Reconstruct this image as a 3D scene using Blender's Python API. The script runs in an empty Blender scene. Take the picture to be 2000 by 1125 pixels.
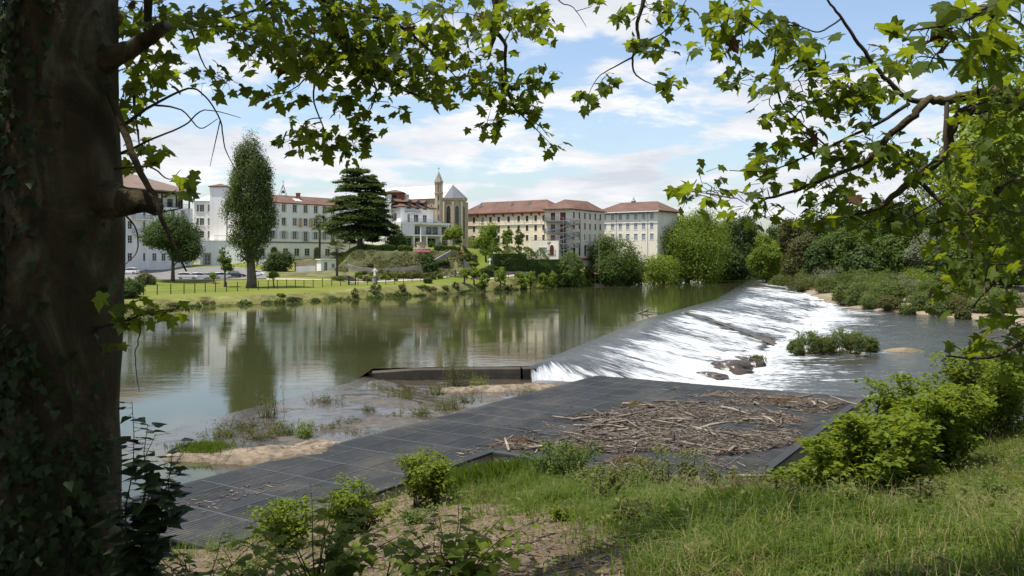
import bpy, math, random
import numpy as np
from mathutils import Vector, Matrix

SC = bpy.context.scene
COL = SC.collection
random.seed(7)
RNG = np.random.default_rng(11)
K, HX, HY, EYE = 1667.0, 1000.0, 500.0, 8.0     # lens in photograph pixels, vanishing point, eye height above the upper pool

# ------------------------------------------------------------------ camera, sky, sun, exposure
cam = bpy.data.cameras.new("camera"); camo = bpy.data.objects.new("camera", cam); COL.objects.link(camo)
camo.location = (0, 0, EYE); camo.rotation_euler = (math.radians(90), 0, 0)
cam.sensor_width = 36.0; cam.lens = 36.0 * K / 2000.0; cam.shift_y = -62.5 / 2000.0
cam.clip_start = 0.1; cam.clip_end = 9000.0
SC.camera = camo

SUN_DIR = Vector((-0.29, -0.12, 0.94)).normalized()      # towards the sun
W = bpy.data.worlds.new("World"); SC.world = W; W.use_nodes = True
nt = W.node_tree; N = nt.nodes; L = nt.links
for n in list(N): N.remove(n)
def wn(t, **kw):
    n = N.new(t)
    for k, v in kw.items(): setattr(n, k, v)
    return n
def wmath(op, a, b=None, c=None, clamp=False):
    n = wn("ShaderNodeMath", operation=op); n.use_clamp = clamp
    for i, s in enumerate((a, b, c)):
        if s is None: continue
        if isinstance(s, (int, float)): n.inputs[i].default_value = s
        else: L.new(s, n.inputs[i])
    return n.outputs[0]
sky = wn("ShaderNodeTexSky", sky_type='NISHITA'); sky.sun_disc = False
sky.sun_elevation = math.asin(SUN_DIR.z); sky.sun_rotation = math.atan2(SUN_DIR.x, SUN_DIR.y)
sky.air_density = 1.0; sky.dust_density = 1.8; sky.ozone_density = 1.0
tc = wn("ShaderNodeTexCoord"); sep = wn("ShaderNodeSeparateXYZ"); L.new(tc.outputs["Generated"], sep.inputs[0])
zz = wmath('ADD', wmath('MAXIMUM', sep.outputs[2], 0.0), 0.16)
com = wn("ShaderNodeCombineXYZ"); L.new(wmath('DIVIDE', sep.outputs[0], zz), com.inputs[0]); L.new(wmath('DIVIDE', sep.outputs[1], zz), com.inputs[1])
def cnoise(off, scale, detail, rough):
    m = wn("ShaderNodeMapping"); m.inputs["Location"].default_value = off; L.new(com.outputs[0], m.inputs[0])
    n = wn("ShaderNodeTexNoise"); n.inputs["Scale"].default_value = scale; n.inputs["Detail"].default_value = detail; n.inputs["Roughness"].default_value = rough
    n.inputs["Distortion"].default_value = 0.25
    L.new(m.outputs[0], n.inputs["Vector"]); return n.outputs["Fac"]
low = wmath('SUBTRACT', 1.0, wmath('MULTIPLY', wmath('MAXIMUM', sep.outputs[2], 0.0), 3.2), clamp=True)   # more cloud seen edge-on towards the horizon
dens = wmath('ADD', cnoise((5.3, 2.2, 0), 1.7, 12, 0.57), wmath('MULTIPLY', low, 0.15))
mr = wn("ShaderNodeMapRange", interpolation_type='SMOOTHSTEP'); L.new(dens, mr.inputs[0])
mr.inputs[1].default_value = 0.53; mr.inputs[2].default_value = 0.64
wisp = wn("ShaderNodeMapRange", interpolation_type='SMOOTHSTEP'); L.new(cnoise((9.0, 4.0, 2), 0.5, 6, 0.6), wisp.inputs[0])
wisp.inputs[1].default_value = 0.46; wisp.inputs[2].default_value = 0.9; wisp.inputs[4].default_value = 0.35
cover = wmath('MAXIMUM', mr.outputs[0], wisp.outputs[0])
shade = wn("ShaderNodeMapRange"); L.new(cnoise((5.36, 2.36, 0.2), 1.7, 6, 0.6), shade.inputs[0]); shade.inputs[1].default_value = 0.38; shade.inputs[2].default_value = 0.68
cc = wn("ShaderNodeMix", data_type='RGBA'); L.new(shade.outputs[0], cc.inputs[0])
cc.inputs[6].default_value = (5.2, 5.2, 5.25, 1); cc.inputs[7].default_value = (3.4, 3.6, 4.0, 1)
skm = wn("ShaderNodeMix", data_type='RGBA'); L.new(cover, skm.inputs[0]); L.new(sky.outputs[0], skm.inputs[6]); L.new(cc.outputs[2], skm.inputs[7])
bg = wn("ShaderNodeBackground"); L.new(skm.outputs[2], bg.inputs[0]); bg.inputs[1].default_value = 0.125
wo = wn("ShaderNodeOutputWorld"); L.new(bg.outputs[0], wo.inputs[0])

sl = bpy.data.lights.new("sun", 'SUN'); sl.energy = 4.0; sl.angle = math.radians(0.6); sl.color = (1.0, 0.95, 0.86)
so = bpy.data.objects.new("sun", sl); COL.objects.link(so); so.location = (-60, 40, 120)
so.rotation_euler = SUN_DIR.to_track_quat('Z', 'Y').to_euler()
vs = SC.view_settings; vs.view_transform = 'Standard'; vs.look = 'None'; vs.gamma = 1.0; vs.use_curve_mapping = False
vs.exposure = 0.7
cy = SC.cycles; cy.use_denoising = True; cy.max_bounces = 6; cy.diffuse_bounces = 3; cy.glossy_bounces = 3; cy.transmission_bounces = 3
cy.transparent_max_bounces = 4; cy.sample_clamp_indirect = 6.0; cy.caustics_reflective = False; cy.caustics_refractive = False

# ------------------------------------------------------------------ helpers
def P(px, py, d): return Vector(((px - HX) / K * d, d, EYE - (py - HY) / K * d))
def G(px, py, z=0.0):
    d = (EYE - z) * K / (py - HY); return Vector(((px - HX) / K * d, d, z))

def mesh_np(name, V, faces, smooth=False, uv=None):
    """V n x 3 array, faces: list of int arrays (n x k)"""
    me = bpy.data.meshes.new(name)
    V = np.asarray(V, dtype=np.float32)
    me.vertices.add(len(V)); me.vertices.foreach_set("co", V.ravel())
    fs = [np.asarray(f, dtype=np.int32) for f in faces if len(f)]
    tot = np.concatenate([np.full(len(f), f.shape[1], dtype=np.int32) for f in fs])
    idx = np.concatenate([f.ravel() for f in fs])
    me.loops.add(len(idx)); me.loops.foreach_set("vertex_index", idx)
    me.polygons.add(len(tot)); st = np.concatenate([[0], np.cumsum(tot)[:-1]]).astype(np.int32)
    me.polygons.foreach_set("loop_start", st); me.polygons.foreach_set("loop_total", tot)
    me.polygons.foreach_set("use_smooth", np.full(len(tot), bool(smooth), dtype=bool))
    if uv is not None:
        l = me.uv_layers.new(name="UVMap"); l.data.foreach_set("uv", np.asarray(uv, dtype=np.float32)[idx].ravel())
    me.update(calc_edges=True); me.validate()
    return me

def link(name, me, mat=None, parent=None, loc=None):
    o = bpy.data.objects.new(name, me)
    if me is not None and mat is not None and len(me.materials) == 0: me.materials.append(mat)
    COL.objects.link(o)
    if parent is not None:
        o.parent = parent
        if loc is None: o.matrix_parent_inverse = Matrix.Translation(-parent.location) if parent.parent is None else Matrix.Identity(4)
    if loc is not None: o.location = loc
    return o
def tag(o, label, cat=None, group=None, kind=None):
    o["label"] = label
    if cat: o["category"] = cat
    if group: o["group"] = group
    if kind: o["kind"] = kind
    return o
def thing(name, label, cat, loc=(0, 0, 0), group=None):
    o = bpy.data.objects.new(name, None); COL.objects.link(o); o.location = loc; o.empty_display_size = 0.2
    return tag(o, label, cat, group)

class MB:
    def __init__(s): s.v = []; s.f = {}
    def add(s, vs, fs):
        b = len(s.v); s.v.extend([tuple(p) for p in vs])
        for f in fs: s.f.setdefault(len(f), []).append([i + b for i in f])
        return s
    def box(s, x0, x1, y0, y1, z0, z1):
        return s.add([(x0,y0,z0),(x1,y0,z0),(x1,y1,z0),(x0,y1,z0),(x0,y0,z1),(x1,y0,z1),(x1,y1,z1),(x0,y1,z1)],
                     [(0,3,2,1),(4,5,6,7),(0,1,5,4),(1,2,6,5),(2,3,7,6),(3,0,4,7)])
    def obox(s, c, ax, ay, az):
        c, ax, ay, az = Vector(c), Vector(ax), Vector(ay), Vector(az)
        q = [c + sx*ax + sy*ay + sz*az for sz in (-1, 1) for sx, sy in ((-1,-1),(1,-1),(1,1),(-1,1))]
        return s.add(q, [(0,3,2,1),(4,5,6,7),(0,1,5,4),(1,2,6,5),(2,3,7,6),(3,0,4,7)])
    def prism(s, poly, z0, z1):
        n = len(poly); q = [(p[0], p[1], z0) for p in poly] + [(p[0], p[1], z1) for p in poly]
        return s.add(q, [tuple(range(n))[::-1], tuple(range(n, 2*n))] + [(i, (i+1) % n, (i+1) % n + n, i + n) for i in range(n)])
    def tube(s, pts, rad, n=6, cap=True):
        pts = [Vector(p) for p in pts]; m = len(pts)
        if not isinstance(rad, (list, tuple)): rad = [rad] * m
        q = []; ref = None
        for i in range(m):
            t = (pts[min(i+1, m-1)] - pts[max(i-1, 0)])
            t = t.normalized() if t.length > 1e-9 else Vector((0, 0, 1))
            if ref is None:
                ref = Vector((1, 0, 0)) if abs(t.x) < 0.8 else Vector((0, 1, 0))
            a = (ref - t * ref.dot(t)).normalized(); ref = a; b = t.cross(a)
            for k in range(n):
                w = 2 * math.pi * k / n
                q.append(pts[i] + (a * math.cos(w) + b * math.sin(w)) * rad[i])
        fs = [(i*n + k, i*n + (k+1) % n, (i+1)*n + (k+1) % n, (i+1)*n + k) for i in range(m-1) for k in range(n)]
        if cap: fs += [tuple(range(n))[::-1], tuple(range((m-1)*n, m*n))]
        return s.add(q, fs)
    def lathe(s, c, prof, n=12):
        c = Vector(c); q = [c + Vector((r*math.cos(2*math.pi*k/n), r*math.sin(2*math.pi*k/n), z)) for r, z in prof for k in range(n)]
        m = len(prof)
        fs = [(i*n + k, i*n + (k+1) % n, (i+1)*n + (k+1) % n, (i+1)*n + k) for i in range(m-1) for k in range(n)]
        return s.add(q, fs + [tuple(range(n))[::-1], tuple(range((m-1)*n, m*n))])
    def mesh(s, name, smooth=False): return mesh_np(name, s.v, [np.array(f) for f in s.f.values()], smooth)
    def build(s, name, mat, parent=None, smooth=False): return link(name, s.mesh(name, smooth), mat, parent)

# value noise on a lattice, vectorised
def _h(i, j, seed):
    n = (i.astype(np.int64) * 374761393 + j.astype(np.int64) * 668265263 + seed * 974711) & 0x7fffffff
    n = ((n ^ (n >> 13)) * 1274126177) & 0x7fffffff
    return ((n ^ (n >> 16)) & 0xffff) / 65535.0
def vnoise(x, y, seed=0):
    x = np.asarray(x, float); y = np.asarray(y, float)
    i = np.floor(x); j = np.floor(y); u = x - i; v = y - j
    u = u*u*(3-2*u); v = v*v*(3-2*v)
    return (_h(i, j, seed)*(1-u) + _h(i+1, j, seed)*u)*(1-v) + (_h(i, j+1, seed)*(1-u) + _h(i+1, j+1, seed)*u)*v
def fbm(x, y, o=4, seed=0):
    s = 0; a = 0.5; t = 0
    for k in range(o):
        s = s + a * vnoise(np.asarray(x) * 2**k, np.asarray(y) * 2**k, seed + k); t += a; a *= 0.5
    return s / t - 0.5
def sstep(a, b, x):
    t = np.clip((x - a) / (b - a), 0, 1); return t*t*(3-2*t)
def sdist(x, y, line):
    """signed distance to a polyline, positive on its right-hand side"""
    best = np.full(np.shape(x), 1e9); sg = np.ones(np.shape(x))
    for (ax, ay), (bx, by) in zip(line[:-1], line[1:]):
        dx, dy = bx-ax, by-ay; t = np.clip(((x-ax)*dx + (y-ay)*dy) / (dx*dx+dy*dy), 0, 1)
        ex, ey = x-(ax+t*dx), y-(ay+t*dy); d = np.hypot(ex, ey); c = dy*(x-ax) - dx*(y-ay)
        m = d < best - 1e-9; best = np.where(m, d, best); sg = np.where(m, np.sign(c), sg)
    return best * sg

# ------------------------------------------------------------------ materials
def nodes_of(name):
    m = bpy.data.materials.new(name); m.use_nodes = True; t = m.node_tree
    for n in list(t.nodes): t.nodes.remove(n)
    return m, t
def nd(t, typ, ins=None, **kw):
    n = t.nodes.new(typ)
    for k, v in kw.items(): setattr(n, k, v)
    for k, v in (ins or {}).items():
        if hasattr(v, "is_linked") or isinstance(v, bpy.types.NodeSocket): t.links.new(v, n.inputs[k])
        else: n.inputs[k].default_value = v
    return n
def c4(c): return (c[0], c[1], c[2], 1.0)
def noise(t, vec, scale, detail=4, rough=0.55, dist=0.0):
    n = nd(t, "ShaderNodeTexNoise", {"Scale": scale, "Detail": detail, "Roughness": rough, "Distortion": dist})
    if vec is not None: t.links.new(vec, n.inputs["Vector"])
    return n.outputs["Fac"]
def ramp(t, fac, stops):
    r = nd(t, "ShaderNodeValToRGB"); t.links.new(fac, r.inputs[0]); e = r.color_ramp.elements
    while len(e) < len(stops): e.new(0.5)
    for k, (p, c) in enumerate(stops): e[k].position = p; e[k].color = c4(c) if len(c) == 3 else c
    return r.outputs[0]
def mixc(t, fac, a, b, mode='MIX'):
    n = nd(t, "ShaderNodeMix", data_type='RGBA', blend_type=mode)
    for i, s in ((0, fac), (6, a), (7, b)):
        if isinstance(s, bpy.types.NodeSocket): t.links.new(s, n.inputs[i])
        else: n.inputs[i].default_value = s if i == 0 else c4(s)
    return n.outputs[2]
def mth(t, op, a, b=0.0, clamp=False):
    n = nd(t, "ShaderNodeMath", operation=op); n.use_clamp = clamp
    for i, s in enumerate((a, b)):
        if isinstance(s, bpy.types.NodeSocket): t.links.new(s, n.inputs[i])
        else: n.inputs[i].default_value = s
    return n.outputs[0]
def out(t, sh): o = nd(t, "ShaderNodeOutputMaterial"); t.links.new(sh, o.inputs[0])
def bump(t, h, strength, dist=0.05, normal=None):
    b = nd(t, "ShaderNodeBump", {"Strength": strength, "Distance": dist, "Height": h})
    if normal is not None: t.links.new(normal, b.inputs["Normal"])
    return b.outputs[0]
def pos(t): return nd(t, "ShaderNodeNewGeometry").outputs["Position"]
def scaled(t, v, s):
    m = nd(t, "ShaderNodeMapping"); t.links.new(v, m.inputs[0]); m.inputs["Scale"].default_value = s; return m.outputs[0]

def M(name, col, rough=0.7, var=0.18, scale=1.0, bmp=0.0, bscale=None, spec=0.3, metal=0.0, perobj=0.0, col2=None, stain=None):
    m, t = nodes_of(name); p = pos(t)
    f = noise(t, p, scale, 6, 0.6)
    a = tuple(c * (1-var) for c in col); b = tuple(min(1, c * (1+var)) for c in (col2 or col))
    c = ramp(t, f, [(0.3, a), (0.7, b)])
    if stain:   # weather streaks that run down the surface
        s = noise(t, scaled(t, p, (1.2, 1.2, 0.12)), 1.0, 5, 0.65)
        c = mixc(t, ramp(t, s, [(0.48, (0, 0, 0)), (0.75, (0.75, 0.75, 0.75))]), c, stain)
    if perobj:
        oi = nd(t, "ShaderNodeObjectInfo").outputs["Random"]; ri = nd(t, "ShaderNodeNewGeometry").outputs["Random Per Island"]
        r = mth(t, 'FRACT', mth(t, 'ADD', oi, ri))
        c = mixc(t, 1.0, c, ramp(t, r, [(0, (1-perobj,)*3), (1, (1+perobj, 1+perobj*0.95, 1+perobj*0.85))]), 'MULTIPLY')
    b = nd(t, "ShaderNodeBsdfPrincipled", {"Base Color": c, "Roughness": rough, "Specular IOR Level": spec, "Metallic": metal})
    if bmp: t.links.new(bump(t, noise(t, p, bscale or scale*6, 5, 0.6), bmp), b.inputs["Normal"])
    out(t, b.outputs[0]); return m

def leafmat(name, dark, light, trans=0.4, tcol=None, rough=0.6, spec=0.16, dead=0.0, deadcol=(0.09, 0.045, 0.02)):
    m, t = nodes_of(name)
    oi = nd(t, "ShaderNodeObjectInfo").outputs["Random"]; g = nd(t, "ShaderNodeNewGeometry")
    r = mth(t, 'FRACT', mth(t, 'ADD', oi, g.outputs["Random Per Island"]))
    big = noise(t, g.outputs["Position"], 0.35, 3)
    f = mth(t, 'ADD', mth(t, 'MULTIPLY', r, 0.7), mth(t, 'MULTIPLY', big, 0.5), clamp=True)
    c = ramp(t, f, [(0.1, dark), (0.85, light)])
    tl = tcol or tuple(min(1, x * k) for x, k in zip(light, (2.2, 2.0, 1.0)))
    tcx = mixc(t, r, tuple(x*0.6 for x in tl), tl)
    if dead:
        dm = mth(t, 'GREATER_THAN', mth(t, 'FRACT', mth(t, 'MULTIPLY', r, 37.7)), 1.0 - dead)
        c = mixc(t, dm, c, deadcol); tcx = mixc(t, dm, tcx, deadcol)
    b = nd(t, "ShaderNodeBsdfPrincipled", {"Base Color": c, "Roughness": rough, "Specular IOR Level": spec})
    tr = nd(t, "ShaderNodeBsdfTranslucent", {"Color": tcx})
    mx = nd(t, "ShaderNodeMixShader", {0: trans, 1: b.outputs[0], 2: tr.outputs[0]})
    out(t, mx.outputs[0]); return m
# ------------------------------------------------------------------ ground and river
NEAR = [(-90, 12), (-30, 19), (-14.5, 23.6), (-8.8, 24.2), (-2.8, 31.6), (0.2, 32.5), (7.3, 28.8), (18, 37), (32, 49), (60, 71), (130, 105), (400, 150)]     # foot of the bank on the camera's side
FAR = [(-230, 20), (-120, 62), (-84, 95), (-53, 128), (-28, 157), (0, 199), (23, 242), (60, 310), (98, 381), (140, 450), (260, 560)]  # waterline across the pool
RIGHT = [(400, 130), (150, 108), (100, 118), (78, 136), (68, 172), (74, 225), (86, 300), (110, 372), (160, 440), (300, 560)]          # gravel bank below the weir
CREST = [(1.3, 62), (16, 106), (37.5, 157), (62, 232), (88, 312)]
def near_h(x, y):
    x = np.asarray(x, float); y = np.asarray(y, float)
    s = sdist(x, y, NEAR)
    low = -1.3 - 2.0 * sstep(4, 14, x)
    z = np.interp(s, [-12, -4, -1, 0, 2, 5, 9, 13, 18, 24, 40, 200], [-3.5, -3.5, -1.6, -0.45, 0.25, 0.95, 2.0, 3.05, 4.45, 6.1, 6.6, 7.0])
    z = np.where(s < 0, np.maximum(z, low), z)
    return z + (fbm(x*0.35, y*0.35, 4, 3) * 0.55 + fbm(x*1.7, y*1.7, 3, 9) * 0.14) * sstep(-1, 2, s)
CP = [(360,575,144),(490,562,169),(600,563,170),(820,555,197),(1090,545,240),(250,556,165),(250,537,195),(430,546,193),(320,546,190),(430,519,229),(250,528,214),
      (404,517,228),(520,512,222),(560,531,205),(600,505,242),(640,530,204),(690,503,255),(732,555,188),(760,528,198),(700,512,205),(822,487,206),(760,487,212),
      (700,494,214),(900,507,206),(950,498,216),(880,484,222),(790,478,226),(860,477,236),(1000,531,215),(960,543,212),(1060,538,230),(1020,529,224),(1000,490,245),(1060,505,232),
      (1110,536,226),(1115,505,230),(1180,508,242),(1200,531,243),(1260,500,255),(1330,525,275),(880,540,203),(660,548,185),(1330,538,300),(940,486,236)]
_cp = []
for (ax, ay), (bx, by) in zip(FAR[2:9], FAR[3:10]):
    for t_ in np.linspace(0, 1, 7)[:-1]:
        L_ = math.hypot(bx-ax, by-ay); nx_, ny_ = -(by-ay)/L_, (bx-ax)/L_; cx, cy0 = ax+(bx-ax)*t_, ay+(by-ay)*t_
        for o_, z_ in ((4, 1.25), (9, 1.6)) + (((14, 1.9),) if ay > 150 else ()): _cp.append([cx+nx_*o_, cy0+ny_*o_, z_])
CPX = np.array(_cp + [[(p-HX)/K*d, d, EYE-(q-HY)/K*d] for p, q, d in CP] + [[-160, 140, 3.5], [-200, 260, 7], [-110, 240, 6], [0, 300, 10.5], [-80, 320, 10], [60, 320, 9], [110, 450, 8], [-300, 500, 10], [100, 600, 9], [300, 700, 9], [-600, 900, 10], [600, 1500, 9]])
def far_h(x, y):
    x = np.asarray(x, float); y = np.asarray(y, float); num = 0; den = 0
    for cx, cy_, cz in CPX:
        w = 1.0 / ((x-cx)**2 + (y-cy_)**2 + 6.0)**2.0; num = num + w*cz; den = den + w
    t = num / den; s = -sdist(x, y, FAR); ppx = HX + x/np.maximum(y, 1)*K
    m1 = sstep(655, 700, ppx)*(1-sstep(885, 935, ppx))*(1-sstep(232, 250, y)); m2 = sstep(930, 965, ppx)*(1-sstep(1095, 1130, ppx))*(1-sstep(228, 240, y))
    t = t + (np.interp(y, [186, 190, 197, 199.5, 203.5, 205, 215, 224, 240], [1.8, 2.2, 3.2, 4.4, 8.9, 9.2, 9.7, 10.9, 11]) - t)*m1
    t = t + (np.interp(y - .10*(ppx-1000), [200, 207, 212, 218, 224, 230], [1.7, 2.2, 3.4, 4.4, 6.5, 8]) - t)*m2
    k = sstep(-1.5, 4.5, s + fbm(x*0.15, y*0.15, 3, 5) * 2.5)
    return -2.0 + (t + 2.0 + fbm(x*0.12, y*0.12, 4, 21) * 0.25) * k
def right_h(x, y):
    x = np.asarray(x, float); y = np.asarray(y, float)
    s = sdist(x, y, RIGHT)
    z = np.interp(s, [-10, -1, 0.5, 6, 20, 45, 90, 300, 2000], [-4, -3.0, -2.35, -1.5, -0.7, 1.2, 3.5, 7, 9])
    return z + 1.2*sstep(170, 310, y) + fbm(x*0.1, y*0.1, 4, 33) * 1.0 * sstep(0, 25, s) + fbm(x*0.5, y*0.5, 3, 34)*0.25

def grid(xs, ys, fn, name, mat, label, keep=None, smooth=True, kind="structure"):
    X, Y = np.meshgrid(xs, ys); Z = fn(X, Y)
    nx, ny = len(xs), len(ys); I = np.arange(nx*ny).reshape(ny, nx)
    F = np.stack([I[:-1, :-1], I[:-1, 1:], I[1:, 1:], I[1:, :-1]], -1).reshape(-1, 4)
    V = np.stack([X, Y, Z], -1).reshape(-1, 3)
    if keep is not None:
        k = keep(X, Y).ravel(); F = F[k[F].any(1)]
        used = np.unique(F); mp = np.zeros(len(V), int); mp[used] = np.arange(len(used)); V = V[used]; F = mp[F]
    o = link(name, mesh_np(name, V, [F], smooth), mat); return tag(o, label, kind=kind)

# --- materials of the ground
def soil_mat():
    m, t = nodes_of("soil"); p = pos(t)
    n1 = noise(t, p, 0.5, 5, 0.6); n2 = noise(t, p, 14, 6, 0.7); n3 = noise(t, p, 2.2, 5, 0.65)
    c = ramp(t, n1, [(0.3, (0.100, 0.072, 0.044)), (0.55, (0.150, 0.112, 0.070)), (0.75, (0.19, 0.145, 0.095))])
    c = mixc(t, ramp(t, n3, [(0.42, (0, 0, 0)), (0.62, (0.65, 0.65, 0.65))]), c, (0.075, 0.058, 0.040))
    c = mixc(t, ramp(t, n2, [(0.55, (0, 0, 0)), (0.7, (0.5, 0.5, 0.5))]), c, (0.24, 0.20, 0.15))
    th = nd(t, "ShaderNodeAttribute", attribute_name="thatch").outputs["Fac"]
    c = mixc(t, ramp(t, mth(t, 'ADD', th, mth(t, 'MULTIPLY', mth(t, 'SUBTRACT', n3, .5), .6)), [(0.3, (0, 0, 0)), (0.6, (0.9, 0.9, 0.9))]), c, (0.042, 0.048, 0.015))
    b = nd(t, "ShaderNodeBsdfPrincipled", {"Base Color": c, "Roughness": 0.95, "Specular IOR Level": 0.1})
    h = mth(t, 'ADD', mth(t, 'MULTIPLY', n2, 0.5), n3)
    t.links.new(bump(t, h, 0.8, 0.06), b.inputs["Normal"]); out(t, b.outputs[0]); return m
def lawn_mat():
    m, t = nodes_of("lawn"); p = pos(t)
    n1 = noise(t, p, 0.06, 4, 0.6); n2 = noise(t, p, 1.5, 6, 0.7)
    c = ramp(t, n1, [(0.35, (0.105, 0.135, 0.018)), (0.5, (0.15, 0.165, 0.024)), (0.68, (0.185, 0.165, 0.05))])
    c = mixc(t, ramp(t, n2, [(0.4, (0, 0, 0)), (0.75, (0.6, 0.6, 0.6))]), c, (0.085, 0.12, 0.028))
    b = nd(t, "ShaderNodeBsdfPrincipled", {"Base Color": c, "Roughness": 0.9, "Specular IOR Level": 0.15})
    t.links.new(bump(t, n2, 0.8, 0.15), b.inputs["Normal"]); out(t, b.outputs[0]); return m
def gravel_mat(name, a, b_, sc=6):
    m, t = nodes_of(name); p = pos(t)
    v = nd(t, "ShaderNodeTexVoronoi", {"Scale": sc}); t.links.new(p, v.inputs["Vector"])
    n1 = noise(t, p, 0.25, 5, 0.6)
    c = mixc(t, v.outputs["Color"], a, b_); c = mixc(t, ramp(t, n1, [(0.45, (0, 0, 0)), (0.65, (0.8, 0.8, 0.8))]), c, (0.10, 0.10, 0.045))
    b = nd(t, "ShaderNodeBsdfPrincipled", {"Base Color": c, "Roughness": 0.9, "Specular IOR Level": 0.2})
    t.links.new(bump(t, v.outputs["Distance"], 0.6, 0.08), b.inputs["Normal"]); out(t, b.outputs[0]); return m
SOIL = soil_mat(); LAWN = lawn_mat(); GRAVEL = gravel_mat("gravel_bank", (0.30, 0.24, 0.17), (0.20, 0.16, 0.11))

def lin(a, b, n): return np.linspace(a, b, n)
nx = np.concatenate([lin(-60, -18, 40)[:-1], lin(-18, 24, 190)[:-1], lin(24, 130, 80)])
ny = np.concatenate([lin(-40, 4, 30)[:-1], lin(4, 34, 150)[:-1], lin(34, 130, 90)])
grid(nx, ny, near_h, "near_bank", SOIL, "bare brown soil bank sloping down to the grated platform", keep=lambda X, Y: sdist(X, Y, NEAR) > -9)
grid(lin(-330, 180, 260), np.concatenate([lin(30, 330, 240)[:-1], lin(330, 700, 50)]), far_h, "far_bank", LAWN, "grassy garden bank climbing behind the river pool",
     keep=lambda X, Y: (-sdist(X, Y, FAR) > -6) & (Y > 20))
grid(lin(40, 500, 180), np.concatenate([lin(90, 420, 170)[:-1], lin(420, 760, 30)]), right_h, "gravel_bank", GRAVEL, "gravel and scrub bank below the weir on the wooded side",
     keep=lambda X, Y: (sdist(X, Y, RIGHT) > -6))
tag(link("ground", mesh_np("ground", [(-4000, -500, -6), (4000, -500, -6), (4000, 6000, -6), (-4000, 6000, -6)], [np.array([[0, 1, 2, 3]])]), GRAVEL),
    "river bed and plain beneath everything out to the horizon", kind="structure")
def hills_h(X, Y): return 6 + 8 * fbm(X*0.002, Y*0.002, 4, 55) + 0 * X
grid(lin(-3500, 3500, 80), lin(620, 5500, 60), hills_h, "plain", LAWN, "green plain far behind the buildings and the wood")

# --- water
def pool_mat():
    m, t = nodes_of("pool_water"); p = pos(t)
    w1 = noise(t, scaled(t, p, (0.55, 1.1, 1)), 1.0, 5, 0.6, 0.6); w2 = noise(t, scaled(t, p, (0.06, 0.10, 1)), 1.0, 3, 0.5)
    n3 = noise(t, scaled(t, p, (2.5, 4.5, 1)), 1.0, 3, 0.5)
    c = ramp(t, noise(t, p, 0.03, 3), [(0.3, (0.034, 0.040, 0.015)), (0.7, (0.046, 0.048, 0.020))])
    calm = ramp(t, w2, [(0.42, (0.12,)*3), (0.62, (1, 1, 1))])
    h = mth(t, 'ADD', mth(t, 'MULTIPLY', w1, calm), mth(t, 'MULTIPLY', n3, 0.10))
    b = nd(t, "ShaderNodeBsdfPrincipled", {"Base Color": c, "Roughness": 0.035, "IOR": 1.33, "Specular IOR Level": 0.5})
    t.links.new(bump(t, h, 0.15, 0.09), b.inputs["Normal"]); out(t, b.outputs[0]); return m
POOL = pool_mat()
def foam_water(name, uvflow):
    """moving water whose white water follows the vertex attribute foam"""
    m, t = nodes_of(name); p = pos(t)
    if uvflow:
        uv = nd(t, "ShaderNodeUVMap").outputs[0]
        s1 = noise(t, scaled(t, uv, (0.34, 0.08, 1)), 1.0, 6, 0.6, 0.5); s2 = noise(t, scaled(t, uv, (1.9, 0.20, 1)), 1.0, 7, 0.66, 0.4)
        f2 = noise(t, p, 7.0, 4, 0.7)
    else:
        s1 = noise(t, scaled(t, p, (0.22, 0.75, 1)), 1.0, 7, 0.68, 0.6); s2 = noise(t, scaled(t, p, (0.9, 2.2, 1)), 1.0, 6, 0.65, 0.4); f2 = noise(t, p, 4.0, 4, 0.7)
    at = nd(t, "ShaderNodeAttribute", attribute_name="foam").outputs["Fac"]
    mk = mth(t, 'ADD', mth(t, 'MULTIPLY', s1, 0.58), mth(t, 'ADD', mth(t, 'MULTIPLY', s2, 0.80), mth(t, 'MULTIPLY', f2, 0.12)))
    mk = mth(t, 'ADD', mk, mth(t, 'SUBTRACT', at, 1.0))
    fac = nd(t, "ShaderNodeMapRange", {0: mk, 1: 0.28, 2: 0.47}, interpolation_type='SMOOTHSTEP').outputs[0]
    wc = ramp(t, noise(t, p, 0.09, 4), [(0.3, (0.036, 0.035, 0.028)), (0.7, (0.062, 0.060, 0.047))])
    h = mth(t, 'ADD', s1, mth(t, 'ADD', mth(t, 'MULTIPLY', s2, 0.8), mth(t, 'MULTIPLY', f2, 0.35)))
    nrm = bump(t, h, 0.8, 0.22); nrw = bump(t, h, 0.42 if uvflow else 0.55, 0.12)
    wb = nd(t, "ShaderNodeBsdfPrincipled", {"Base Color": wc, "Roughness": 0.07, "IOR": 1.33, "Specular IOR Level": 0.2 if uvflow else 0.45, "Normal": nrw})
    fb = nd(t, "ShaderNodeBsdfPrincipled", {"Base Color": (0.49, 0.505, 0.51, 1), "Roughness": 0.6, "Specular IOR Level": 0.3, "Normal": nrm})
    out(t, nd(t, "ShaderNodeMixShader", {0: fac, 1: wb.outputs[0], 2: fb.outputs[0]}).outputs[0]); return m
RAPID = foam_water("weir_water", True); LOWER = foam_water("lower_river_water", False)

LINE_A = [(-40, 24), (-16.5, 36.5), (-15.3, 41), (-12.5, 48), (-10.2, 54), (-10, 60.2)]           # where the pool shallows over the rock flats
pool = [(-400, -60), (-90, 6), (-30, 15), (-12, 25)] + [(-10.2, 30), (-12.2, 34)] + [(x+1.0, y) for x, y in LINE_A[1:-2]] + [(-10.1, 54)] + [(-9.9, 60.6), (-6, 61.4)] + CREST + [(120, 372), (220, 480), (400, 700), (-400, 700)]
tag(MB().add([(x, y, 0) for x, y in pool], [tuple(range(len(pool)))]).build("river_pool", POOL), "calm green river pool held behind the weir", kind="structure")

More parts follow.
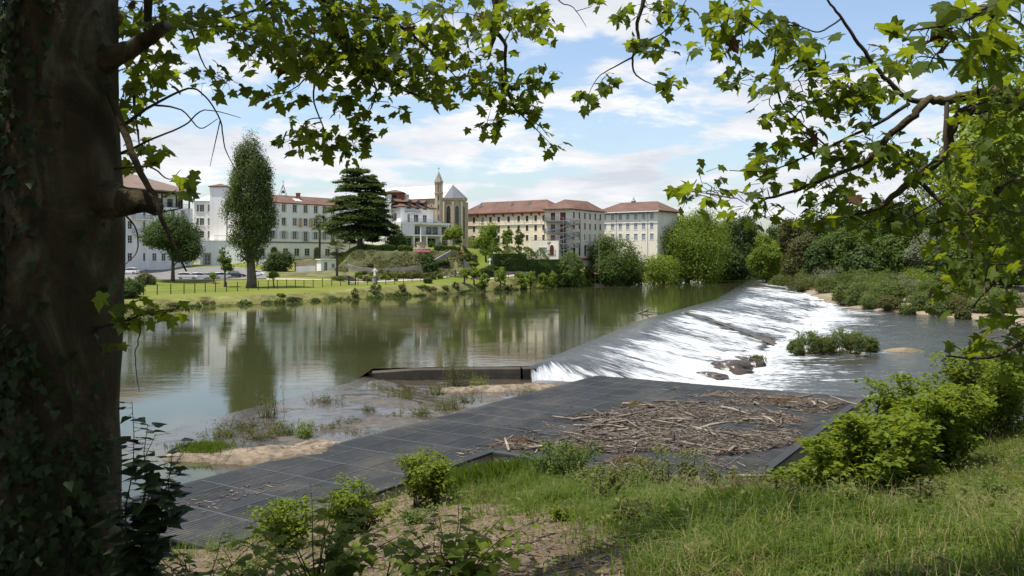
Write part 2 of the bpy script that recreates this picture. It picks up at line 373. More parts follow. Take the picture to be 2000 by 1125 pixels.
# lower river sheet with its foam attribute
LZ = -2.5
def resample(line, n):
    q = np.array(line, float); s = np.concatenate([[0], np.cumsum(np.hypot(*np.diff(q, axis=0).T))]); t = np.linspace(0, s[-1], n)
    return np.stack([np.interp(t, s, q[:, k]) for k in range(2)], 1), t
crest, ct = resample(CREST, 700)
fl0 = np.array([0.947, -0.322])                                      # the way the water runs down the apron
wid = np.interp(ct, [0, 5, 12, 60, 120, 270], [6, 10, 13.5, 17, 20, 26])
_t = sstep(0, 13, ct)[:, None]; fl = np.array([0.05, -1.0])*(1-_t) + fl0*_t; fl = fl/np.linalg.norm(fl, axis=1, keepdims=True)
toe = crest + fl * wid[:, None]
xs = np.concatenate([lin(-2, 70, 260)[:-1], lin(70, 240, 90)]); ys = np.concatenate([lin(28, 130, 300)[:-1], lin(130, 400, 150)])
X, Y = np.meshgrid(xs, ys); toel = [tuple(p) for p in toe[::35]]; toel = [tuple(toe[0] - np.array([6, 14]))] + toel
S = sdist(X, Y, toel); Z = LZ + 1.2*sstep(170, 310, Y) + fbm(X*0.5, Y*0.8, 4, 77)*0.10 + fbm(X*0.9, Y*1.6, 3, 78)*0.35*np.exp(-np.clip(S, 0, 99)/3.5)
foam = np.interp(S, [-6, 0, 3, 8, 20, 60], [0.78, 0.75, 0.62, 0.46, 0.33, 0.22]) + 0.18*sstep(60, 46, Y)*sstep(40, 12, X)
foam = foam + fbm(X*0.09, Y*0.16, 3, 79)*0.30
_dp = -((X-5.8)*-.5355 + (Y-56.7)*-.8445); foam = foam + .50*np.exp(-((_dp-2.0)/2.8)**2)*sstep(30, 12, X) + .32*np.exp(-((_dp-1.0)/1.5)**2)*sstep(34, 18, X)
I = np.arange(X.size).reshape(X.shape); F = np.stack([I[:-1, :-1], I[:-1, 1:], I[1:, 1:], I[1:, :-1]], -1).reshape(-1, 4)
kk = ((S > -7) & ((X > 3) | (Y > 50))).ravel(); F = F[kk[F].all(1)]
me = mesh_np("lower_river", np.stack([X, Y, Z], -1).reshape(-1, 3), [F], True)
a = me.attributes.new("foam", 'FLOAT', 'POINT'); a.data.foreach_set("value", foam.ravel().astype(np.float32))
tag(link("lower_river", me, LOWER), "grey rippling river below the weir with drifting white foam", kind="structure")

# --- weir: concrete apron, sill wall, ridge, and the sheet of falling water
CONC = M("dark_concrete", (0.058, 0.049, 0.037), 0.8, 0.35, 0.6, 0.5, 5, stain=(0.024, 0.022, 0.015))
LEDGE = M('gravelly_ledge', (0.085, 0.072, 0.056), 0.8, 0.4, 1.5, 0.8, 8)
weir = thing("weir", "long diagonal weir with white water pouring down its apron", "weir", (1.3, 62, -2.5))
nu = 64; U = np.linspace(0, 1, nu)
prof = np.interp(U, [0, .06, .14, .3, .6, .85, 1], [0.02, -0.03, -0.16, -0.62, -1.55, -2.2, -2.62])
A = crest[:, None, :] + fl[:, None, :] * (wid[:, None] * U)[:, :, None]
along = np.repeat(ct[:, None], nu, 1); down = wid[:, None] * U
zs = prof[None, :]*np.interp(ct, [0, 140, 270], [1, 1, .52])[:, None]
amp = np.interp(U, [0, .08, .3, 1], [0.0, 0.06, 0.34, 0.55])
zs += amp * (fbm(along*0.9, down*0.22, 4, 61) * 1.1 + fbm(along*2.6, down*0.9, 4, 62) * 0.9)
zs += np.interp(U, [0, .3, .7, 1], [0, 0, .22, .5])[None, :]*np.maximum(0, fbm(along*1.25, down*1.1, 4, 64))*1.5
# the apron is broken by a ledge part way along: rock shows through there
led = np.exp(-((along - (66 - down*1.1)) / 2.2)**2) * sstep(0.12, 0.3, U)[None, :]
led2 = np.exp(-((along - 44) / 4.0)**2) * sstep(0.88, 0.97, U)[None, :]
fo = np.interp(U, [0, .06, .14, .24, .4, .8, 1], [0.16, 0.30, 0.47, 0.58, 0.64, 0.65, 0.74])[None, :] + fbm(along*0.06, down*0.10, 4, 63)*0.42
fo = fo + 0.22*np.exp(-((along-1.0)/4.0)**2)*sstep(.02, .12, U)[None, :] - 0.55*led - 0.4*led2
fo = np.where(along > 190, fo - 0.05, fo)
I = np.arange(along.size).reshape(along.shape); F = np.stack([I[:-1, :-1], I[:-1, 1:], I[1:, 1:], I[1:, :-1]], -1).reshape(-1, 4)
V = np.concatenate([A, zs[:, :, None]], 2).reshape(-1, 3)
me = mesh_np("falling_water", V, [F], True, uv=np.stack([along, down], -1).reshape(-1, 2))
a = me.attributes.new("foam", 'FLOAT', 'POINT'); a.data.foreach_set("value", fo.ravel().astype(np.float32))
o = link("falling_water", me, RAPID, weir)
mb = MB()                                                           # apron under the water, crest wall
for i in range(0, 699, 12):
    j = min(i + 12, 699); q = [(crest[i], -0.3), (crest[j], -0.3), (toe[j], -3.2), (toe[i], -3.2)]
    mb.add([(p[0], p[1], z) for p, z in q], [(0, 1, 2, 3)])
mb.build("apron", CONC, weir)
w0 = [(-10.2, 60.4), (-7, 61.2), (-3, 61.7), (0.6, 61.8), (1.6, 62.2)]
mb = MB()
for (ax, ay), (bx, by) in zip(w0[:-1], w0[1:]):
    d = Vector((bx-ax, by-ay, 0)).normalized(); n = Vector((d.y, -d.x, 0)) * 0.45
    top0, top1 = (-0.02 - 0.12*(ax < -9), -0.02)
    q = [Vector((ax, ay, -3)) + n*1.5, Vector((bx, by, -3)) + n*1.5, Vector((bx, by, top1-.12)) + n, Vector((ax, ay, top0-.12)) + n,
         Vector((ax, ay, top0)) + n*.4, Vector((bx, by, top1)) + n*.4, Vector((ax, ay, top0-.05)) - n, Vector((bx, by, top1-.05)) - n]
    mb.add(q, [(0, 1, 2, 3), (3, 2, 5, 4), (4, 5, 7, 6)])
mb.build("sill_wall", CONC, weir)
# ledge: a low concrete ridge crossing the apron
mb = MB()
pts = []
for u in np.linspace(0.10, 0.98, 14):
    al = 66 - u*17*1.1; i = int(np.clip(np.searchsorted(ct, al), 0, 699)); p = crest[i] + fl[i]*wid[i]*u
    pts.append((p[0], p[1], float(np.interp(u, U, prof)) + 0.02))
rib = []
for i, p in enumerate(pts):
    w_ = .45 + 2.6*float(sstep(9, 13, i)); rib += [(p[0]-.32*w_, p[1]-.95*w_, p[2]+.10), (p[0], p[1], p[2]+.24), (p[0]+.32*w_, p[1]+.95*w_, p[2]+.10)]
MB().add(rib, [(3*i+k, 3*i+k+1, 3*i+k+4, 3*i+k+3) for i in range(len(pts)-1) for k in (0, 1)]).build("ledge", LEDGE, weir, True)

# --- rock flats between the pool and the platform
def wet_mat():
    m, t = nodes_of("wet_flats"); p = pos(t)
    n1 = noise(t, p, 0.45, 5, 0.65, 0.5); n2 = noise(t, scaled(t, p, (1.6, 3.4, 2)), 1.0, 6, 0.7)
    wet = nd(t, "ShaderNodeMapRange", {0: n1, 1: 0.42, 2: 0.56}, interpolation_type='SMOOTHSTEP').outputs[0]
    c = ramp(t, n2, [(0.3, (0.045, 0.036, 0.025)), (0.6, (0.10, 0.082, 0.058)), (0.8, (0.15, 0.122, 0.088))])
    wb = nd(t, "ShaderNodeBsdfPrincipled", {"Base Color": mixc(t, n2, (0.05, 0.038, 0.024), (0.10, 0.078, 0.052)), "Roughness": 0.12, "IOR": 1.33, "Normal": bump(t, n2, 0.55, 0.08)})
    db = nd(t, "ShaderNodeBsdfPrincipled", {"Base Color": c, "Roughness": 0.6, "Normal": bump(t, n2, 0.9, 0.10)})
    out(t, nd(t, "ShaderNodeMixShader", {0: wet, 1: db.outputs[0], 2: wb.outputs[0]}).outputs[0]); return m
WETM = wet_mat()
PA = Vector((5.8, 56.7, 0)); E1 = Vector((0.8445, -0.5355, 0)); E2 = Vector((-0.5355, -0.8445, 0))
def plat(a, b, z=0.0): q = PA + E1*a + E2*b; return Vector((q.x, q.y, z))
n_u, n_v = 70, 110
la, _ = resample([(-16.5, 35.6), (-15.3, 41), (-12.5, 48), (-10.2, 54), (-10.0, 60.9), (-3, 61.9), (3.5, 60.5)], n_v)
lb, _ = resample([tuple(plat(1.2, 31)[:2]), tuple(plat(1.2, 12)[:2]), tuple(plat(1.2, -1)[:2])], n_v)
t = np.linspace(0, 1, n_u)[None, :, None]
XY = la[:, None, :]*(1-t) + lb[:, None, :]*t
X, Y = XY[..., 0], XY[..., 1]
vv = np.linspace(0, 1, n_v)[:, None]; uu = np.linspace(0, 1, n_u)[None, :]
Z = 0.02 - 0.10*uu - sstep(0.45, 0.75, vv + uu*0.15)*0.85*np.maximum(sstep(0.10, 0.22, uu), sstep(.50, .68, vv)) - 0.30*sstep(0.9, 1, uu) + fbm(X*0.45, Y*0.45, 4, 91)*0.42 + fbm(X*1.8, Y*1.8, 3, 92)*0.14
Z = Z - 0.35*sstep(0.16, 0.04, uu) - .05
ZW = 0.006 - 0.14*sstep(.10, 1, uu) - sstep(0.45, 0.75, vv + uu*0.15)*0.85*np.maximum(sstep(0.10, 0.22, uu), sstep(.50, .68, vv)) - 0.05*sstep(0.85, 1, uu) + fbm(X*2.2, Y*3.0, 3, 93)*0.06*sstep(.1, .2, uu)
I = np.arange(X.size).reshape(X.shape); F = np.stack([I[:-1, :-1], I[:-1, 1:], I[1:, 1:], I[1:, :-1]], -1).reshape(-1, 4)
tag(link("rock_flats", mesh_np("rock_flats", np.stack([X, Y, Z], -1).reshape(-1, 3), [F], True), WETM), "wet brown rock flats with thin running water beside the platform", kind="structure")

SHAL = M("shallow_water", (0.062, 0.050, 0.035), 0.06, 0.3, 0.5, 0.35, 3.0, spec=0.5)
_m = mesh_np("shallows", np.stack([X, Y, ZW + 0*X], -1).reshape(-1, 3), [F], True)
tag(link("shallows", _m, SHAL), "thin sheet of brown water riffling over the rock flats", kind="structure")
# ------------------------------------------------------------------ buildings
WHITE = M("white_render", (0.84, 0.82, 0.78), 0.85, 0.05, 0.25, stain=(0.70, 0.68, 0.62))
CREAM = M("cream_render", (0.76, 0.67, 0.49), 0.85, 0.06, 0.25, stain=(0.60, 0.52, 0.38))
CREAM2 = M("pale_cream_render", (0.80, 0.74, 0.60), 0.85, 0.05, 0.25, stain=(0.60, 0.55, 0.45))
STONE = M("chapel_stone", (0.44, 0.36, 0.24), 0.85, 0.2, 0.8, 0.3, 4, stain=(0.30, 0.25, 0.18))
STONEL = M("dressed_stone", (0.52, 0.45, 0.32), 0.85, 0.12, 1.5)
GREYST = M("grey_stone", (0.27, 0.25, 0.21), 0.9, 0.25, 0.9, 0.5, 4, stain=(0.16, 0.15, 0.11))
WPAINT = M("white_paint", (0.78, 0.78, 0.76), 0.5, 0.03, 1)
BLUES = M("pale_blue_shutter", (0.52, 0.60, 0.66), 0.6, 0.06, 1, perobj=0.06)
REDS = M("oxblood_shutter", (0.16, 0.035, 0.03), 0.6, 0.15, 1, perobj=0.2)
GREYS = M("grey_roller_shutter", (0.36, 0.38, 0.40), 0.6, 0.08, 1, perobj=0.15)
DARKW = M("dark_wood", (0.045, 0.035, 0.03), 0.7, 0.2, 2)
IRON = M("grey_iron", (0.22, 0.23, 0.23), 0.5, 0.1, 2, metal=0.3)
BLACKM = M("black_metal", (0.03, 0.03, 0.032), 0.5, 0.1, 2)
BRICK = M("red_brick", (0.24, 0.085, 0.05), 0.85, 0.15, 2)
ROOF_GLARE = M("slate_roof_glare", (0.56, 0.57, 0.59), 0.35, 0.06, 0.5, spec=0.9)  # slate paled to put the white glare into its base colour
SLATE = M("dark_slate", (0.13, 0.14, 0.155), 0.65, 0.15, 0.8, spec=0.15)
def tile_mat(name, a, b_):
    m, t = nodes_of(name); p = pos(t)
    n1 = noise(t, p, 0.35, 5, 0.65); n2 = noise(t, p, 3.0, 5, 0.7)
    c = ramp(t, n1, [(0.3, a), (0.7, b_)]); c = mixc(t, ramp(t, n2, [(0.5, (0, 0, 0)), (0.72, (0.7, 0.7, 0.7))]), c, tuple(x*0.55 for x in a))
    w = nd(t, "ShaderNodeTexWave", {"Scale": 1.3, "Distortion": 0.6, "Detail": 2.0}); t.links.new(p, w.inputs["Vector"])
    b = nd(t, "ShaderNodeBsdfPrincipled", {"Base Color": c, "Roughness": 0.85, "Specular IOR Level": 0.2})
    t.links.new(bump(t, mth(t, 'ADD', w.outputs["Fac"], n2), 0.5, 0.08), b.inputs["Normal"]); out(t, b.outputs[0]); return m
TILE = tile_mat("clay_tiles", (0.115, 0.066, 0.048), (0.175, 0.108, 0.082)); TILEL = tile_mat("weathered_tiles", (0.17, 0.122, 0.095), (0.24, 0.18, 0.142))
def glass_mat():
    m, t = nodes_of("window_glass"); oi = nd(t, "ShaderNodeObjectInfo").outputs["Random"]
    b = nd(t, "ShaderNodeBsdfPrincipled", {"Base Color": ramp(t, oi, [(0, (0.012, 0.014, 0.016)), (0.75, (0.05, 0.053, 0.055)), (1, (0.16, 0.16, 0.15))]), "Roughness": 0.06, "Specular IOR Level": 0.6})
    out(t, b.outputs[0]); return m
GLASS = glass_mat()

def uz(A, D, px):
    """distance along facade A + u D where the photograph column px meets it"""
    k = (px - HX) / K; return (k * A.y - A.x) / (D.x - k * D.y)
class Wall:
    def __init__(s, A, B):
        s.A = Vector((A[0], A[1], 0)); s.B = Vector((B[0], B[1], 0)); s.D = (s.B - s.A); s.len = s.D.length; s.D.normalize()
        s.n = Vector((s.D.y, -s.D.x, 0))                            # outward: right of the way A -> B
    def u(s, px): return uz(s.A, s.D, px)
    def at(s, u, z, o=0.0): p = s.A + s.D*u + s.n*o; return Vector((p.x, p.y, z))
    def mat(s, u, z, o=0.0):
        p = s.at(u, z, o); Mx = Matrix.Identity(4)
        for i in range(3): Mx[i][0] = s.D[i]; Mx[i][1] = -s.n[i]; Mx[i][2] = (0, 0, 1)[i]; Mx[i][3] = p[i]
        return Mx
def wall_holes(mb, w, z0, z1, holes, depth=0.24):
    us = sorted(set([0.0, w.len] + [round(x, 4) for h in holes for x in (h[0]-h[2]/2, h[0]+h[2]/2)]))
    vs = sorted(set([z0, z1] + [round(x, 4) for h in holes for x in (h[1], h[1]+h[3])]))
    for a, b in zip(us[:-1], us[1:]):
        for c, d in zip(vs[:-1], vs[1:]):
            m, n = (a+b)/2, (c+d)/2
            if any(abs(m-h[0]) < h[2]/2 and h[1] < n < h[1]+h[3] for h in holes): continue
            mb.add([w.at(a, c), w.at(b, c), w.at(b, d), w.at(a, d)], [(0, 1, 2, 3)])
    for u, z, ww, hh in holes:
        a, b, c, d = u-ww/2, u+ww/2, z, z+hh
        r = [w.at(a, c), w.at(b, c), w.at(b, d), w.at(a, d)] + [w.at(a, c, -depth), w.at(b, c, -depth), w.at(b, d, -depth), w.at(a, d, -depth)]
        mb.add(r, [(0, 1, 5, 4), (1, 2, 6, 5), (2, 3, 7, 6), (3, 0, 4, 7)])
_wc = {}
def wmesh(kind, w, h):
    key = (kind, round(w, 2), round(h, 2))
    if key in _wc: return _wc[key]
    d = {}; f = MB(); t = 0.07; y0, y1 = 0.13, 0.20
    if kind in ("plain", "blue", "wood", "dark"):
        for x0, x1, z0, z1 in ((-w/2, -w/2+t, 0, h), (w/2-t, w/2, 0, h), (-w/2+t, w/2-t, 0, t), (-w/2+t, w/2-t, h-t, h), (-t*.45, t*.45, t, h-t)): f.box(x0, x1, y0, y1, z0, z1)
        for k in (1, 2): f.box(-w/2+t, w/2-t, y0+.012, y1-.012, h*k/3-.02, h*k/3+.02)
        d["window"] = f.mesh("window"); d["pane"] = MB().box(-w/2+.004, w/2-.004, 0.165, 0.175, .004, h-.004).mesh("pane")
        if kind != "dark":
            s = MB(); e = 0.14
            for x0, x1, z0, z1 in ((-w/2-e, -w/2, 0, h+e), (w/2, w/2+e, 0, h+e), (-w/2, w/2, h, h+e)): s.box(x0, x1, -0.04, 0.03, z0, z1)
            d["surround"] = s.mesh("surround")
        d["sill"] = MB().box(-w/2-.18, w/2+.18, -0.14, 0.10, -0.12, 0).mesh("sill")
        if kind == "blue":
            for k, sg in enumerate((-1, 1)):
                s = MB(); x0 = sg*(w/2+.16); x1 = sg*(w/2+.16+w*.5); x0, x1 = min(x0, x1), max(x0, x1)
                s.box(x0, x1, -0.09, -0.05, 0.02, h)
                for q in range(8): s.box(x0+.06, x1-.06, -0.11, -0.09, h*(q+.3)/8, h*(q+.75)/8)
                d["shutter%d" % k] = s.mesh("shutter")
    elif kind in ("red", "grey"):
        e = 0.15; s = MB()
        for x0, x1, z0, z1 in ((-w/2-e, -w/2, -e*.3, h+e), (w/2, w/2+e, -e*.3, h+e), (-w/2, w/2, h, h+e), (-w/2-e*1.3, w/2+e*1.3, -.14, -e*.3)): s.box(x0, x1, -0.05, 0.03, z0, z1)
        d["window"] = s.mesh("window")
        if kind == "red":
            for k, sg in enumerate((-1, 1)):
                q = MB(); a, b = (-w/2+.01, -.012) if sg < 0 else (.012, w/2-.01); q.box(a, b, 0.06, 0.11, 0.0, h)
                for r in range(6): q.box(a+.05, b-.05, 0.03, 0.06, h*(r+.25)/6, h*(r+.8)/6)
                d["shutter%d" % k] = q.mesh("shutter")
        else:
            q = MB(); q.box(-w/2, w/2, 0.10, 0.14, 0, h)
            for r in range(9): q.box(-w/2+.01, w/2-.01, 0.075, 0.10, h*(r+.1)/9, h*(r+.85)/9)
            d["shutter0"] = q.mesh("shutter")
    elif kind in ("arch", "lancet", "niche"):
        def arc(hw, top, rise, n=10):
            if kind == "lancet": ks = [(hw*math.cos(a)**0.8 if math.cos(a) > 0 else 0, top-rise+rise*math.sin(a)) for a in np.linspace(0, math.pi/2, n)]
            else: ks = [(hw*math.cos(a), top-rise+rise*math.sin(a)) for a in np.linspace(0, math.pi/2, n)]
            return [(-hw, 0), (hw, 0)] + ks + [(-x, z) for x, z in ks[::-1][1:]]
        rise = w*0.5 if kind != "lancet" else w*0.95
        inn = arc(w/2, h, rise); ou = arc(w/2+.2, h+.2, rise+.1); n = len(inn)
        s = MB(); s.add([(x, -.09, z) for x, z in inn] + [(x, -.09, z) for x, z in ou], [(i, (i+1) % n, (i+1) % n + n, i+n) for i in range(n)])
        s.add([(x, -.09, z) for x, z in ou] + [(x, .02, z) for x, z in ou], [(i, (i+1) % n, (i+1) % n + n, i+n) for i in range(n)])
        s.add([(x, -.09, z) for x, z in inn] + [(x, -.012, z) for x, z in inn], [(i, (i+1) % n, (i+1) % n + n, i+n) for i in range(n)])
        d["window"] = s.mesh("window"); d["pane"] = MB().add([(x, -.012, z) for x, z in inn], [tuple(range(n))]).mesh("pane")
        if kind == "lancet":
            b = MB(); b.box(-.04, .04, -.05, -.014, 0, h-.1)
            for q in range(1, 7): b.box(-w/2, w/2, -.045, -.016, h*q/8-.03, h*q/8+.03)
            d["mullion"] = b.mesh("mullion")
            blk = MB()
            for q in range(9):
                for sg in (-1, 1): blk.box(sg*(w/2+.2) if sg > 0 else -(w/2+.42), (w/2+.42) if sg > 0 else -(w/2+.2), -.085, .0, (h-rise)*(q+.1)/9, (h-rise)*(q+.55)/9)
            d["quoin"] = blk.mesh("quoin")
    _wc[key] = d; return d
def window(par, w, u, z, ww, hh, kind, frame=None, fill=None, pane=None, sur=None):
    d = wmesh(kind, ww, hh); base = link("window", d["window"], None, par); base.matrix_basis = w.mat(u, z, 0.0)
    fm = frame or WPAINT
    def setm(me, m):
        if len(me.materials) == 0: me.materials.append(m)
    setm(d["window"], fm)
    for k, me in d.items():
        if k == "window": continue
        nm = k.rstrip("01"); o = link(nm, me, None, base)
        setm(me, {"pane": pane or GLASS, "surround": sur or WPAINT, "sill": sur or WPAINT, "shutter": fill or BLUES, "mullion": BLACKM, "quoin": STONEL}[nm])
    return base
def openings(ws): return [(u, z, w, h) for u, z, w, h, k in ws if k in ("plain", "blue", "wood", "dark", "red", "grey")]
def hip(mb, c, ze, zr, over, r0, r1, th=0.22):
    """hipped roof: c = four eave corners in order front-left, front-right, back-right, back-left; r0, r1 ridge ends"""
    ctr = sum((Vector(p) for p in c), Vector((0, 0))) / 4
    q = []
    for p in c:
        v = Vector(p) - ctr; q.append(Vector(p) + v.normalized() * over * 1.3)
    vs = [(p.x, p.y, ze) for p in q] + [(r0[0], r0[1], zr), (r1[0], r1[1], zr)] + [(p.x, p.y, ze-th) for p in q]
    mb.add(vs, [(0, 1, 5, 4), (1, 2, 5), (2, 3, 4, 5), (3, 0, 4), (6, 7, 1, 0), (7, 8, 2, 1), (8, 9, 3, 2), (9, 6, 0, 3), (9, 8, 7, 6)])
def railing(mb, pts, z, h=1.0, step=0.35, r=0.025):
    for a, b in zip(pts[:-1], pts[1:]):
        a, b = Vector((a[0], a[1], 0)), Vector((b[0], b[1], 0)); L_ = (b-a).length; n = max(2, int(L_/step)); d = (b-a).normalized(); s = Vector((d.y, -d.x, 0))
        for zz_ in (z+h, z+0.12): mb.obox((a+b)/2 + Vector((0, 0, zz_)), d*(L_/2), s*r, Vector((0, 0, r)))
        for i in range(n+1): mb.obox(a + d*(L_*i/n) + Vector((0, 0, z+h/2)), d*r*.7, s*r*.7, Vector((0, 0, h/2)))
def rect_back(w, depth): return [w.A, w.B, w.B - w.n*depth, w.A - w.n*depth]
def xy(v): return (v.x, v.y)
def shell(mb, w, depth, z0, z1, holes, side=None):
    """front wall with holes, plain sides and back"""
    wall_holes(mb, w, z0, z1, holes)
    c = rect_back(w, depth)
    for i in (1, 2, 3):
        a, b = c[i], c[(i+1) % 4]
        if side and i in side: continue
        mb.add([(a.x, a.y, z0), (b.x, b.y, z0), (b.x, b.y, z1), (a.x, a.y, z1)], [(0, 1, 2, 3)])
    mb.add([(p.x, p.y, z1) for p in c], [(0, 1, 2, 3)])

# --- 1 residence with balconies
def b_residence():
    w = Wall(P(186, 0, 197)[:2], P(373, 0, 222)[:2]); b = thing("residence", "large white balconied residence with tiled hip roof and dark timber top floor", "building", w.at(w.len/2, 4.5))
    fl_ = [5.2, 10.2, 13.6, 17.0, 20.3]; top = 24.2; ws = []
    for r, z in enumerate(fl_[:4]):
        for px in (205, 254, 284, 302, 320, 338, 358): ws.append((w.u(px), z+0.9 if r else z+1.6, 1.3, 1.9, "dark" if r == 0 else "plain"))
    mb = MB(); shell(mb, w, 16, 3.0, fl_[4], openings(ws)); 
    back = Wall(w.at(1.2, 0, -2.4)[:2], w.at(w.len-1.2, 0, -2.4)[:2]); ws2 = [(back.u(px), fl_[4]+0.1, 1.8, 2.3, "dark") for px in (252, 272, 292, 312, 332, 352)]
    shell(mb, back, 12, fl_[4], top, openings(ws2)); mb.build("wall", WHITE, b)
    for x in ws: window(b, w, *x)
    for x in ws2: window(b, back, *x, frame=DARKW)
    rf = MB(); c = rect_back(w, 16); m = lambda t, s: w.at(w.len*t, 0, -s)
    hip(rf, [xy(p) for p in c], 24.4, 28.6, 1.9, xy(m(.34, 8)), xy(m(.62, 8)), .3); rf.build("roof", TILEL, b)
    for px in (225, 262, 290, 318, 346, 371):
        q = w.at(w.u(px), 0, -0.25); MB().box(q.x-.16, q.x+.16, q.y-.16, q.y+.16, fl_[4], 24.15).build("timber_post", DARKW, b)
    rl = MB(); railing(rl, [xy(w.at(0.2, 0, -.15)), xy(w.at(w.len-.2, 0, -.15))], fl_[4], 1.1, .3, .03); rl.build("railing", DARKW, b)
    MB().obox(w.at(w.len/2, 23.85, -.3), w.D*(w.len/2+.6), w.n*.2, Vector((0, 0, .2))).build("timber_beam", DARKW, b)
    for z in (13.6, 17.0):
        s = MB(); u0, u1 = w.u(258), w.u(292); s.obox(w.at((u0+u1)/2, z-.1, .7), w.D*((u1-u0)/2), w.n*.7, Vector((0, 0, .12))); bl = s.build("balcony", WHITE, b)
        r = MB(); railing(r, [xy(w.at(u0, 0, .1)), xy(w.at(u0, 0, 1.3)), xy(w.at(u1, 0, 1.3)), xy(w.at(u1, 0, .1))], z, 1.0, .3); r.build("railing", BLACKM, bl)
    for px in (286, 370): MB().obox(w.at(w.u(px), 12.5, .35), w.D*.45, w.n*.35, Vector((0, 0, 7.8))).build("pilaster", WHITE, b)
b_residence()
# --- 2 stair-tower block
def b_tower():
    w = Wall(P(379, 0, 233)[:2], P(470, 0, 233)[:2]); b = thing("tower_block", "white block with square stair tower between residence and poplar", "building", w.at(w.len/2, 5))
    ws = [(w.u(px), z, ww, 1.95, "plain") for px, ww in ((386.5, .8), (394, 1.25), (408.2, .7)) for z in (20.1, 16.4, 12.9)]
    mb = MB(); shell(mb, w, 11, 4, 22.9, openings(ws)); mb.build("wall", WHITE, b)
    for x in ws: window(b, w, *x)
    rf = MB(); hip(rf, [xy(p) for p in rect_back(w, 11)], 23.1, 25.2, .5, xy(w.at(3, 0, -5.5)), xy(w.at(w.len-3, 0, -5.5))); rf.build("roof", ROOF_GLARE, b)
    t = Wall(P(409.5, 0, 229)[:2], P(441, 0, 229)[:2]); tb = MB(); shell(tb, t, 5, 4, 26.6, []); tb.build("stair_tower", WHITE, b)
    rf = MB(); hip(rf, [xy(p) for p in rect_back(t, 5)], 26.75, 27.6, .35, xy(t.at(2, 0, -2.5)), xy(t.at(t.len-2, 0, -2.5))); rf.build("tower_roof", TILE, b)
    a = Wall(P(391, 0, 225)[:2], P(472, 0, 225)[:2]); dr = (a.u(404.5), 5.6, 1.5, 2.9, "dark"); mb = MB(); shell(mb, a, 4, 4, 11.9, [dr[:4]]); mb.build("annex_wall", WHITE, b)
    window(b, a, *dr, frame=WPAINT); s = MB()
    for u0, u1, z0, z1 in ((-1.05, -.76, 0, 3.3), (.76, 1.05, 0, 3.3), (-.76, .76, 2.92, 3.3)): s.obox(a.at(dr[0]+(u0+u1)/2, 5.6+(z0+z1)/2, .06), a.D*((u1-u0)/2), a.n*.08, Vector((0, 0, (z1-z0)/2)))
    s.build("door_surround", STONE, b)
    MB().obox(a.at(a.len/2, 12.0, .06), a.D*(a.len/2+.1), a.n*.14, Vector((0, 0, .12))).build("cornice", WPAINT, b)
    r = MB(); railing(r, [xy(a.at(3.6, 0, -.2)), xy(a.at(a.len, 0, -.2))], 12.12, 1.3, .3, .03); r.build("railing", BLACKM, b)
b_tower()
# --- 3 long white house with red roof
def b_long():
    w = Wall((-69.8, 223.8), (-43.2, 255.2)); b = thing("long_house", "long white three-storey house with red tile roof behind the poplar", "building", w.at(w.len/2, 7))
    cols = [491, 512, 533.2, 554.6, 576, 597, 617, 634, 650, 667]; ws = []
    for px in cols:
        u = w.u(px)
        for z, k in ((20.1, "plain"), (16.4, "plain"), (12.75, "blue")):
            door = (px == 597 and k == "blue"); ws.append((u, z-.7 if door else z, 1.25, 2.75 if door else 2.0, k))
    low = [(w.u(px), 8.0, 1.7, 2.1, "plain") for px in (512, 558, 580, 600, 640)]
    mb = MB(); shell(mb, w, 11, 4.5, 22.3, openings(ws+low)); mb.build("wall", WHITE, b)
    for x in ws: window(b, w, *x, sur=STONEL)
    for x in low: window(b, w, *x, sur=WPAINT)
    for px in (535, 619): window(b, w, w.u(px), 7.2, 2.0, 3.2, "arch", frame=STONEL)
    for px in (586.5, 607): window(b, w, w.u(px), 16.0, 1.0, 2.4, "niche", frame=STONEL, pane=STONE)
    MB().obox(w.at(w.len/2, 11.75, .08), w.D*(w.len/2), w.n*.10, Vector((0, 0, .14))).build("string_course", SLATE, b)
    rf = MB(); hip(rf, [xy(p) for p in rect_back(w, 11)], 22.55, 25.0, .6, xy(w.at(4, 0, -5.5)), xy(w.at(w.len-3, 0, -5.5))); roof = rf.build("roof", TILE, b)
    q = w.at(w.u(597), 0, -3.5); MB().box(q.x-.5, q.x+.5, q.y-.5, q.y+.5, 23.3, 25.6).box(q.x-.6, q.x+.6, q.y-.6, q.y+.6, 25.6, 25.75).build("chimney", BRICK, roof)
    MB().obox(w.at(w.u(589), 23.62, -2.0), w.D*1.1, w.n*.9 + Vector((0, 0, -.40)), Vector((0, 0, .07))).build("skylight", ROOF_GLARE, roof)
    q = w.at(w.u(576), 0, -5.5); f = MB()
    for sx, sy in ((-.9, -.9), (.9, -.9), (.9, .9), (-.9, .9)): f.tube([(q.x+sx, q.y+sy, 24.8), (q.x+sx*.35, q.y+sy*.35, 27.0), (q.x, q.y, 28.0)], .06, 5)
    f.tube([(q.x, q.y, 27.8), (q.x, q.y, 29.2)], .05, 5).lathe((q.x, q.y, 25.6), [(.5, 0), (.42, .2), (.28, .6), (.12, .8), (.05, .85)], 8); f.tube([(q.x-.3, q.y, 28.8), (q.x+.3, q.y, 28.8)], .05, 5)
    f.build("bell_frame", BLACKM, b)
b_long()
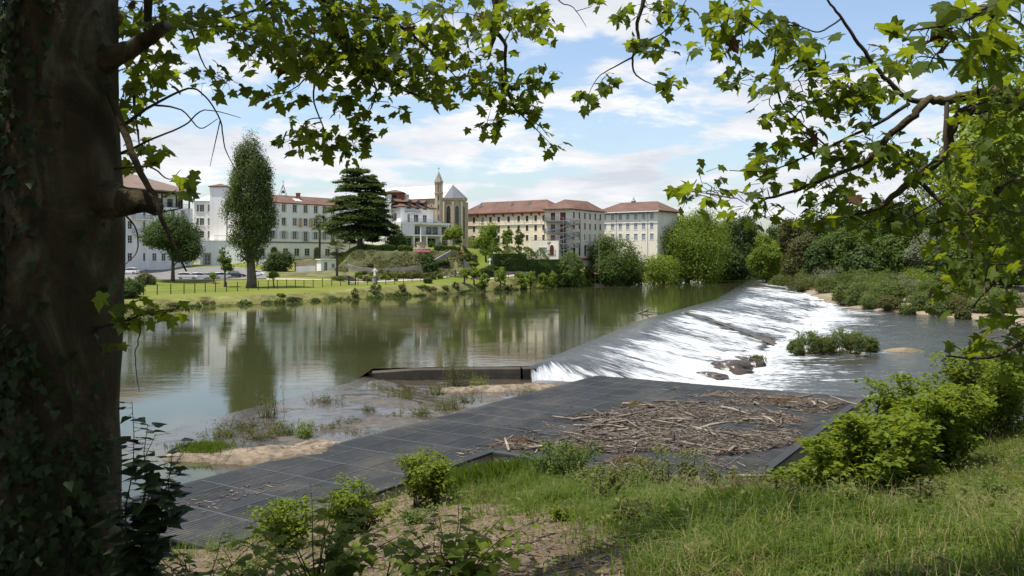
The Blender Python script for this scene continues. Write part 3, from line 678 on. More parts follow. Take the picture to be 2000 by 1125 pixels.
# --- 4 villa with terrace
def b_villa():
    C = Vector((-29.4, 225, 0)); R = Vector((-22.6, 235, 0)); d = (R-C).normalized(); Lp = C + Vector((-d.y, d.x, 0))*13.0
    b = thing("villa", "white villa with dormers, roof turret and glazed terrace annex", "building", (C.x, C.y, 10.5))
    l = Wall(xy(Lp), xy(C)); r = Wall(xy(C), xy(R + d*1.5)); z0, ze = 9.5, 21.0
    wl = [(l.u(px), z, ww, h, "wood") for px in (748, 770.5) for z, ww, h in ((17.5, 1.1, 1.6), (13.9, 1.6, 2.0))] + [(l.u(770), 11.0, 1.3, 2.2, "dark")]
    wr = [(r.u(px), 17.0, ww, 2.2, "dark") for px, ww in ((798.5, 1.0), (813, 1.9), (830, 1.7))]
    mb = MB(); wall_holes(mb, l, z0, ze, openings(wl)); wall_holes(mb, r, z0, ze, openings(wr))
    B = R + d*1.5 - r.n*13; Bl = Lp
    for p, q in ((R+d*1.5, B), (B, Bl)): mb.add([(p.x, p.y, z0), (q.x, q.y, z0), (q.x, q.y, ze), (p.x, p.y, ze)], [(0, 1, 2, 3)])
    mb.build("wall", WHITE, b)
    for x in wl: window(b, l, *x, sur=DARKW)
    for x in wr: window(b, r, *x)
    rf = MB(); cc_ = (C + R + B + Bl)/4; hip(rf, [xy(p) for p in (Lp, C, R+d*1.5, B)], 21.15, 24.2, .9, xy(cc_ - d*1.0), xy(cc_ + d*3)); roof = rf.build("roof", TILE, b)
    for wall_, pxs in ((r, (798.5, 814.8, 830)), (l, (749, 770))):
        for px in pxs:
            u = wall_.u(px); dm = MB(); dm.obox(wall_.at(u, 21.6, -.55), wall_.D*.75, wall_.n*.6, Vector((0, 0, .95))); dmo = dm.build("dormer", DARKW, roof)
            rr = MB(); a0 = [wall_.at(u-1.1, 22.45, .5), wall_.at(u+1.1, 22.45, .5), wall_.at(u+1.1, 22.45, -2.6), wall_.at(u-1.1, 22.45, -2.6), wall_.at(u, 23.2, .5), wall_.at(u, 23.2, -2.6)]
            rr.add(a0, [(0, 4, 5, 3), (4, 1, 2, 5), (0, 1, 4), (0, 3, 2, 1)]); rr.build("dormer_roof", TILE, roof)
            MB().obox(wall_.at(u, 21.65, .075), wall_.D*.5, wall_.n*.02, Vector((0, 0, .6))).build("dormer_pane", GLASS, roof)
    q = P(772, 0, 231); tb = MB(); tb.box(q.x-2.3, q.x+2.3, q.y-2.3, q.y+2.3, 20.5, 25.0); tu = tb.build("roof_turret", BRICK, b)
    tr = MB(); hip(tr, [(q.x-2.3, q.y-2.3), (q.x+2.3, q.y-2.3), (q.x+2.3, q.y+2.3), (q.x-2.3, q.y+2.3)], 25.1, 25.9, .45, (q.x-.3, q.y), (q.x+.3, q.y), .15); tr.build("turret_roof", TILE, tu)
    MB().box(q.x-.6, q.x+.6, q.y-2.36, q.y-2.31, 23.0, 24.4).build("turret_window", GLASS, tu)
    for px, d_, zt, s_ in ((758, 226, 24.0, .8), (795, 232, 24.6, .55)):
        q = P(px, 0, d_); MB().box(q.x-s_, q.x+s_, q.y-s_*.7, q.y+s_*.7, 19, zt).box(q.x-s_-.1, q.x+s_+.1, q.y-s_*.7-.1, q.y+s_*.7+.1, zt, zt+.18).build("chimney", WHITE, b)
    rl = MB(); railing(rl, [xy(r.at(0.4, 0, 3.0)), xy(r.at(r.len, 0, 3.0))], 16.9, 1.0, .3); rl.build("railing", IRON, b)
    aw = MB(); u0, u1 = r.u(790), r.u(822); aw.add([r.at(u0, 19.9, .05), r.at(u1, 19.9, .05), r.at(u1, 19.45, 1.6), r.at(u0, 19.45, 1.6), r.at(u0, 19.8, .05), r.at(u1, 19.8, .05), r.at(u1, 19.3, 1.6), r.at(u0, 19.3, 1.6)], [(0, 3, 2, 1), (4, 5, 6, 7), (3, 7, 6, 2), (0, 4, 7, 3), (1, 2, 6, 5)])
    aw.build("awning", GREYS, b)
    # terrace annex
    a = Wall(xy(P(783, 0, 220.5)), xy(P(879, 0, 231))); mb = MB(); uw = a.u(808)
    wall_holes(mb, Wall(xy(a.at(0, 0)), xy(a.at(uw, 0))), 13.6, 16.8, [])
    for (u0, u1, y0, y1, za, zb) in ((0, a.len, -6, 0, 13.25, 13.6), (0, a.len, -6, .05, 16.3, 16.85), (0, a.len, -6, -5.5, 9.8, 16.3), (0, .35, -6, 0, 13.6, 16.3)):
        mb.obox(a.at((u0+u1)/2, (za+zb)/2, (y0+y1)/2), a.D*((u1-u0)/2), a.n*((y1-y0)/2), Vector((0, 0, (zb-za)/2)))
    for px in (809, 834, 862, 877): mb.obox(a.at(a.u(px), 11.6, -.3), a.D*.22, a.n*.22, Vector((0, 0, 1.7)))
    for px in (809, 877): mb.obox(a.at(a.u(px), 14.95, -.3), a.D*.2, a.n*.2, Vector((0, 0, 1.4)))
    bi = Wall(xy(a.at(uw, 0, -2)), xy(a.at(a.len, 0, -2))); wi = [(bi.u(px), 13.65, 1.9, 2.3, "dark") for px in (816, 838, 850, 868)]
    wall_holes(mb, bi, 13.6, 16.3, openings(wi)); gi = Wall(xy(a.at(.3, 0, -2.4)), xy(a.at(a.len, 0, -2.4))); wg = [(gi.u(px), 10.6, 2.6, 2.2, "dark") for px in (796, 818, 843, 866)]
    wall_holes(mb, gi, 9.6, 13.25, openings(wg)); mb.build("terrace_annex", WHITE, b)
    for x in wi: window(b, bi, *x)
    for x in wg: window(b, gi, *x)
    rl = MB(); railing(rl, [xy(a.at(uw, 0, -.1)), xy(a.at(a.len, 0, -.1))], 13.6, 1.0, .3); rl.build("railing", IRON, b)
b_villa()
# --- 5 chapel
def b_chapel():
    ax = Vector((-.85, .52, 0)).normalized(); fr = Vector((-ax.y, ax.x, 0)); fr = fr if fr.y < 0 else -fr
    S = Vector((-17.2, 247.5, 0)); hw = 4.0; ze, zr = 24.6, 28.7; Ln = 34
    b = thing("chapel", "stone chapel with pale shining roof, lancet apse and slender spire", "chapel", (S.x, S.y, 11))
    a0, a1 = S + fr*hw, S - fr*hw; b0, b1 = a0 + ax*Ln, a1 + ax*Ln
    fw = Wall(xy(b0), xy(a0)); mb = MB(); wall_holes(mb, fw, 9.5, ze, [])
    for p, q in ((b0, b1), (b1, a1)): mb.add([(p.x, p.y, 9.5), (q.x, q.y, 9.5), (q.x, q.y, ze), (p.x, p.y, ze)], [(0, 1, 2, 3)])
    mb.add([(b0.x, b0.y, ze), (b1.x, b1.y, ze), ((b0+b1).x/2, (b0+b1).y/2, zr)], [(0, 1, 2)])
    ang = [math.atan2(fr.y, fr.x) + k*math.pi/5 for k in range(6)]
    if math.cos(ang[2])*(-ax.x) + math.sin(ang[2])*(-ax.y) < 0: ang = [math.atan2(fr.y, fr.x) - k*math.pi/5 for k in range(6)]
    ap = [S + Vector((math.cos(t_), math.sin(t_), 0))*hw for t_ in ang]
    facets = [Wall(xy(p), xy(q)) for p, q in zip(ap[:-1], ap[1:])]
    for f in facets: wall_holes(mb, f, 9.5, ze, [])
    mb.build("wall", STONE, b)
    for f in facets: window(b, f, f.len/2, 13.0, 1.25, 9.4, "lancet", frame=STONEL)
    for u in (Ln-10, Ln-7.6, Ln-4.6): window(b, fw, u, 19.6, .8, 3.2, "lancet", frame=STONEL)
    bt = []
    for p in ap[:5]:
        v = (p - S).normalized(); bt.append(MB().obox((p.x+v.x*.25, p.y+v.y*.25, 16.5), v*.35, Vector((-v.y, v.x, 0))*.3, Vector((0, 0, 7))).build("buttress", STONEL, b))
    rf = MB(); o = fr*.5; rf.add([b0+o+Vector((0, 0, ze)), a0+o+Vector((0, 0, ze)), Vector((S.x, S.y, zr)), Vector(((b0+b1).x/2, (b0+b1).y/2, zr)), b1-o+Vector((0, 0, ze)), a1-o+Vector((0, 0, ze))], [(0, 1, 2, 3), (5, 4, 3, 2)])
    rf.build("roof", ROOF_GLARE, b)
    rf = MB(); ov = [S + (p-S)*1.11 for p in ap]
    for p, q in zip(ov[:-1], ov[1:]): rf.add([(p.x, p.y, ze+.05), (q.x, q.y, ze+.05), (S.x, S.y, zr+.02)], [(0, 1, 2)])
    rf.build("apse_roof", SLATE, b)
    cn = MB()
    for f in facets:
        n = 6
        for k in range(n): cn.obox(f.at(f.len*(k+.5)/n, ze-.35, .18), f.D*.14, f.n*.2, Vector((0, 0, .28)))
        cn.obox(f.at(f.len/2, ze-.02, .2), f.D*(f.len/2+.1), f.n*.28, Vector((0, 0, .1)))
    for k in range(40): cn.obox(fw.at(Ln*(k+.5)/40, ze-.35, .16), fw.D*.2, fw.n*.18, Vector((0, 0, .28)))
    cn.build("cornice", STONEL, b)
    # turret and spire
    q = P(857, 0, 240); oc = lambda r: [(q.x + r*math.cos(math.pi/8 + k*math.pi/4), q.y + r*math.sin(math.pi/8 + k*math.pi/4)) for k in range(8)]
    t = MB(); t.prism(oc(1.2), 9.5, 25.5).prism(oc(1.4), 25.5, 25.85).prism(oc(.75), 25.85, 28.6); 
    for k in range(8):
        w_ = k*math.pi/4 + math.pi/8; t.obox((q.x + 1.02*math.cos(w_), q.y + 1.02*math.sin(w_), 27.2), (.15, 0, 0), (0, .15, 0), (0, 0, 1.4))
    t.prism(oc(1.35), 28.6, 28.9); tw = t.build("turret", STONE, b)
    sp = MB(); p8 = oc(1.25); sp.add([(x, y, 28.9) for x, y in p8] + [(q.x, q.y, 31.8)], [(i, (i+1) % 8, 8) for i in range(8)])
    sp.build("spire", GREYST, tw)
    sp = MB()
    for k in range(8):
        for j in range(5):
            f_ = 1 - (j+.5)/5.4; x, y = p8[k]; sp.obox((q.x+(x-q.x)*f_*1.04, q.y+(y-q.y)*f_*1.04, 28.9+2.9*(1-f_)), (.07, 0, 0), (0, .07, 0), (0, 0, .11))
    sp.build("crocket", STONEL, tw)
    MB().tube([(q.x, q.y, 31.7), (q.x, q.y, 33.0)], .05, 5).tube([(q.x-.3, q.y, 32.6), (q.x+.3, q.y, 32.6)], .05, 5).build("cross", BLACKM, tw)
    for z in (15.5, 18.2, 21.0, 23.6): MB().box(q.x-.16, q.x+.16, q.y-1.16, q.y-1.10, z, z+1.3).build("slit_window", GLASS, tw)
    # side chapel with slate lean-to
    p0 = P(838, 0, 236); p1 = P(868, 0, 239); sl_ = Wall(xy(p0), xy(p1)); mb = MB(); shell(mb, sl_, 4, 9.5, 17.2, []); mb.build("side_aisle", STONE, b)
    MB().add([sl_.at(-.3, 17.3, .3), sl_.at(sl_.len+.3, 17.0, .3), sl_.at(sl_.len+.3, 18.6, -4), sl_.at(-2.5, 21.0, -4)], [(0, 1, 2, 3)]).build("aisle_roof", SLATE, b)
b_chapel()
# --- 6-8 the cream ranges on the right
def b_wing():
    w = Wall(xy(P(905, 0, 254.8)), xy(P(1068, 0, 237.2))); b = thing("cream_wing", "cream wing with oxblood shutters beside the chapel apse", "building", w.at(w.len/2, 9))
    cols = [925.8, 942, 958, 974, 993.5, 1013, 1029.5, 1046.3, 1062]; ws = []
    for px in cols:
        for z in (17.75, 15.05, 12.3): ws.append((w.u(px), z, .95, 1.65, "dark" if px == 942 else "red"))
    mb = MB(); shell(mb, w, 12, 7, 20.1, openings(ws)); mb.build("wall", CREAM, b)
    for x in ws: window(b, w, *x, fill=REDS)
    MB().obox(w.at(w.len/2, 16.95, .04), w.D*(w.len/2), w.n*.05, Vector((0, 0, .06))).build("string_course", CREAM2, b)
    rf = MB(); hip(rf, [xy(p) for p in rect_back(w, 12)], 20.5, 24.2, 1.2, xy(w.at(3, 0, -6)), xy(w.at(w.len-4, 0, -6)), .3); roof = rf.build("roof", TILE, b)
    MB().obox(w.at(w.len/2, 20.25, 1.12), w.D*(w.len/2+.9), w.n*.06, Vector((0, 0, .16))).build("fascia", REDS, b)
    for px in (934, 950, 966, 984, 1003, 1021, 1038, 1054):
        u = w.u(px); MB().add([w.at(u-.09, 20.1, 0), w.at(u+.09, 20.1, 0), w.at(u+.09, 20.1, 1.0), w.at(u-.09, 20.1, 1.0), w.at(u-.09, 19.2, .02), w.at(u+.09, 19.2, .02)], [(0, 1, 2, 3), (4, 5, 2, 3), (4, 3, 0), (5, 1, 2)]).build("eave_bracket", REDS, b)
    for px, s_ in ((927, -3), (987, -3.2), (1020, -3.4)):
        q = w.at(w.u(px), 0, s_); MB().tube([(q.x, q.y, 22.0), (q.x, q.y, 23.6), (q.x+.5, q.y, 23.9)], .18, 6).box(q.x-.5, q.x+.5, q.y-.4, q.y+.4, 21.8, 22.7).build("vent_pipe", IRON, roof)
b_wing()
def b_block():
    L0 = P(1064, 0, 227.6); C0 = P(1113, 0, 225); R0 = P(1180.5, 0, 242.2); l = Wall(xy(L0), xy(C0)); r = Wall(xy(C0), xy(R0))
    b = thing("cream_block", "cream corner block with oxblood shutters and outside metal stair", "building", (C0.x, C0.y, 7)); z0, ze = 5.0, 20.3
    wr = [(r.u(px), z, .95, 1.75, "red" if z > 13 else "dark") for px in (1120.8, 1131.6, 1142.3, 1152.3, 1162.4, 1172.3) for z in (18.0, 15.2, 12.2)]
    wl = [(l.u(px), z, 1.3 if px < 1090 else 1.6, 2.1, "red") for px in (1080, 1099.5) for z in (17.45, 14.3, 11.4)]
    mb = MB(); wall_holes(mb, l, z0, ze, openings(wl)); wall_holes(mb, r, z0, ze, openings(wr)); Bk = Vector((R0.x - 6.5, R0.y + 6.5, 0)); Bl = Vector((L0.x+1, L0.y+14, 0))
    for p, q in ((R0, Bk), (Bk, Bl), (Bl, L0)): mb.add([(p.x, p.y, z0), (q.x, q.y, z0), (q.x, q.y, ze), (p.x, p.y, ze)], [(0, 1, 2, 3)])
    mb.build("wall", CREAM, b)
    for x in wr + wl: window(b, *( (r,) if x in wr else (l,) ), *x, fill=REDS)
    for px in (1121, 1131.6, 1142.5): window(b, r, r.u(px), 8.1, 1.2, 3.0, "arch", frame=CREAM2)
    MB().obox(r.at(r.len*.62, 7.1, .06), r.D*(r.len*.38), r.n*.1, Vector((0, 0, .35))).build("brick_band", BRICK, b)
    rf = MB(); hip(rf, [xy(L0), xy(C0), xy(R0), xy((Bk+Bl)/2 + Vector((2, 2, 0)))], 20.55, 23.4, .8, xy(P(1103, 0, 232)), xy(P(1147, 0, 240)), .25); rf.build("roof", TILE, b)
    # lower terrace block
    t = Wall(xy(P(1036, 0, 226.5)), xy(P(1091, 0, 223.5))); mb = MB(); shell(mb, t, 6, 4, 12.0, []); mb.build("terrace_block", CREAM2, b)
    window(b, t, t.u(1078), 8.2, 1.2, 2.7, "lancet", frame=CREAM2, pane=REDS); MB().obox(t.at(t.u(1060), 10.2, .1), t.D*1.1, t.n*.2, Vector((0, 0, .08))).build("ledge", GREYST, b)
    rl = MB(); railing(rl, [xy(t.at(0, 0, -.1)), xy(t.at(t.len, 0, -.1))], 12.0, 1.0, .3); rl.build("railing", IRON, b)
    # outside stair: three landings, flights, posts
    o1, o2 = 1.5, 2.8
    ul = [l.u(1066), l.u(1108)]
    for k, z in enumerate((17.2, 14.1, 11.2)):
        s = MB(); s.obox(l.at((ul[0]+ul[1])/2, z, .8), l.D*((ul[1]-ul[0])/2), l.n*.8, Vector((0, 0, .09))); s.obox(r.at(.6, z-.9, 1.1), r.D*1.4, r.n*1.1, Vector((0, 0, .09)))
        ld = s.build("landing", IRON, b); rr = MB(); railing(rr, [xy(l.at(ul[0], 0, .1)), xy(l.at(ul[0], 0, 1.5)), xy(l.at(ul[1]-1.8, 0, 1.5))], z+.09, 1.05, .22, .03)
        railing(rr, [xy(r.at(-.4, 0, 2.1)), xy(r.at(1.9, 0, 2.1)), xy(r.at(1.9, 0, .1))], z-.81, 1.05, .22, .03); rr.build("railing", IRON, ld)
        f = MB(); A_ = l.at(ul[1]-1.6, z+.05, 1.2); B_ = r.at(.2, z-.85, 1.2); Cc = l.at(ul[0]+1.2, z-2.8, 2.3)
        for p, q in ((A_, B_), (B_, Cc)):
            for i in range(9):
                m_ = p.lerp(q, (i+.5)/9); dd = (q-p); dd.z = 0; dd.normalize(); sd = Vector((dd.y, -dd.x, 0)); f.obox(m_, dd*.17, sd*.5, Vector((0, 0, .04)))
            for sgn in (-1, 1):
                dd = (q-p).normalized(); sd = Vector((dd.y, -dd.x, 0)).normalized()*.52*sgn; f.obox((p+q)/2+sd, dd*((q-p).length/2), Vector((sd.x, sd.y, 0)).normalized()*.03, Vector((0, 0, .16)))
                f.obox((p+q)/2+sd+Vector((0, 0, 1.0)), dd*((q-p).length/2), Vector((sd.x, sd.y, 0)).normalized()*.03, Vector((0, 0, .035)))
        f.build("stair_flight", IRON, b)
    for p in (l.at(ul[1]-.2, 0, 2.6), r.at(1.9, 0, 2.1), l.at(ul[0]+.2, 0, 1.5)): MB().tube([(p.x, p.y, 5), (p.x, p.y, 18.2)], .09, 6).build("stair_post", IRON, b)
    dr = l.at(l.u(1101), 0, .05); MB().obox(l.at(l.u(1101), 9.1, .06), l.D*.9, l.n*.05, Vector((0, 0, 1.1))).build("door", DARKW, b)
b_block()
def b_east():
    w = Wall(xy(P(1170, 0, 263)), xy(P(1284, 0, 251))); b = thing("east_range", "pale range with grey roller shutters behind the big round tree", "building", w.at(w.len/2, 8))
    cols = [1181, 1196.5, 1211.6, 1226.3, 1241.8, 1257.1, 1273.2]; ws = [(w.u(px), z, 1.15, 1.9, "grey") for px in cols for z in (19.0, 15.9, 12.75)]
    mb = MB(); shell(mb, w, 13, 5, 21.1, openings(ws)); mb.build("wall", CREAM2, b)
    for x in ws: window(b, w, *x, fill=GREYS)
    rf = MB(); hip(rf, [xy(p) for p in rect_back(w, 13)], 21.45, 24.6, 1.2, xy(w.at(4, 0, -6.5)), xy(w.at(w.len-3.4, 0, -6.5)), .3); roof = rf.build("roof", TILE, b)
    MB().obox(w.at(w.len/2, 21.2, 1.05), w.D*(w.len/2+.9), w.n*.05, Vector((0, 0, .14))).build("gutter", WPAINT, b)
    for a_, c_ in zip(cols[:-1], cols[1:]): MB().obox(w.at(w.u((a_+c_)/2), 20.75, .05), w.D*.55, w.n*.04, Vector((0, 0, .14))).build("eave_panel", BRICK, b)
    for px in (1204, 1265): MB().tube([w.at(w.u(px), 8, .09), w.at(w.u(px), 21, .09)], .06, 6).build("downpipe", GREYS, b)
    q = w.at(w.u(1217), 0, -6.5); MB().box(q.x-.7, q.x+.7, q.y-.5, q.y+.5, 23.8, 24.9).lathe((q.x, q.y, 24.9), [(.7, 0), (.4, .5), (.08, 1.2)], 8).build("roof_vent", IRON, roof)
b_east()
# ------------------------------------------------------------------ vegetation builders
LF = {
 "dark": leafmat("leaf_dark", (0.024, 0.046, 0.012), (0.066, 0.102, 0.025), 0.26),
 "mid": leafmat("leaf_mid", (0.034, 0.064, 0.014), (0.100, 0.145, 0.030), 0.32),
 "bright": leafmat("leaf_bright", (0.062, 0.108, 0.015), (0.175, 0.235, 0.034), 0.40),
 "olive": leafmat("leaf_olive", (0.050, 0.060, 0.020), (0.115, 0.115, 0.040), 0.28),
 "willow": leafmat("leaf_willow", (0.056, 0.082, 0.024), (0.130, 0.165, 0.050), 0.32),
 "silver": leafmat("leaf_silver", (0.085, 0.10, 0.065), (0.17, 0.185, 0.12), 0.25),
 "poplar": leafmat("leaf_poplar", (0.036, 0.060, 0.015), (0.095, 0.128, 0.034), 0.30, rough=0.5),
 "cedar": leafmat("leaf_cedar", (0.034, 0.062, 0.020), (0.088, 0.125, 0.038), 0.25),
 "palm": leafmat("leaf_palm", (0.030, 0.045, 0.014), (0.085, 0.095, 0.030), 0.2),
 "knot": leafmat("leaf_knotweed", (0.048, 0.082, 0.009), (0.150, 0.195, 0.022), 0.45, tcol=(0.36, 0.43, 0.025)),
 "weed": leafmat("leaf_weed", (0.050, 0.075, 0.018), (0.135, 0.150, 0.042), 0.32),
 "flower": leafmat("petal_pink", (0.40, 0.08, 0.12), (0.60, 0.22, 0.25), 0.3),
 "plane": leafmat("leaf_plane", (0.026, 0.050, 0.007), (0.070, 0.105, 0.013), 0.50, tcol=(0.32, 0.40, 0.018), dead=0.02),
 "ivy": leafmat("leaf_ivy", (0.016, 0.028, 0.010), (0.040, 0.060, 0.018), 0.2),
 "grass": leafmat("grass_blade", (0.046, 0.088, 0.011), (0.120, 0.165, 0.024), 0.40, tcol=(0.26, 0.36, 0.03), rough=0.5),
 "dry": leafmat("dry_grass_blade", (0.15, 0.125, 0.05), (0.29, 0.24, 0.11), 0.3, tcol=(0.45, 0.36, 0.16), rough=0.6),
}
BARK = M("grey_bark", (0.10, 0.082, 0.06), 0.9, 0.3, 1.2, 0.6, 9)
TWIGM = M("dark_twig", (0.045, 0.034, 0.024), 0.85, 0.2, 4)

def unit(n, rng): v = rng.normal(size=(n, 3)); return v / np.linalg.norm(v, axis=1, keepdims=True)
def quads(Pt, Nm, size, rng, asp=0.55, axis=None):
    """rhombic folded leaves at Pt with normal Nm"""
    n = len(Pt); r = unit(n, rng) if axis is None else axis + 0.25*rng.normal(size=(n, 3))
    a = r - Nm * (r*Nm).sum(1, keepdims=True); a /= np.linalg.norm(a, axis=1, keepdims=True) + 1e-9
    b = np.cross(Nm, a); s = size[:, None] if np.ndim(size) else size
    V = np.stack([Pt - a*s*.5, Pt + b*s*asp*.5 + Nm*s*.10, Pt + a*s*.5, Pt - b*s*asp*.5 + Nm*s*.10], 1).reshape(-1, 3)
    return V, np.arange(n*4).reshape(n, 4)
def crown_pts(blobs, nclump, per, cr, rng, shell=0.5, flat=0.75, ground=False):
    B = np.array(blobs, float); w = (B[:, 3]*B[:, 4]*B[:, 5])**0.67; k = rng.choice(len(B), nclump, p=w/w.sum())
    u = unit(nclump, rng)
    if not ground: u[:, 2] = np.where(u[:, 2] < -0.3, u[:, 2]*0.5, u[:, 2])
    rad = shell + (1-shell)*rng.random(nclump)**0.6
    C = B[k, :3] + u*B[k, 3:]*rad[:, None]
    q = unit(nclump*per, rng); c = np.repeat(C, per, 0); sc = np.repeat(cr*(0.6+0.8*rng.random(nclump)), per)[:, None]
    p = c + q*sc*np.array([1, 1, flat])*(rng.random(nclump*per)**0.4)[:, None]
    nm = q*0.7 + np.repeat(u, per, 0)*0.6 + rng.normal(size=q.shape)*0.45 + np.array([0, 0, .35]); nm /= np.linalg.norm(nm, axis=1, keepdims=True)
    return C, p, nm
def auto_blobs(h, hw, rng, low=0.18, n=9):
    bl = [(0, 0, h*(low+(1-low)*.52), hw*.72, hw*.72, h*(1-low)*.42)]
    for i in range(n):
        a = rng.random()*6.283; z = h*(low + (1-low)*(0.16+0.72*rng.random())); f = math.sin(math.pi*min(1, max(0.12, (z/h-low)/(1-low)*.8+.16)))
        r = hw*.60*f; bl.append((r*math.cos(a), r*math.sin(a), z, hw*(.30+.18*rng.random()), hw*(.30+.18*rng.random()), min(hw*.45, h*.22)))
    return bl
def trunk_mesh(h, r, limbs, rng, lean=0.0):
    mb = MB(); top = h*.8
    mb.tube([(lean*t_*t_ + (rng.random()-.5)*r*.6*(t_ > 0), (rng.random()-.5)*r*.6*(t_ > 0), -0.8*(t_ == 0) + top*t_) for t_ in (0, .06, .3, .6, 1)], [r*1.5, r*1.15, r*.85, r*.55, r*.15], 8)
    for c in limbs:
        z = max(h*.15, c[2]*(.45+.25*rng.random())); s = Vector((lean*(z/top)**2, 0, z)); e = Vector(c); m_ = s.lerp(e, .5) + Vector((0, 0, (e-s).length*.12)); mb.tube([s, m_, e], [r*.42, r*.26, r*.06], 5)
    return mb
SEED = [100]
def tree(name, label, cat, base, h, hw, leaf="mid", n=5000, size=0.5, low=0.18, blobs=None, r=None, group=None, cr=None, per=16, lean=0.0, shell=0.5, limbs=7, flat=.75, asp=.6, ground=False):
    SEED[0] += 1; rng = np.random.default_rng(SEED[0]); base = Vector(base)
    o = thing(name, label, cat, base, group)
    n = int(n*1.35); bl = blobs or auto_blobs(h, hw, rng, low); ncl = max(6, n // per)
    C, p, nm = crown_pts(bl, ncl, per, cr or max(.45, hw*.21), rng, shell, flat, ground)
    p[:, 2] = np.maximum(p[:, 2], 0.05)
    V, F = quads(p, nm, size*(0.6+0.8*rng.random(len(p))), rng, asp)
    cro = link("crown", mesh_np("crown", V, [F]), LF[leaf], o, (0, 0, 0)); cro["kind"] = "stuff"
    if limbs or r:
        sel = C[rng.choice(len(C), min(limbs, len(C)), replace=False)] if limbs else []
        link("trunk", trunk_mesh(h, r or max(.06, h*.022), [tuple(c) for c in sel], rng, lean).mesh("trunk", True), BARK, o, (0, 0, 0))
    return o
def copy_tree(o, loc, rotz, sc, label=None):
    r = o.copy(); COL.objects.link(r); r.location = loc; r.rotation_euler = (0, 0, rotz); r.scale = (sc, sc, sc)
    if label: r["label"] = label
    for ch in o.children:
        c = ch.copy(); COL.objects.link(c); c.parent = r
    return r
def fz(px, d, fn=far_h): x = (px-HX)/K*d; return float(fn(np.array([x]), np.array([float(d)]))[0])
def tree_px(name, label, cat, px, top, d, hw, leaf="mid", fn=far_h, **kw):
    z = fz(px, d, fn); x = (px-HX)/K*d; zt = EYE-(top-HY)/K*d
    return tree(name, label, cat, (x, d, z), max(.5, zt-z), hw*d/K, leaf, **kw)
def bush_px(name, label, px, top, d, hw, leaf="mid", n=1500, size=.35, fn=far_h, cat="shrub", **kw):
    z = fz(px, d, fn); x = (px-HX)/K*d; h = max(.4, EYE-(top-HY)/K*d - z); w = hw*d/K
    SEED[0] += 1; rng = np.random.default_rng(SEED[0])
    bl = [(0, 0, h*.40, w*.75, w*.75, h*.52)] + [(w*.55*math.cos(a), w*.5*math.sin(a), h*(.18+.42*rng.random()), w*.4, w*.4, h*.32) for a in rng.random(5)*6.283]
    kw.setdefault("limbs", 3); kw.setdefault("r", .035); kw.setdefault("ground", True); return tree(name, label, cat, (x, d, z), h, w, leaf, n, size, blobs=bl, cr=max(.15, w*.22), shell=.6, **kw)

def frustum_cedar(px, top, d, hw):
    z0 = fz(px, d); x = (px-HX)/K*d; h = EYE-(top-HY)/K*d-z0; w = hw*d/K; rng = np.random.default_rng(5)
    o = thing("cedar_tree", "big dark cedar with flat layered branches beside the white villa", "tree", (x, d, z0)); Pp = []; tr = MB()
    tr.tube([(0, 0, -1), (0, 0, h*.1), (.2, 0, h*.5), (.1, 0, h*.98)], [.95, .7, .45, .06], 9)
    for t_ in np.concatenate([np.linspace(.20, .985, 13)]):
        R = w*1.22*np.interp(t_, [.2, .36, .5, .64, .75, .88, 1], [.85, 1.02, .92, .74, .72, .60, .42]); nb = 12 if t_ < .7 else 9
        for k in range(nb):
            a = rng.random()*6.283; L_ = R*(.7+.38*rng.random()); L_ *= .72 + .42*float(vnoise(np.array([a*1.1]), np.array([t_*7.0]), 5)[0]); zz_ = h*min(.985, t_ + rng.normal()*.026); n = int(75*L_)+30
            s = rng.random(n)**.6*L_; sp = (.35+.20*s)*rng.normal(size=n)*.85
            z_ = zz_ + .10*s - 0.040*s*s*(.9 if t_ < .5 else .6)/max(1, w*.14) + np.abs(rng.normal(size=n))*.26
            Pp.append(np.stack([s*math.cos(a)-sp*math.sin(a), s*math.sin(a)+sp*math.cos(a), z_], 1))
            tr.tube([(0, 0, zz_-.2), (L_*.5*math.cos(a), L_*.5*math.sin(a), zz_+.0), (L_*.9*math.cos(a), L_*.9*math.sin(a), zz_+.1*L_-.028*L_*L_*.8/max(1, w*.14)-.05)], [.14, .09, .02], 4)
    Pp = np.concatenate(Pp); nm = np.array([0, 0, 1.0]) + rng.normal(size=Pp.shape)*.4; nm /= np.linalg.norm(nm, axis=1, keepdims=True)
    V, F = quads(Pp, nm, .62*(.6+.7*rng.random(len(Pp))), rng, .5)
    link("crown", mesh_np("crown", V, [F]), LF["cedar"], o, (0, 0, 0))["kind"] = "stuff"; link("trunk", tr.mesh("trunk", True), BARK, o, (0, 0, 0))
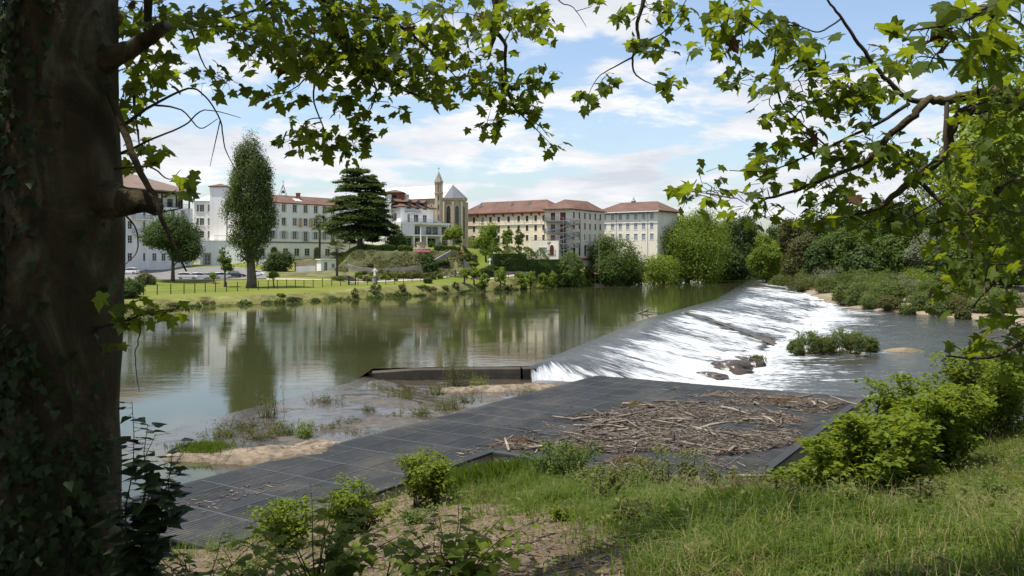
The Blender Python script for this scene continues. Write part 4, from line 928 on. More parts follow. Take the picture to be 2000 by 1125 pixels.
def palm(px, top, d, cw, label):
    z0 = fz(px, d); x = (px-HX)/K*d; h = EYE-(top-HY)/K*d-z0; rng = np.random.default_rng(int(px)); R = cw*d/K
    o = thing("palm_tree", label, "palm", (x, d, z0)); hz = h - R*.95
    MB().tube([(0, 0, -.6), (.05, 0, hz*.5), (0, 0, hz)], [.34, .30, .36], 8).mesh("trunk", True)
    link("trunk", MB().tube([(0, 0, -.6), (.05, 0, hz*.5), (0, 0, hz)], [.30, .26, .34], 8).mesh("trunk", True), BARK, o, (0, 0, 0))
    for k in range(34):
        a = rng.random()*6.283; el = rng.uniform(-1.0, 1.3); L_ = R*.55*(.8+.4*rng.random()); dr = Vector((math.cos(a)*math.cos(el), math.sin(a)*math.cos(el), math.sin(el)))
        c = Vector((0, 0, hz)) + dr*L_; mb = MB(); mb.tube([(0, 0, hz-.1), c], [.03, .02], 3, False); side = dr.cross(Vector((0, 0, 1))).normalized(); up = side.cross(dr)
        for j in range(11):
            w_ = (j-5)/5*1.25; f = dr*math.cos(w_) + side*math.sin(w_); e = c + f*L_*.95 + Vector((0, 0, -.35*L_*abs(w_)*.5-.12)); s = side*math.cos(w_)*.06 - dr*math.sin(w_)*.06
            mb.add([c, (c+e)/2 + s*1.6 + up*.03, e, (c+e)/2 - s*1.6 + up*.03], [(0, 1, 2, 3)])
        link("frond", mb.mesh("frond"), LF["palm"], o, (0, 0, 0))

# ------------------------------------------------------------------ far bank: trees of the park
x = (490-HX)/K*169; zb = fz(490, 169); hh = 30.3 - zb
pb = [(0, 0, hh*t_, 4.9*s_, 4.9*s_, hh*.13) for t_, s_ in ((.25, .55), (.36, .85), (.48, .98), (.6, .95), (.72, .82), (.82, .76), (.90, .58), (.95, .36))] + [(2.6, 0, hh*.80, 1.5, 1.5, hh*.09), (3.4, 0, hh*.55, 1.6, 1.6, hh*.13), (-3.2, 0, hh*.6, 1.6, 1.6, hh*.13), (-2.2, .5, hh*.8, 1.3, 1.3, hh*.1), (3.3, 0, hh*.72, 1.2, 1.2, hh*.1), (-.6, 0, hh*.9, 1.2, 1.2, hh*.09)]
tree("poplar_tree", "tall columnar poplar standing on the lawn by the fence", "tree", (x, 169, zb), hh, 5, "poplar", 36000, .35, blobs=pb + [(4.7*math.cos(a_)*f_, 4.7*math.sin(a_)*f_, hh*z_, .9, .9, hh*.07) for a_, z_, f_ in zip(np.random.default_rng(2).random(26)*6.28, np.random.default_rng(3).uniform(.28, .93, 26), np.random.default_rng(4).uniform(.6, 1.05, 26)*np.interp(np.random.default_rng(3).uniform(.28, .93, 26), [.28, .5, .75, .93], [.8, 1, .9, .5]))], r=.85, cr=1.0, per=18, limbs=10, flat=1.7, shell=.55, asp=.5)
tree_px("leafy_tree", "broad dark leafy tree over the parked cars near the residence", "tree", 337, 402, 180, 60, "dark", n=22000, size=.38, low=.13, r=.38)
frustum_cedar(703, 333, 214, 62)
palm(624, 416, 214, 19, "slim fan palm in front of the long white house")
palm(658, 466, 192, 20, "shorter fan palm growing by the garden fence")
tree_px("small_tree", "thin young tree with sparse leaves left of the poplar", "tree", 439, 482, 172, 20, "mid", n=1500, size=.35, low=.35, r=.22, shell=.3)
tree_px("mop_tree", "small mop-headed tree on a leaning trunk right of the poplar", "tree", 535, 530, 170, 11, "bright", n=900, size=.26, low=.5, r=.16, lean=-.6)
tree_px("mop_tree", "tiny round-headed tree beside the cars under the poplar", "tree", 417, 533, 178, 8, "bright", n=500, size=.26, low=.3, r=.1)
bush_px("bush", "clipped round bush at the lawn edge under the dark tree", 284, 530, 165, 20, "olive", 2600, .34)
bush_px("bush", "large dark bush hanging over the water by the plane trunk", 240, 542, 133, 42, "dark", 5000, .36)
bush_px("bush", "wide evergreen bush in front of the long white house", 545, 486, 206, 32, "dark", 4500, .42)
bush_px("bush", "round evergreen bush on the villa lawn beside the cedar", 770, 447, 214, 25, "dark", 4200, .4)
tree_px("garden_tree", "dark tree under the cedar beside the villa's lower windows", "tree", 727, 455, 219, 16, "dark", n=1800, size=.4, low=.35)
tree_px("garden_tree", "small dark tree between the palms and the cedar trunk", "tree", 683, 458, 222, 15, "dark", n=1500, size=.4, low=.4)
tree_px("garden_tree", "bright green tree on the lawn right of the villa terrace", "tree", 886, 443, 213, 21, "bright", n=4200, size=.4, low=.28)
tree_px("garden_tree", "broad bright tree in front of the cream wing", "tree", 949, 435, 222, 30, "bright", n=6500, size=.42, low=.2)
tree_px("garden_tree", "small bright tree just right of the broad bright one", "tree", 992, 446, 224, 14, "bright", n=1800, size=.38, low=.3)
tree_px("garden_tree", "small dark green tree beside the third statue", "tree", 1014, 446, 226, 11, "mid", n=1300, size=.36, low=.25)
tree_px("box_tree", "dense rounded box tree below the cream corner block", "tree", 1113, 486, 221, 30, "mid", n=8500, size=.38, low=.05, shell=.75)
tree_px("spreading_tree", "dull green spreading tree behind the boat shed", "tree", 1203, 452, 234, 60, "mid", n=20000, size=.45, low=.0, ground=True)
tree_px("round_tree", "huge bright round tree leaning over the far end of the pool", "tree", 1342, 415, 262, 92, "bright", n=50000, size=.48, low=.0, r=.7, ground=True)
bush_px("bush", "light green bush below the huge round tree at the water", 1284, 490, 243, 48, "bright", 7000, .45)
bush_px("bush", "dark waterside bush between boat shed and round tree", 1236, 520, 240, 26, "dark", 2500, .42)
tree_px("far_tree", "wispy tree top rising behind the roof of the east range", "tree", 1318, 402, 290, 18, "olive", n=1200, size=.5, low=.5, shell=.2)
for k, (px, top, d, hw, lf) in enumerate([(1412, 428, 300, 44, "dark"), (1446, 403, 330, 46, "dark"), (1468, 428, 360, 34, "dark"), (1395, 455, 285, 36, "mid"), (1425, 480, 290, 36, "dark")]):
    tree_px("river_tree", "dark tree closing the far bend of the river behind the round tree", "tree", px, top, d, hw, lf, n=9000, size=.75, low=.0, ground=True, group="dark trees at the river bend")
# pollards and bank shrubs on the far bank
for px, top, d, hw in ((907, 522, 190, 12), (926, 521, 193, 13), (946, 532, 190, 11), (978, 521, 197, 14), (1018, 529, 203, 13), (1036, 530, 206, 13), (1060, 534, 211, 11), (1078, 530, 215, 10)):
    tree_px("pollard_tree", "little leafy pollard tree between fence and water on the far bank", "tree", px, top, d, hw, "bright", n=1000, size=.34, low=.25, r=.2, group="pollards along the far bank", shell=.35)
bush_px("bush", "bushy young shrub left of the boat shed on the bank", 1130, 523, 226, 18, "bright", 2400, .36)
bush_px("bush", "taller pale shrub touching the boat shed's left side", 1146, 518, 229, 15, "bright", 2000, .36)
bush_px("bush", "round leafy shrub on the bank below the hillside garden", 836, 540, 188, 11, "mid", 1400, .3)
rs = np.random.default_rng(3)
fl_, ft_ = resample(FAR, 420)
k = 0
for i in range(420):
    px = HX + fl_[i, 0]/fl_[i, 1]*K
    if fl_[i, 1] < 118 or px > 1160: continue
    nrm_ = np.array([fl_[min(i+1, 419), 0]-fl_[i, 0], fl_[min(i+1, 419), 1]-fl_[i, 1]]); nrm_ = np.array([-nrm_[1], nrm_[0]])/np.linalg.norm(nrm_)
    q = fl_[i] + nrm_*(rs.random()**2*3.6 + 0.1) + rs.normal(size=2)*.4; k += 1
    h_ = .35 + 1.9*rs.random()**3 + .3*(px > 640)
    if rs.random() < .3: continue
    z = float(far_h(np.array([q[0]]), np.array([q[1]]))[0]); w = .7 + .9*rs.random()
    tree("bank_shrub", "low weedy shrub on the steep grassy edge of the far bank", "shrub", (q[0], q[1], max(z, -.1)), h_, w, ("weed", "mid", "dark", "olive", "dark")[k % 5], 420, .28,
         blobs=[(0, 0, h_*.3, w, w, h_*.6)], ground=True, group="weedy shrubs along the far bank edge", cr=.3, per=12, limbs=1, r=.02, shell=.3)
_rr = np.random.default_rng(91); _i = _rr.integers(0, 419, 26000); _q = fl_[_i] + (fl_[_i+1]-fl_[_i])*_rr.random(26000)[:, None]; _t = fl_[_i+1]-fl_[_i]; _n = np.stack([-_t[:, 1], _t[:, 0]], 1)/np.linalg.norm(_t, axis=1, keepdims=True)
_s = _rr.random(26000)**1.6*3.2 - .3; _q = _q + _n*_s[:, None]; _z = np.maximum(far_h(_q[:, 0], _q[:, 1]), -.02); _hb = np.clip(.25+1.6*fbm(_q[:, 0]*.25, _q[:, 1]*.25, 3, 6), .08, .8); _k = (_q[:, 1] > 95) & (_q[:, 1] < 330)
_P = np.stack([_q[:, 0], _q[:, 1], _z + _rr.random(26000)*_hb], 1)[_k]; _N = unit(len(_P), _rr)*.7 + np.array([0, -.3, .7]); _N /= np.linalg.norm(_N, axis=1, keepdims=True); V, F = quads(_P, _N, .30*(.5+_rr.random(len(_P))), _rr, .4)
tag(link("bank_reeds", mesh_np("bank_reeds", V, [F]), LF["weed"]), "rough grass and reeds fringing the far waterline", kind="stuff")
_P = np.stack([_rr.uniform(-41, -10, 9000), _rr.uniform(196.5, 205, 9000), np.zeros(9000)], 1); _P[:, 2] = far_h(_P[:, 0], _P[:, 1]) + .05 + _rr.random(9000)*.3; _k = fbm(_P[:, 0]*.3, _P[:, 1]*.3, 3, 8) > -.03; _P = _P[_k]; _N = unit(len(_P), _rr)*.6 + np.array([0, -.4, .7]); _N /= np.linalg.norm(_N, axis=1, keepdims=True)
V, F = quads(_P, _N, .34*(.5+_rr.random(len(_P))), _rr, .6); tag(link("slope_ivy", mesh_np("slope_ivy", V, [F]), LF["olive"]), "ivy and rough growth covering the garden slope", kind="stuff")
# hedges
def hedge(label, pts, w, h, leaf="dark", n=520, size=.30):
    rng = np.random.default_rng(len(label)); Pp = []; base = pts[0]
    for (ax, ay), (bx, by) in zip(pts[:-1], pts[1:]):
        L_ = math.hypot(bx-ax, by-ay); m_ = int(n*L_); s = rng.random(m_); face = rng.random(m_); t_ = rng.uniform(-1, 1, m_); zz_ = rng.random(m_)
        top = face < .4; t_ = np.where(top, t_, np.sign(t_)); zz_ = np.where(top, 1, zz_)
        nx_, ny_ = -(by-ay)/L_, (bx-ax)/L_; X = ax+(bx-ax)*s+nx_*t_*w/2; Y = ay+(by-ay)*s+ny_*t_*w/2
        Pp.append(np.stack([X, Y, far_h(X, Y) + zz_*h*(1+.12*np.sin(s*L_*1.3)) + rng.normal(size=m_)*.08], 1))
    Pp = np.concatenate(Pp) + rng.normal(size=(sum(len(p) for p in Pp), 3))*.10; nm = unit(len(Pp), rng) + np.array([0, -.3, .5]); nm /= np.linalg.norm(nm, axis=1, keepdims=True)
    V, F = quads(Pp, nm, size*(.7+.6*rng.random(len(Pp))), rng, .6); o = link("hedge", mesh_np("hedge", V, [F]), LF[leaf]); tag(o, label, "hedge")
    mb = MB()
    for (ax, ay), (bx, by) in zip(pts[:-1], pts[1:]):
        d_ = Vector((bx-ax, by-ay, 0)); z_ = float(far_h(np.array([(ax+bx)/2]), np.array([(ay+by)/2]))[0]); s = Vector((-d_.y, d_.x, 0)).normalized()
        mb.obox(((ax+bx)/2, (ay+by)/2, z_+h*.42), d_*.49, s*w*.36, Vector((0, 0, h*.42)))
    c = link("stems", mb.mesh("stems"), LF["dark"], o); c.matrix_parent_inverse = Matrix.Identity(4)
def pt(px, d): return ((px-HX)/K*d, d)
hedge("long tall hedge below the cream wing and corner block", [pt(958, 212), pt(1025, 216), pt(1090, 221)], 3.4, 5.6, "mid")
hedge("clipped square hedge block beside the broad bright tree", [pt(905, 216), pt(931, 217)], 2.0, 2.2)
hedge("low dark hedge along the upper lawn below the cedar", [pt(706, 207), pt(771, 207)], 1.4, 1.2)
hedge("clipped hedge on the retaining wall behind the slim palm", [pt(576, 209), pt(623, 211)], 1.6, 2.0)
hedge("rounded clipped hedge under the statue on the garden mound", [pt(944, 209), pt(976, 211)], 1.6, 1.7)
hedge("dark clipped hedge steps right of the lawn's flower bed", [pt(935, 205), pt(962, 207)], 1.8, 1.9)
hedge("low hedge along the terrace edge left of the flower bed", [pt(778, 205.2), pt(806, 205.2)], 1.0, 1.0, "mid")
hedge("low hedge along the terrace edge right of the flower bed", [pt(848, 205.4), pt(890, 206)], 1.0, 1.0, "mid")
hedge("rough vine rows below the garden wall behind the fence", [pt(745, 194.5), pt(800, 195), pt(860, 197)], 1.0, .9, "olive", 300)
bush_px("bush", "large rounded dark shrub at the end of the garden slope", 838, 492, 199, 20, "dark", 3200, .34)
bush_px("bush", "second rounded shrub just right of the garden slope", 868, 508, 201, 13, "dark", 1800, .32)
bush_px("bush", "pale bushy shrub in the terraced garden behind the pollards", 914, 522, 206, 18, "bright", 1900, .32)
bush_px("bush", "low shrub at the foot of the shorter palm", 662, 540, 188, 14, "mid", 1300, .3)
for px, top, d, hw in ((843, 470, 219, 8), (865, 468, 221, 9), (825, 470, 221, 7), (815, 473, 219, 6), (902, 490, 208, 10), (925, 486, 208, 9), (985, 487, 212, 12), (1000, 480, 214, 9), (895, 497, 205, 7), (1035, 478, 219, 11)) + tuple((int(p_), 0, d_, h_) for p_, d_, h_ in zip(rs.uniform(700, 1100, 60), rs.uniform(0, 1, 60), rs.uniform(4, 11, 60))):
    if top == 0: d = np.interp(px, [700, 850, 960, 1100], [189, 193, 203, 220]) + d*11; top = HY + (EYE - fz(px, d) - .6 - hw*.085)*K/d
    bush_px("garden_shrub", "small flowering garden shrub on the terraces below the villa", px, top, d, hw, ("mid", "olive", "bright")[px % 3], 700, .26, group="small shrubs on the garden terraces")
bush_px("flower_bed", "pink flower bed around the stone cross base", 822, 490, 203.5, 20, "flower", 700, .2, cat="flowers", limbs=0)
bush_px("flower_bed", "small pink flower clump right of the villa lawn", 904, 489, 205, 7, "flower", 260, .2, cat="flowers", limbs=0)

# ------------------------------------------------------------------ wooded bank on the right
R_ = dict(fn=right_h)
for px, top, d, hw, lf, lab in ((1497, 455, 262, 36, "bright", "bright green tree standing alone at the head of the gravel bank"), (1815, 438, 222, 46, "silver", "silvery grey-green tree among the darker wood on the right bank"),
        (1640, 442, 242, 48, "mid", "mid green tree in front of the dark wood on the right bank"), (1566, 458, 250, 36, "olive", "olive bamboo-like thicket between bright tree and dark wood"), (1545, 418, 300, 30, "olive", "tall sparse tree with see-through top in the wood")):
    tree_px("bank_tree", lab, "tree", px, top, d, hw, lf, n=9000, size=.6, low=.0, ground=True, **R_)
for px, top, d, hw, lf in ((1600, 395, 312, 56, "dark"), (1520, 425, 330, 40, "dark"), (1662, 388, 304, 52, "dark"), (1725, 372, 292, 56, "dark"), (1790, 345, 284, 60, "dark"), (1856, 330, 262, 62, "dark"), (1930, 300, 238, 70, "dark"), (1990, 270, 215, 70, "dark"),
        (1700, 455, 236, 40, "mid"), (1755, 452, 228, 40, "mid"), (1885, 470, 205, 50, "mid"), (1955, 455, 190, 60, "mid"), (2010, 420, 180, 60, "mid"), (1600, 470, 240, 30, "dark"), (1680, 480, 222, 36, "dark"), (1840, 490, 206, 40, "dark"), (1560, 440, 340, 46, "dark"), (1630, 425, 345, 50, "dark"), (1700, 420, 330, 50, "mid"), (1770, 415, 320, 50, "dark"), (1840, 410, 305, 54, "mid"), (1910, 400, 280, 56, "dark"), (1980, 390, 250, 60, "dark"), (1500, 470, 320, 34, "mid"), (1740, 490, 240, 40, "mid"), (1640, 495, 250, 40, "dark"), (1900, 500, 215, 44, "mid"), (1970, 505, 200, 46, "dark")):
    tree_px("wood_tree", "tree of the dense dark wood behind the gravel bank", "tree", px, top, d, hw, lf, n=7500, size=.8, low=.0, ground=True, group="trees of the wood on the right bank", **R_)
lab = "grey-green willow bush growing on the gravel bank below the weir"
for px, top, d, hw, lf in ((1487, 516, 292, 16, "olive"), (1512, 518, 280, 22, "willow"), (1545, 508, 262, 30, "silver"), (1585, 512, 244, 34, "willow"), (1535, 530, 258, 24, "willow"), (1575, 530, 232, 26, "willow"), (1612, 532, 214, 26, "willow"), (1630, 515, 228, 34, "silver"), (1675, 520, 216, 36, "willow"), (1648, 545, 180, 24, "willow"),
        (1690, 545, 176, 34, "willow"), (1730, 540, 178, 38, "willow"), (1770, 545, 172, 34, "willow"), (1735, 520, 206, 40, "mid"), (1790, 520, 200, 40, "bright"), (1845, 530, 186, 40, "willow"), (1900, 545, 176, 40, "willow"), (1700, 570, 168, 26, "willow"), (1740, 576, 162, 26, "olive"),
        (1800, 566, 158, 30, "willow"), (1830, 580, 150, 26, "willow"), (1870, 575, 150, 30, "olive"), (1915, 580, 147, 28, "willow"), (1960, 560, 152, 40, "willow"), (1770, 590, 154, 18, "willow"), (1880, 596, 142, 16, "olive"), (1520, 535, 250, 20, "willow"), (1556, 545, 226, 22, "olive"), (1600, 520, 236, 32, "silver"), (1650, 528, 214, 32, "mid"), (1700, 530, 200, 34, "willow"), (1760, 530, 188, 36, "silver"), (1820, 545, 176, 34, "mid"), (1870, 548, 170, 36, "willow"), (1930, 560, 160, 34, "mid"), (1715, 556, 172, 30, "willow"), (1850, 566, 158, 28, "willow"), (1940, 585, 145, 26, "willow"), (1670, 560, 176, 24, "willow")):
    bush_px("willow_bush", lab, px, top, d, hw, lf, 2400, .42, fn=right_h, group="willow bushes on the gravel bank", asp=.35)
# small island below the weir
SAND = gravel_mat("sand_bar", (0.33, 0.25, 0.16), (0.24, 0.18, 0.11), 9)
def mound(name, label, cx, cy_, rx, ry, h, mat, rot=0.0, n=26, cat=None, seed=1, zb=LZ-.25, kind=None):
    rr = np.linspace(0, 1, 12)[:, None]; aa = np.linspace(0, 2*np.pi, n, endpoint=False)[None, :]
    ww = 1 + .35*fbm(np.cos(aa)*1.6+seed, np.sin(aa)*1.6, 3, seed); X = rr*np.cos(aa)*rx*ww; Y = rr*np.sin(aa)*ry*ww
    Zm = zb + h*(1-rr**2.2) + fbm(X*1.2+seed, Y*1.2, 4, seed+5)*h*.5*(1-rr); c, s = math.cos(rot), math.sin(rot)
    V = np.stack([cx+X*c-Y*s, cy_+X*s+Y*c, Zm+0*X], -1).reshape(-1, 3); I = np.arange(12*n).reshape(12, n); J = np.roll(I, -1, 1)
    F = np.stack([I[:-1], J[:-1], J[1:], I[1:]], -1).reshape(-1, 4); o = link(name, mesh_np(name, V, [F], True), mat); tag(o, label, cat, kind=kind); return o
ic = G(1620, 688, LZ); mound("island", "low gravel island below the weir carrying willow bushes", ic.x, ic.y, 5.2, 1.9, .55, SAND, kind="structure")
sb = G(1765, 686, LZ); mound("sand_bar", "thin sandy bar trailing from the willow island", sb.x, sb.y, 3.0, .8, .62, SAND, seed=3, kind="structure")
isl = lambda X, Y: np.full(np.shape(X), LZ+.15)
for px, top, d, hw in ((1578, 640, 90.5, 26), (1608, 652, 91.5, 26), (1640, 636, 91, 32), (1672, 640, 90, 26), (1700, 652, 91.5, 18), (1555, 660, 90, 18)):
    bush_px("willow_bush", "willow bush on the little island in the lower river", px, top, d, hw, "willow", 2600, .22, fn=isl, group="willows on the river island", asp=.3)
# the plane tree further along the near bank, seen through the branches at the right edge
tree("bank_plane_tree", "sunlit leafy tree further along the near bank at the right edge", "tree", (24.5, 38, float(near_h(np.array([24.5]), np.array([38.0]))[0])), 17, 6.2, "bright", 16000, .30, low=.12, r=.35, cr=.8)
# ------------------------------------------------------------------ park furniture on the far bank
ASPH = M("car_park_asphalt", (0.16, 0.155, 0.15), 0.9, 0.15, 0.5, 0.3, 8)
def drape(name, mat, label, pts, lift=.05, kind="structure", n=(40, 10)):
    """a strip laid on the far bank between two polylines"""
    a, _ = resample(pts[0], n[0]); b, _ = resample(pts[1], n[0]); t_ = np.linspace(0, 1, n[1])[None, :, None]; XY = a[:, None]*(1-t_)+b[:, None]*t_
    Z = far_h(XY[..., 0], XY[..., 1]) + lift; I = np.arange(Z.size).reshape(Z.shape); F = np.stack([I[:-1, :-1], I[:-1, 1:], I[1:, 1:], I[1:, :-1]], -1).reshape(-1, 4)
    o = link(name, mesh_np(name, np.concatenate([XY, Z[..., None]], 2).reshape(-1, 3), [F], True), mat); tag(o, label, kind=kind)
drape("car_park", ASPH, "grey car park in front of the white buildings", [[pt(215, 186), pt(400, 186), pt(520, 188)], [pt(215, 212), pt(400, 214), pt(520, 208)]], .12)
PATHM = M("pale_path", (0.36, 0.33, 0.28), 0.9, 0.12, 0.6, 0.2, 8)
drape("path", PATHM, "pale footpath along the inside of the fence", [[pt(520, 186), pt(660, 188), pt(830, 192), pt(972, 205.5), pt(1090, 225)], [pt(520, 188), pt(660, 189.6), pt(830, 193.6), pt(972, 207.1), pt(1090, 226.6)]], .08)
SLOPE = M("ivy_slope", (0.060, 0.064, 0.024), 0.95, 0.45, 0.5, 0.8, 3)
drape("garden_slope", SLOPE, "rough dark grassy slope between the upper lawn and the lower beds", [[pt(676, 199.5), pt(740, 199.8), pt(830, 201), pt(900, 203)], [pt(676, 206), pt(740, 205), pt(830, 203.5), pt(900, 205)]], .10)
DRYB = M("dry_bank_grass", (0.115, 0.100, 0.036), 0.95, 0.5, 0.35, 0.8, 4, col2=(0.15, 0.15, 0.045))
_o, _ = resample(FAR, 300); _o = _o[(_o[:, 1] > 90) & (_o[:, 1] < 330)]; _d = np.gradient(_o, axis=0); _d = np.stack([-_d[:, 1], _d[:, 0]], 1)/np.linalg.norm(_d, axis=1, keepdims=True)
drape("bank_edge", DRYB, "dry olive grass on the steep edge of the far bank", [[tuple(p) for p in _o - _d*1.5], [tuple(p) for p in _o + _d*4.6]], .05, n=(200, 14))
EARTH = M("garden_earth", (0.125, 0.10, 0.06), 0.95, 0.4, 0.4, 0.5, 4, col2=(0.12, 0.125, 0.045))
drape("garden_beds", EARTH, "brown dug garden beds below the retaining wall", [[pt(515, 191), pt(640, 192), pt(700, 191.5), pt(800, 192.5), pt(905, 199)], [pt(515, 203), pt(640, 202), pt(700, 198.5), pt(800, 198.5), pt(905, 203)]], .07)
def fwall(name, label, pts, h, th, mat, cat="wall", dz=0.0):
    mb = MB(); a, _ = resample(pts, max(6, len(pts)*5)); z = far_h(a[:, 0], a[:, 1]) + dz
    for i in range(len(a)-1):
        d_ = Vector((a[i+1, 0]-a[i, 0], a[i+1, 1]-a[i, 1], 0)); s = Vector((-d_.y, d_.x, 0)).normalized()*th/2; p = Vector((a[i, 0], a[i, 1], 0)); q = p + d_
        zz_ = [z[i]-1.2, z[i+1]-1.2, z[i]+h, z[i+1]+h]
        mb.add([p-s+Vector((0, 0, zz_[0])), q-s+Vector((0, 0, zz_[1])), q-s+Vector((0, 0, zz_[3])), p-s+Vector((0, 0, zz_[2])), p+s+Vector((0, 0, zz_[0])), q+s+Vector((0, 0, zz_[1])), q+s+Vector((0, 0, zz_[3])), p+s+Vector((0, 0, zz_[2]))],
               [(0, 1, 2, 3), (5, 4, 7, 6), (3, 2, 6, 7)])
    o = mb.build(name, mat); return tag(o, label, cat)
fwall("retaining_wall", "stained retaining wall below the clipped hedge and slim palm", [pt(578, 205), pt(600, 205.5), pt(624, 206)], 2.6, .5, STONE, dz=0)
fwall("garden_wall", "grey stone terrace wall slanting across the garden slope", [pt(668, 200), pt(740, 199), pt(830, 200), pt(880, 203)], .9, .6, GREYST)
fwall("garden_wall", "low white wall in front of the retaining wall", [pt(578, 200), pt(616, 201)], 1.3, .3, WHITE)
fwall("garden_wall", "stone wall with pale coping below the long tall hedge", [pt(955, 209), pt(1000, 212), pt(1046, 216)], .7, .6, GREYST)
fwall("garden_wall", "grey retaining wall under the rounded garden mound", [pt(905, 202), pt(940, 204)], 1.6, .5, GREYST)
fwall("ramp_wall", "pale ramp wall behind the wide evergreen bush", [pt(495, 214), pt(520, 214), pt(552, 214)], 1.2, .3, WHITE)
# white hut
def hut():
    w = Wall(pt(627, 203), pt(656, 205)); b = thing("hut", "small white garden hut beside the shorter palm", "hut", w.at(w.len/2, 4)); z = fz(640, 203) - .2
    ws = [(w.u(636.5), z+.1, .8, 2.3, "dark"), (w.u(651), z+1.0, .8, 1.0, "dark")]; mb = MB(); shell(mb, w, 3, z-.6, z+2.9, openings(ws)); mb.build("wall", WHITE, b)
    for x in ws: window(b, w, *x)
    MB().obox(w.at(w.len/2, z+3.0, -1.4), w.D*(w.len/2+.3), w.n*1.9, Vector((0, 0, .1))).build("roof", WPAINT, b)
hut()
# boat shed
def shed():
    z = .6; w = Wall(pt(1160, 229), pt(1210, 236)); b = thing("boat_shed", "open tile-roofed boat shed at the water's edge", "shed", w.at(w.len/2, 0))
    rf = MB(); rf.add([w.at(-.6, 3.2, .9), w.at(w.len+.6, 3.0, .9), w.at(w.len-.6, 5.0, -3.2), w.at(.2, 5.2, -3.2), w.at(-.6, 3.05, .9), w.at(w.len+.6, 2.85, .9), w.at(w.len-.6, 4.85, -3.2), w.at(.2, 5.05, -3.2)], [(0, 1, 2, 3), (7, 6, 5, 4), (4, 5, 1, 0), (5, 6, 2, 1), (3, 7, 4, 0)])
    rf.build("roof", TILE, b)
    for u in (.2, w.len*.36, w.len*.7, w.len-.2): q = w.at(u, 0, .3); MB().box(q.x-.13, q.x+.13, q.y-.13, q.y+.13, -1.2, 3.05).build("post", TILEL, b)
    MB().obox(w.at(w.len/2, 2.2, -3.2), w.D*(w.len/2), w.n*.1, Vector((0, 0, 3))).build("back_wall", DARKW, b)
    MB().obox(w.at(w.len/2, 0, -1.2), w.D*(w.len/2+.4), w.n*2.3, Vector((0, 0, .5))).build("stone_base", GREYST, b)
shed()
# statues
STAT = M("white_statue_stone", (0.72, 0.71, 0.67), 0.7, 0.08, 3)
def statue(name, label, px, d, h, arms, ped):
    z = fz(px, d); x = (px-HX)/K*d; b = thing(name, label, "statue", (x, d, z)); zt = z + ped[1]
    MB().lathe((x, d, z-.4), [(ped[0]*1.15, 0), (ped[0]*1.15, .55), (ped[0], .62), (ped[0]*.92, ped[1]+.25), (ped[0]*1.1, ped[1]+.32), (ped[0]*1.1, ped[1]+.4)], 8).build("pedestal", ped[2], b)
    # one continuous robed figure grown by a skin modifier
    me = bpy.data.meshes.new("figure"); s = h
    vs_ = [(0, 0, 0), (0, 0, .22*s), (0, 0, .42*s), (0, .0, .62*s), (0, 0, .80*s), (0, 0, .855*s), (0, -.01*s, .93*s), (0, -.01*s, .99*s)]; rad = [.17, .15, .12, .125, .10, .045, .062, .04]
    ed = [(i, i+1) for i in range(7)]
    for sg in (-1, 1):
        b_ = len(vs_); e = [(sg*.13*s, 0, .78*s), (sg*(.20 if arms else .16)*s, -.03*s, .64*s), (sg*(.30 if arms else .05)*s, -.12*s, (.58 if arms else .66)*s)]
        vs_ += e; rad += [.05, .042, .03]; ed += [(4, b_), (b_, b_+1), (b_+1, b_+2)]
    me.from_pydata(vs_, ed, []); o = link("figure", me, STAT, b, (0, 0, ped[1]-.02))
    sk = o.modifiers.new("skin", 'SKIN')
    for i, v in enumerate(me.skin_vertices[0].data): v.radius = (rad[i]*s, rad[i]*s*.85); v.use_root = (i == 3)
    o.modifiers.new("sub", 'SUBSURF').levels = 1
statue("statue", "white robed statue on a dark pedestal beside the fence path", 732, 188, 2.0, True, (.62, 1.5, GREYST))
statue("statue", "white statue above the rounded hedge before the broad tree", 957, 211.5, 1.9, False, (.5, 1.9, GREYST))
statue("statue", "white statue on the garden mound before the cream wing", 1022, 216, 2.0, False, (.6, 3.9, GREYST))
# stone cross column on a drum
def cross():
    px, d = 822, 206; z = fz(px, d); x = (px-HX)/K*d; b = thing("cross_column", "slim stone column topped by a cross on a round drum", "monument", (x, d, z))
    MB().lathe((x, d, z-.4), [(2.3, 0), (2.3, .9), (2.2, 1.0), (0.2, 1.0)], 14).build("planter_ring", GREYST, b)
    MB().lathe((x, d, z), [(1.0, 0), (1.0, 1.9), (1.15, 1.95), (1.15, 2.15)], 14).build("drum", STONE, b)
    MB().lathe((x, d, z+2.1), [(.2, 0), (.17, 3.3), (.26, 3.4), (.26, 3.55)], 8).build("column", STAT, b)
    MB().box(x-.07, x+.07, d-.07, d+.07, z+5.6, z+6.9).box(x-.35, x+.35, d-.06, d+.06, z+6.3, z+6.44).build("cross", GREYST, b)
cross()
# lamp post beside the corner block
q = P(1170, 0, 226); z = 4.0; lp = thing("lamp_post", "tall slim grey lamp post in front of the corner block", "lamp post", (q.x, q.y, z))
MB().tube([(q.x, q.y, z), (q.x, q.y, 17.6)], [.1, .06], 6).build("pole", IRON, lp); MB().box(q.x-1.3, q.x+.1, q.y-.08, q.y+.08, 17.6, 17.75).build("lamp_head", IRON, lp)
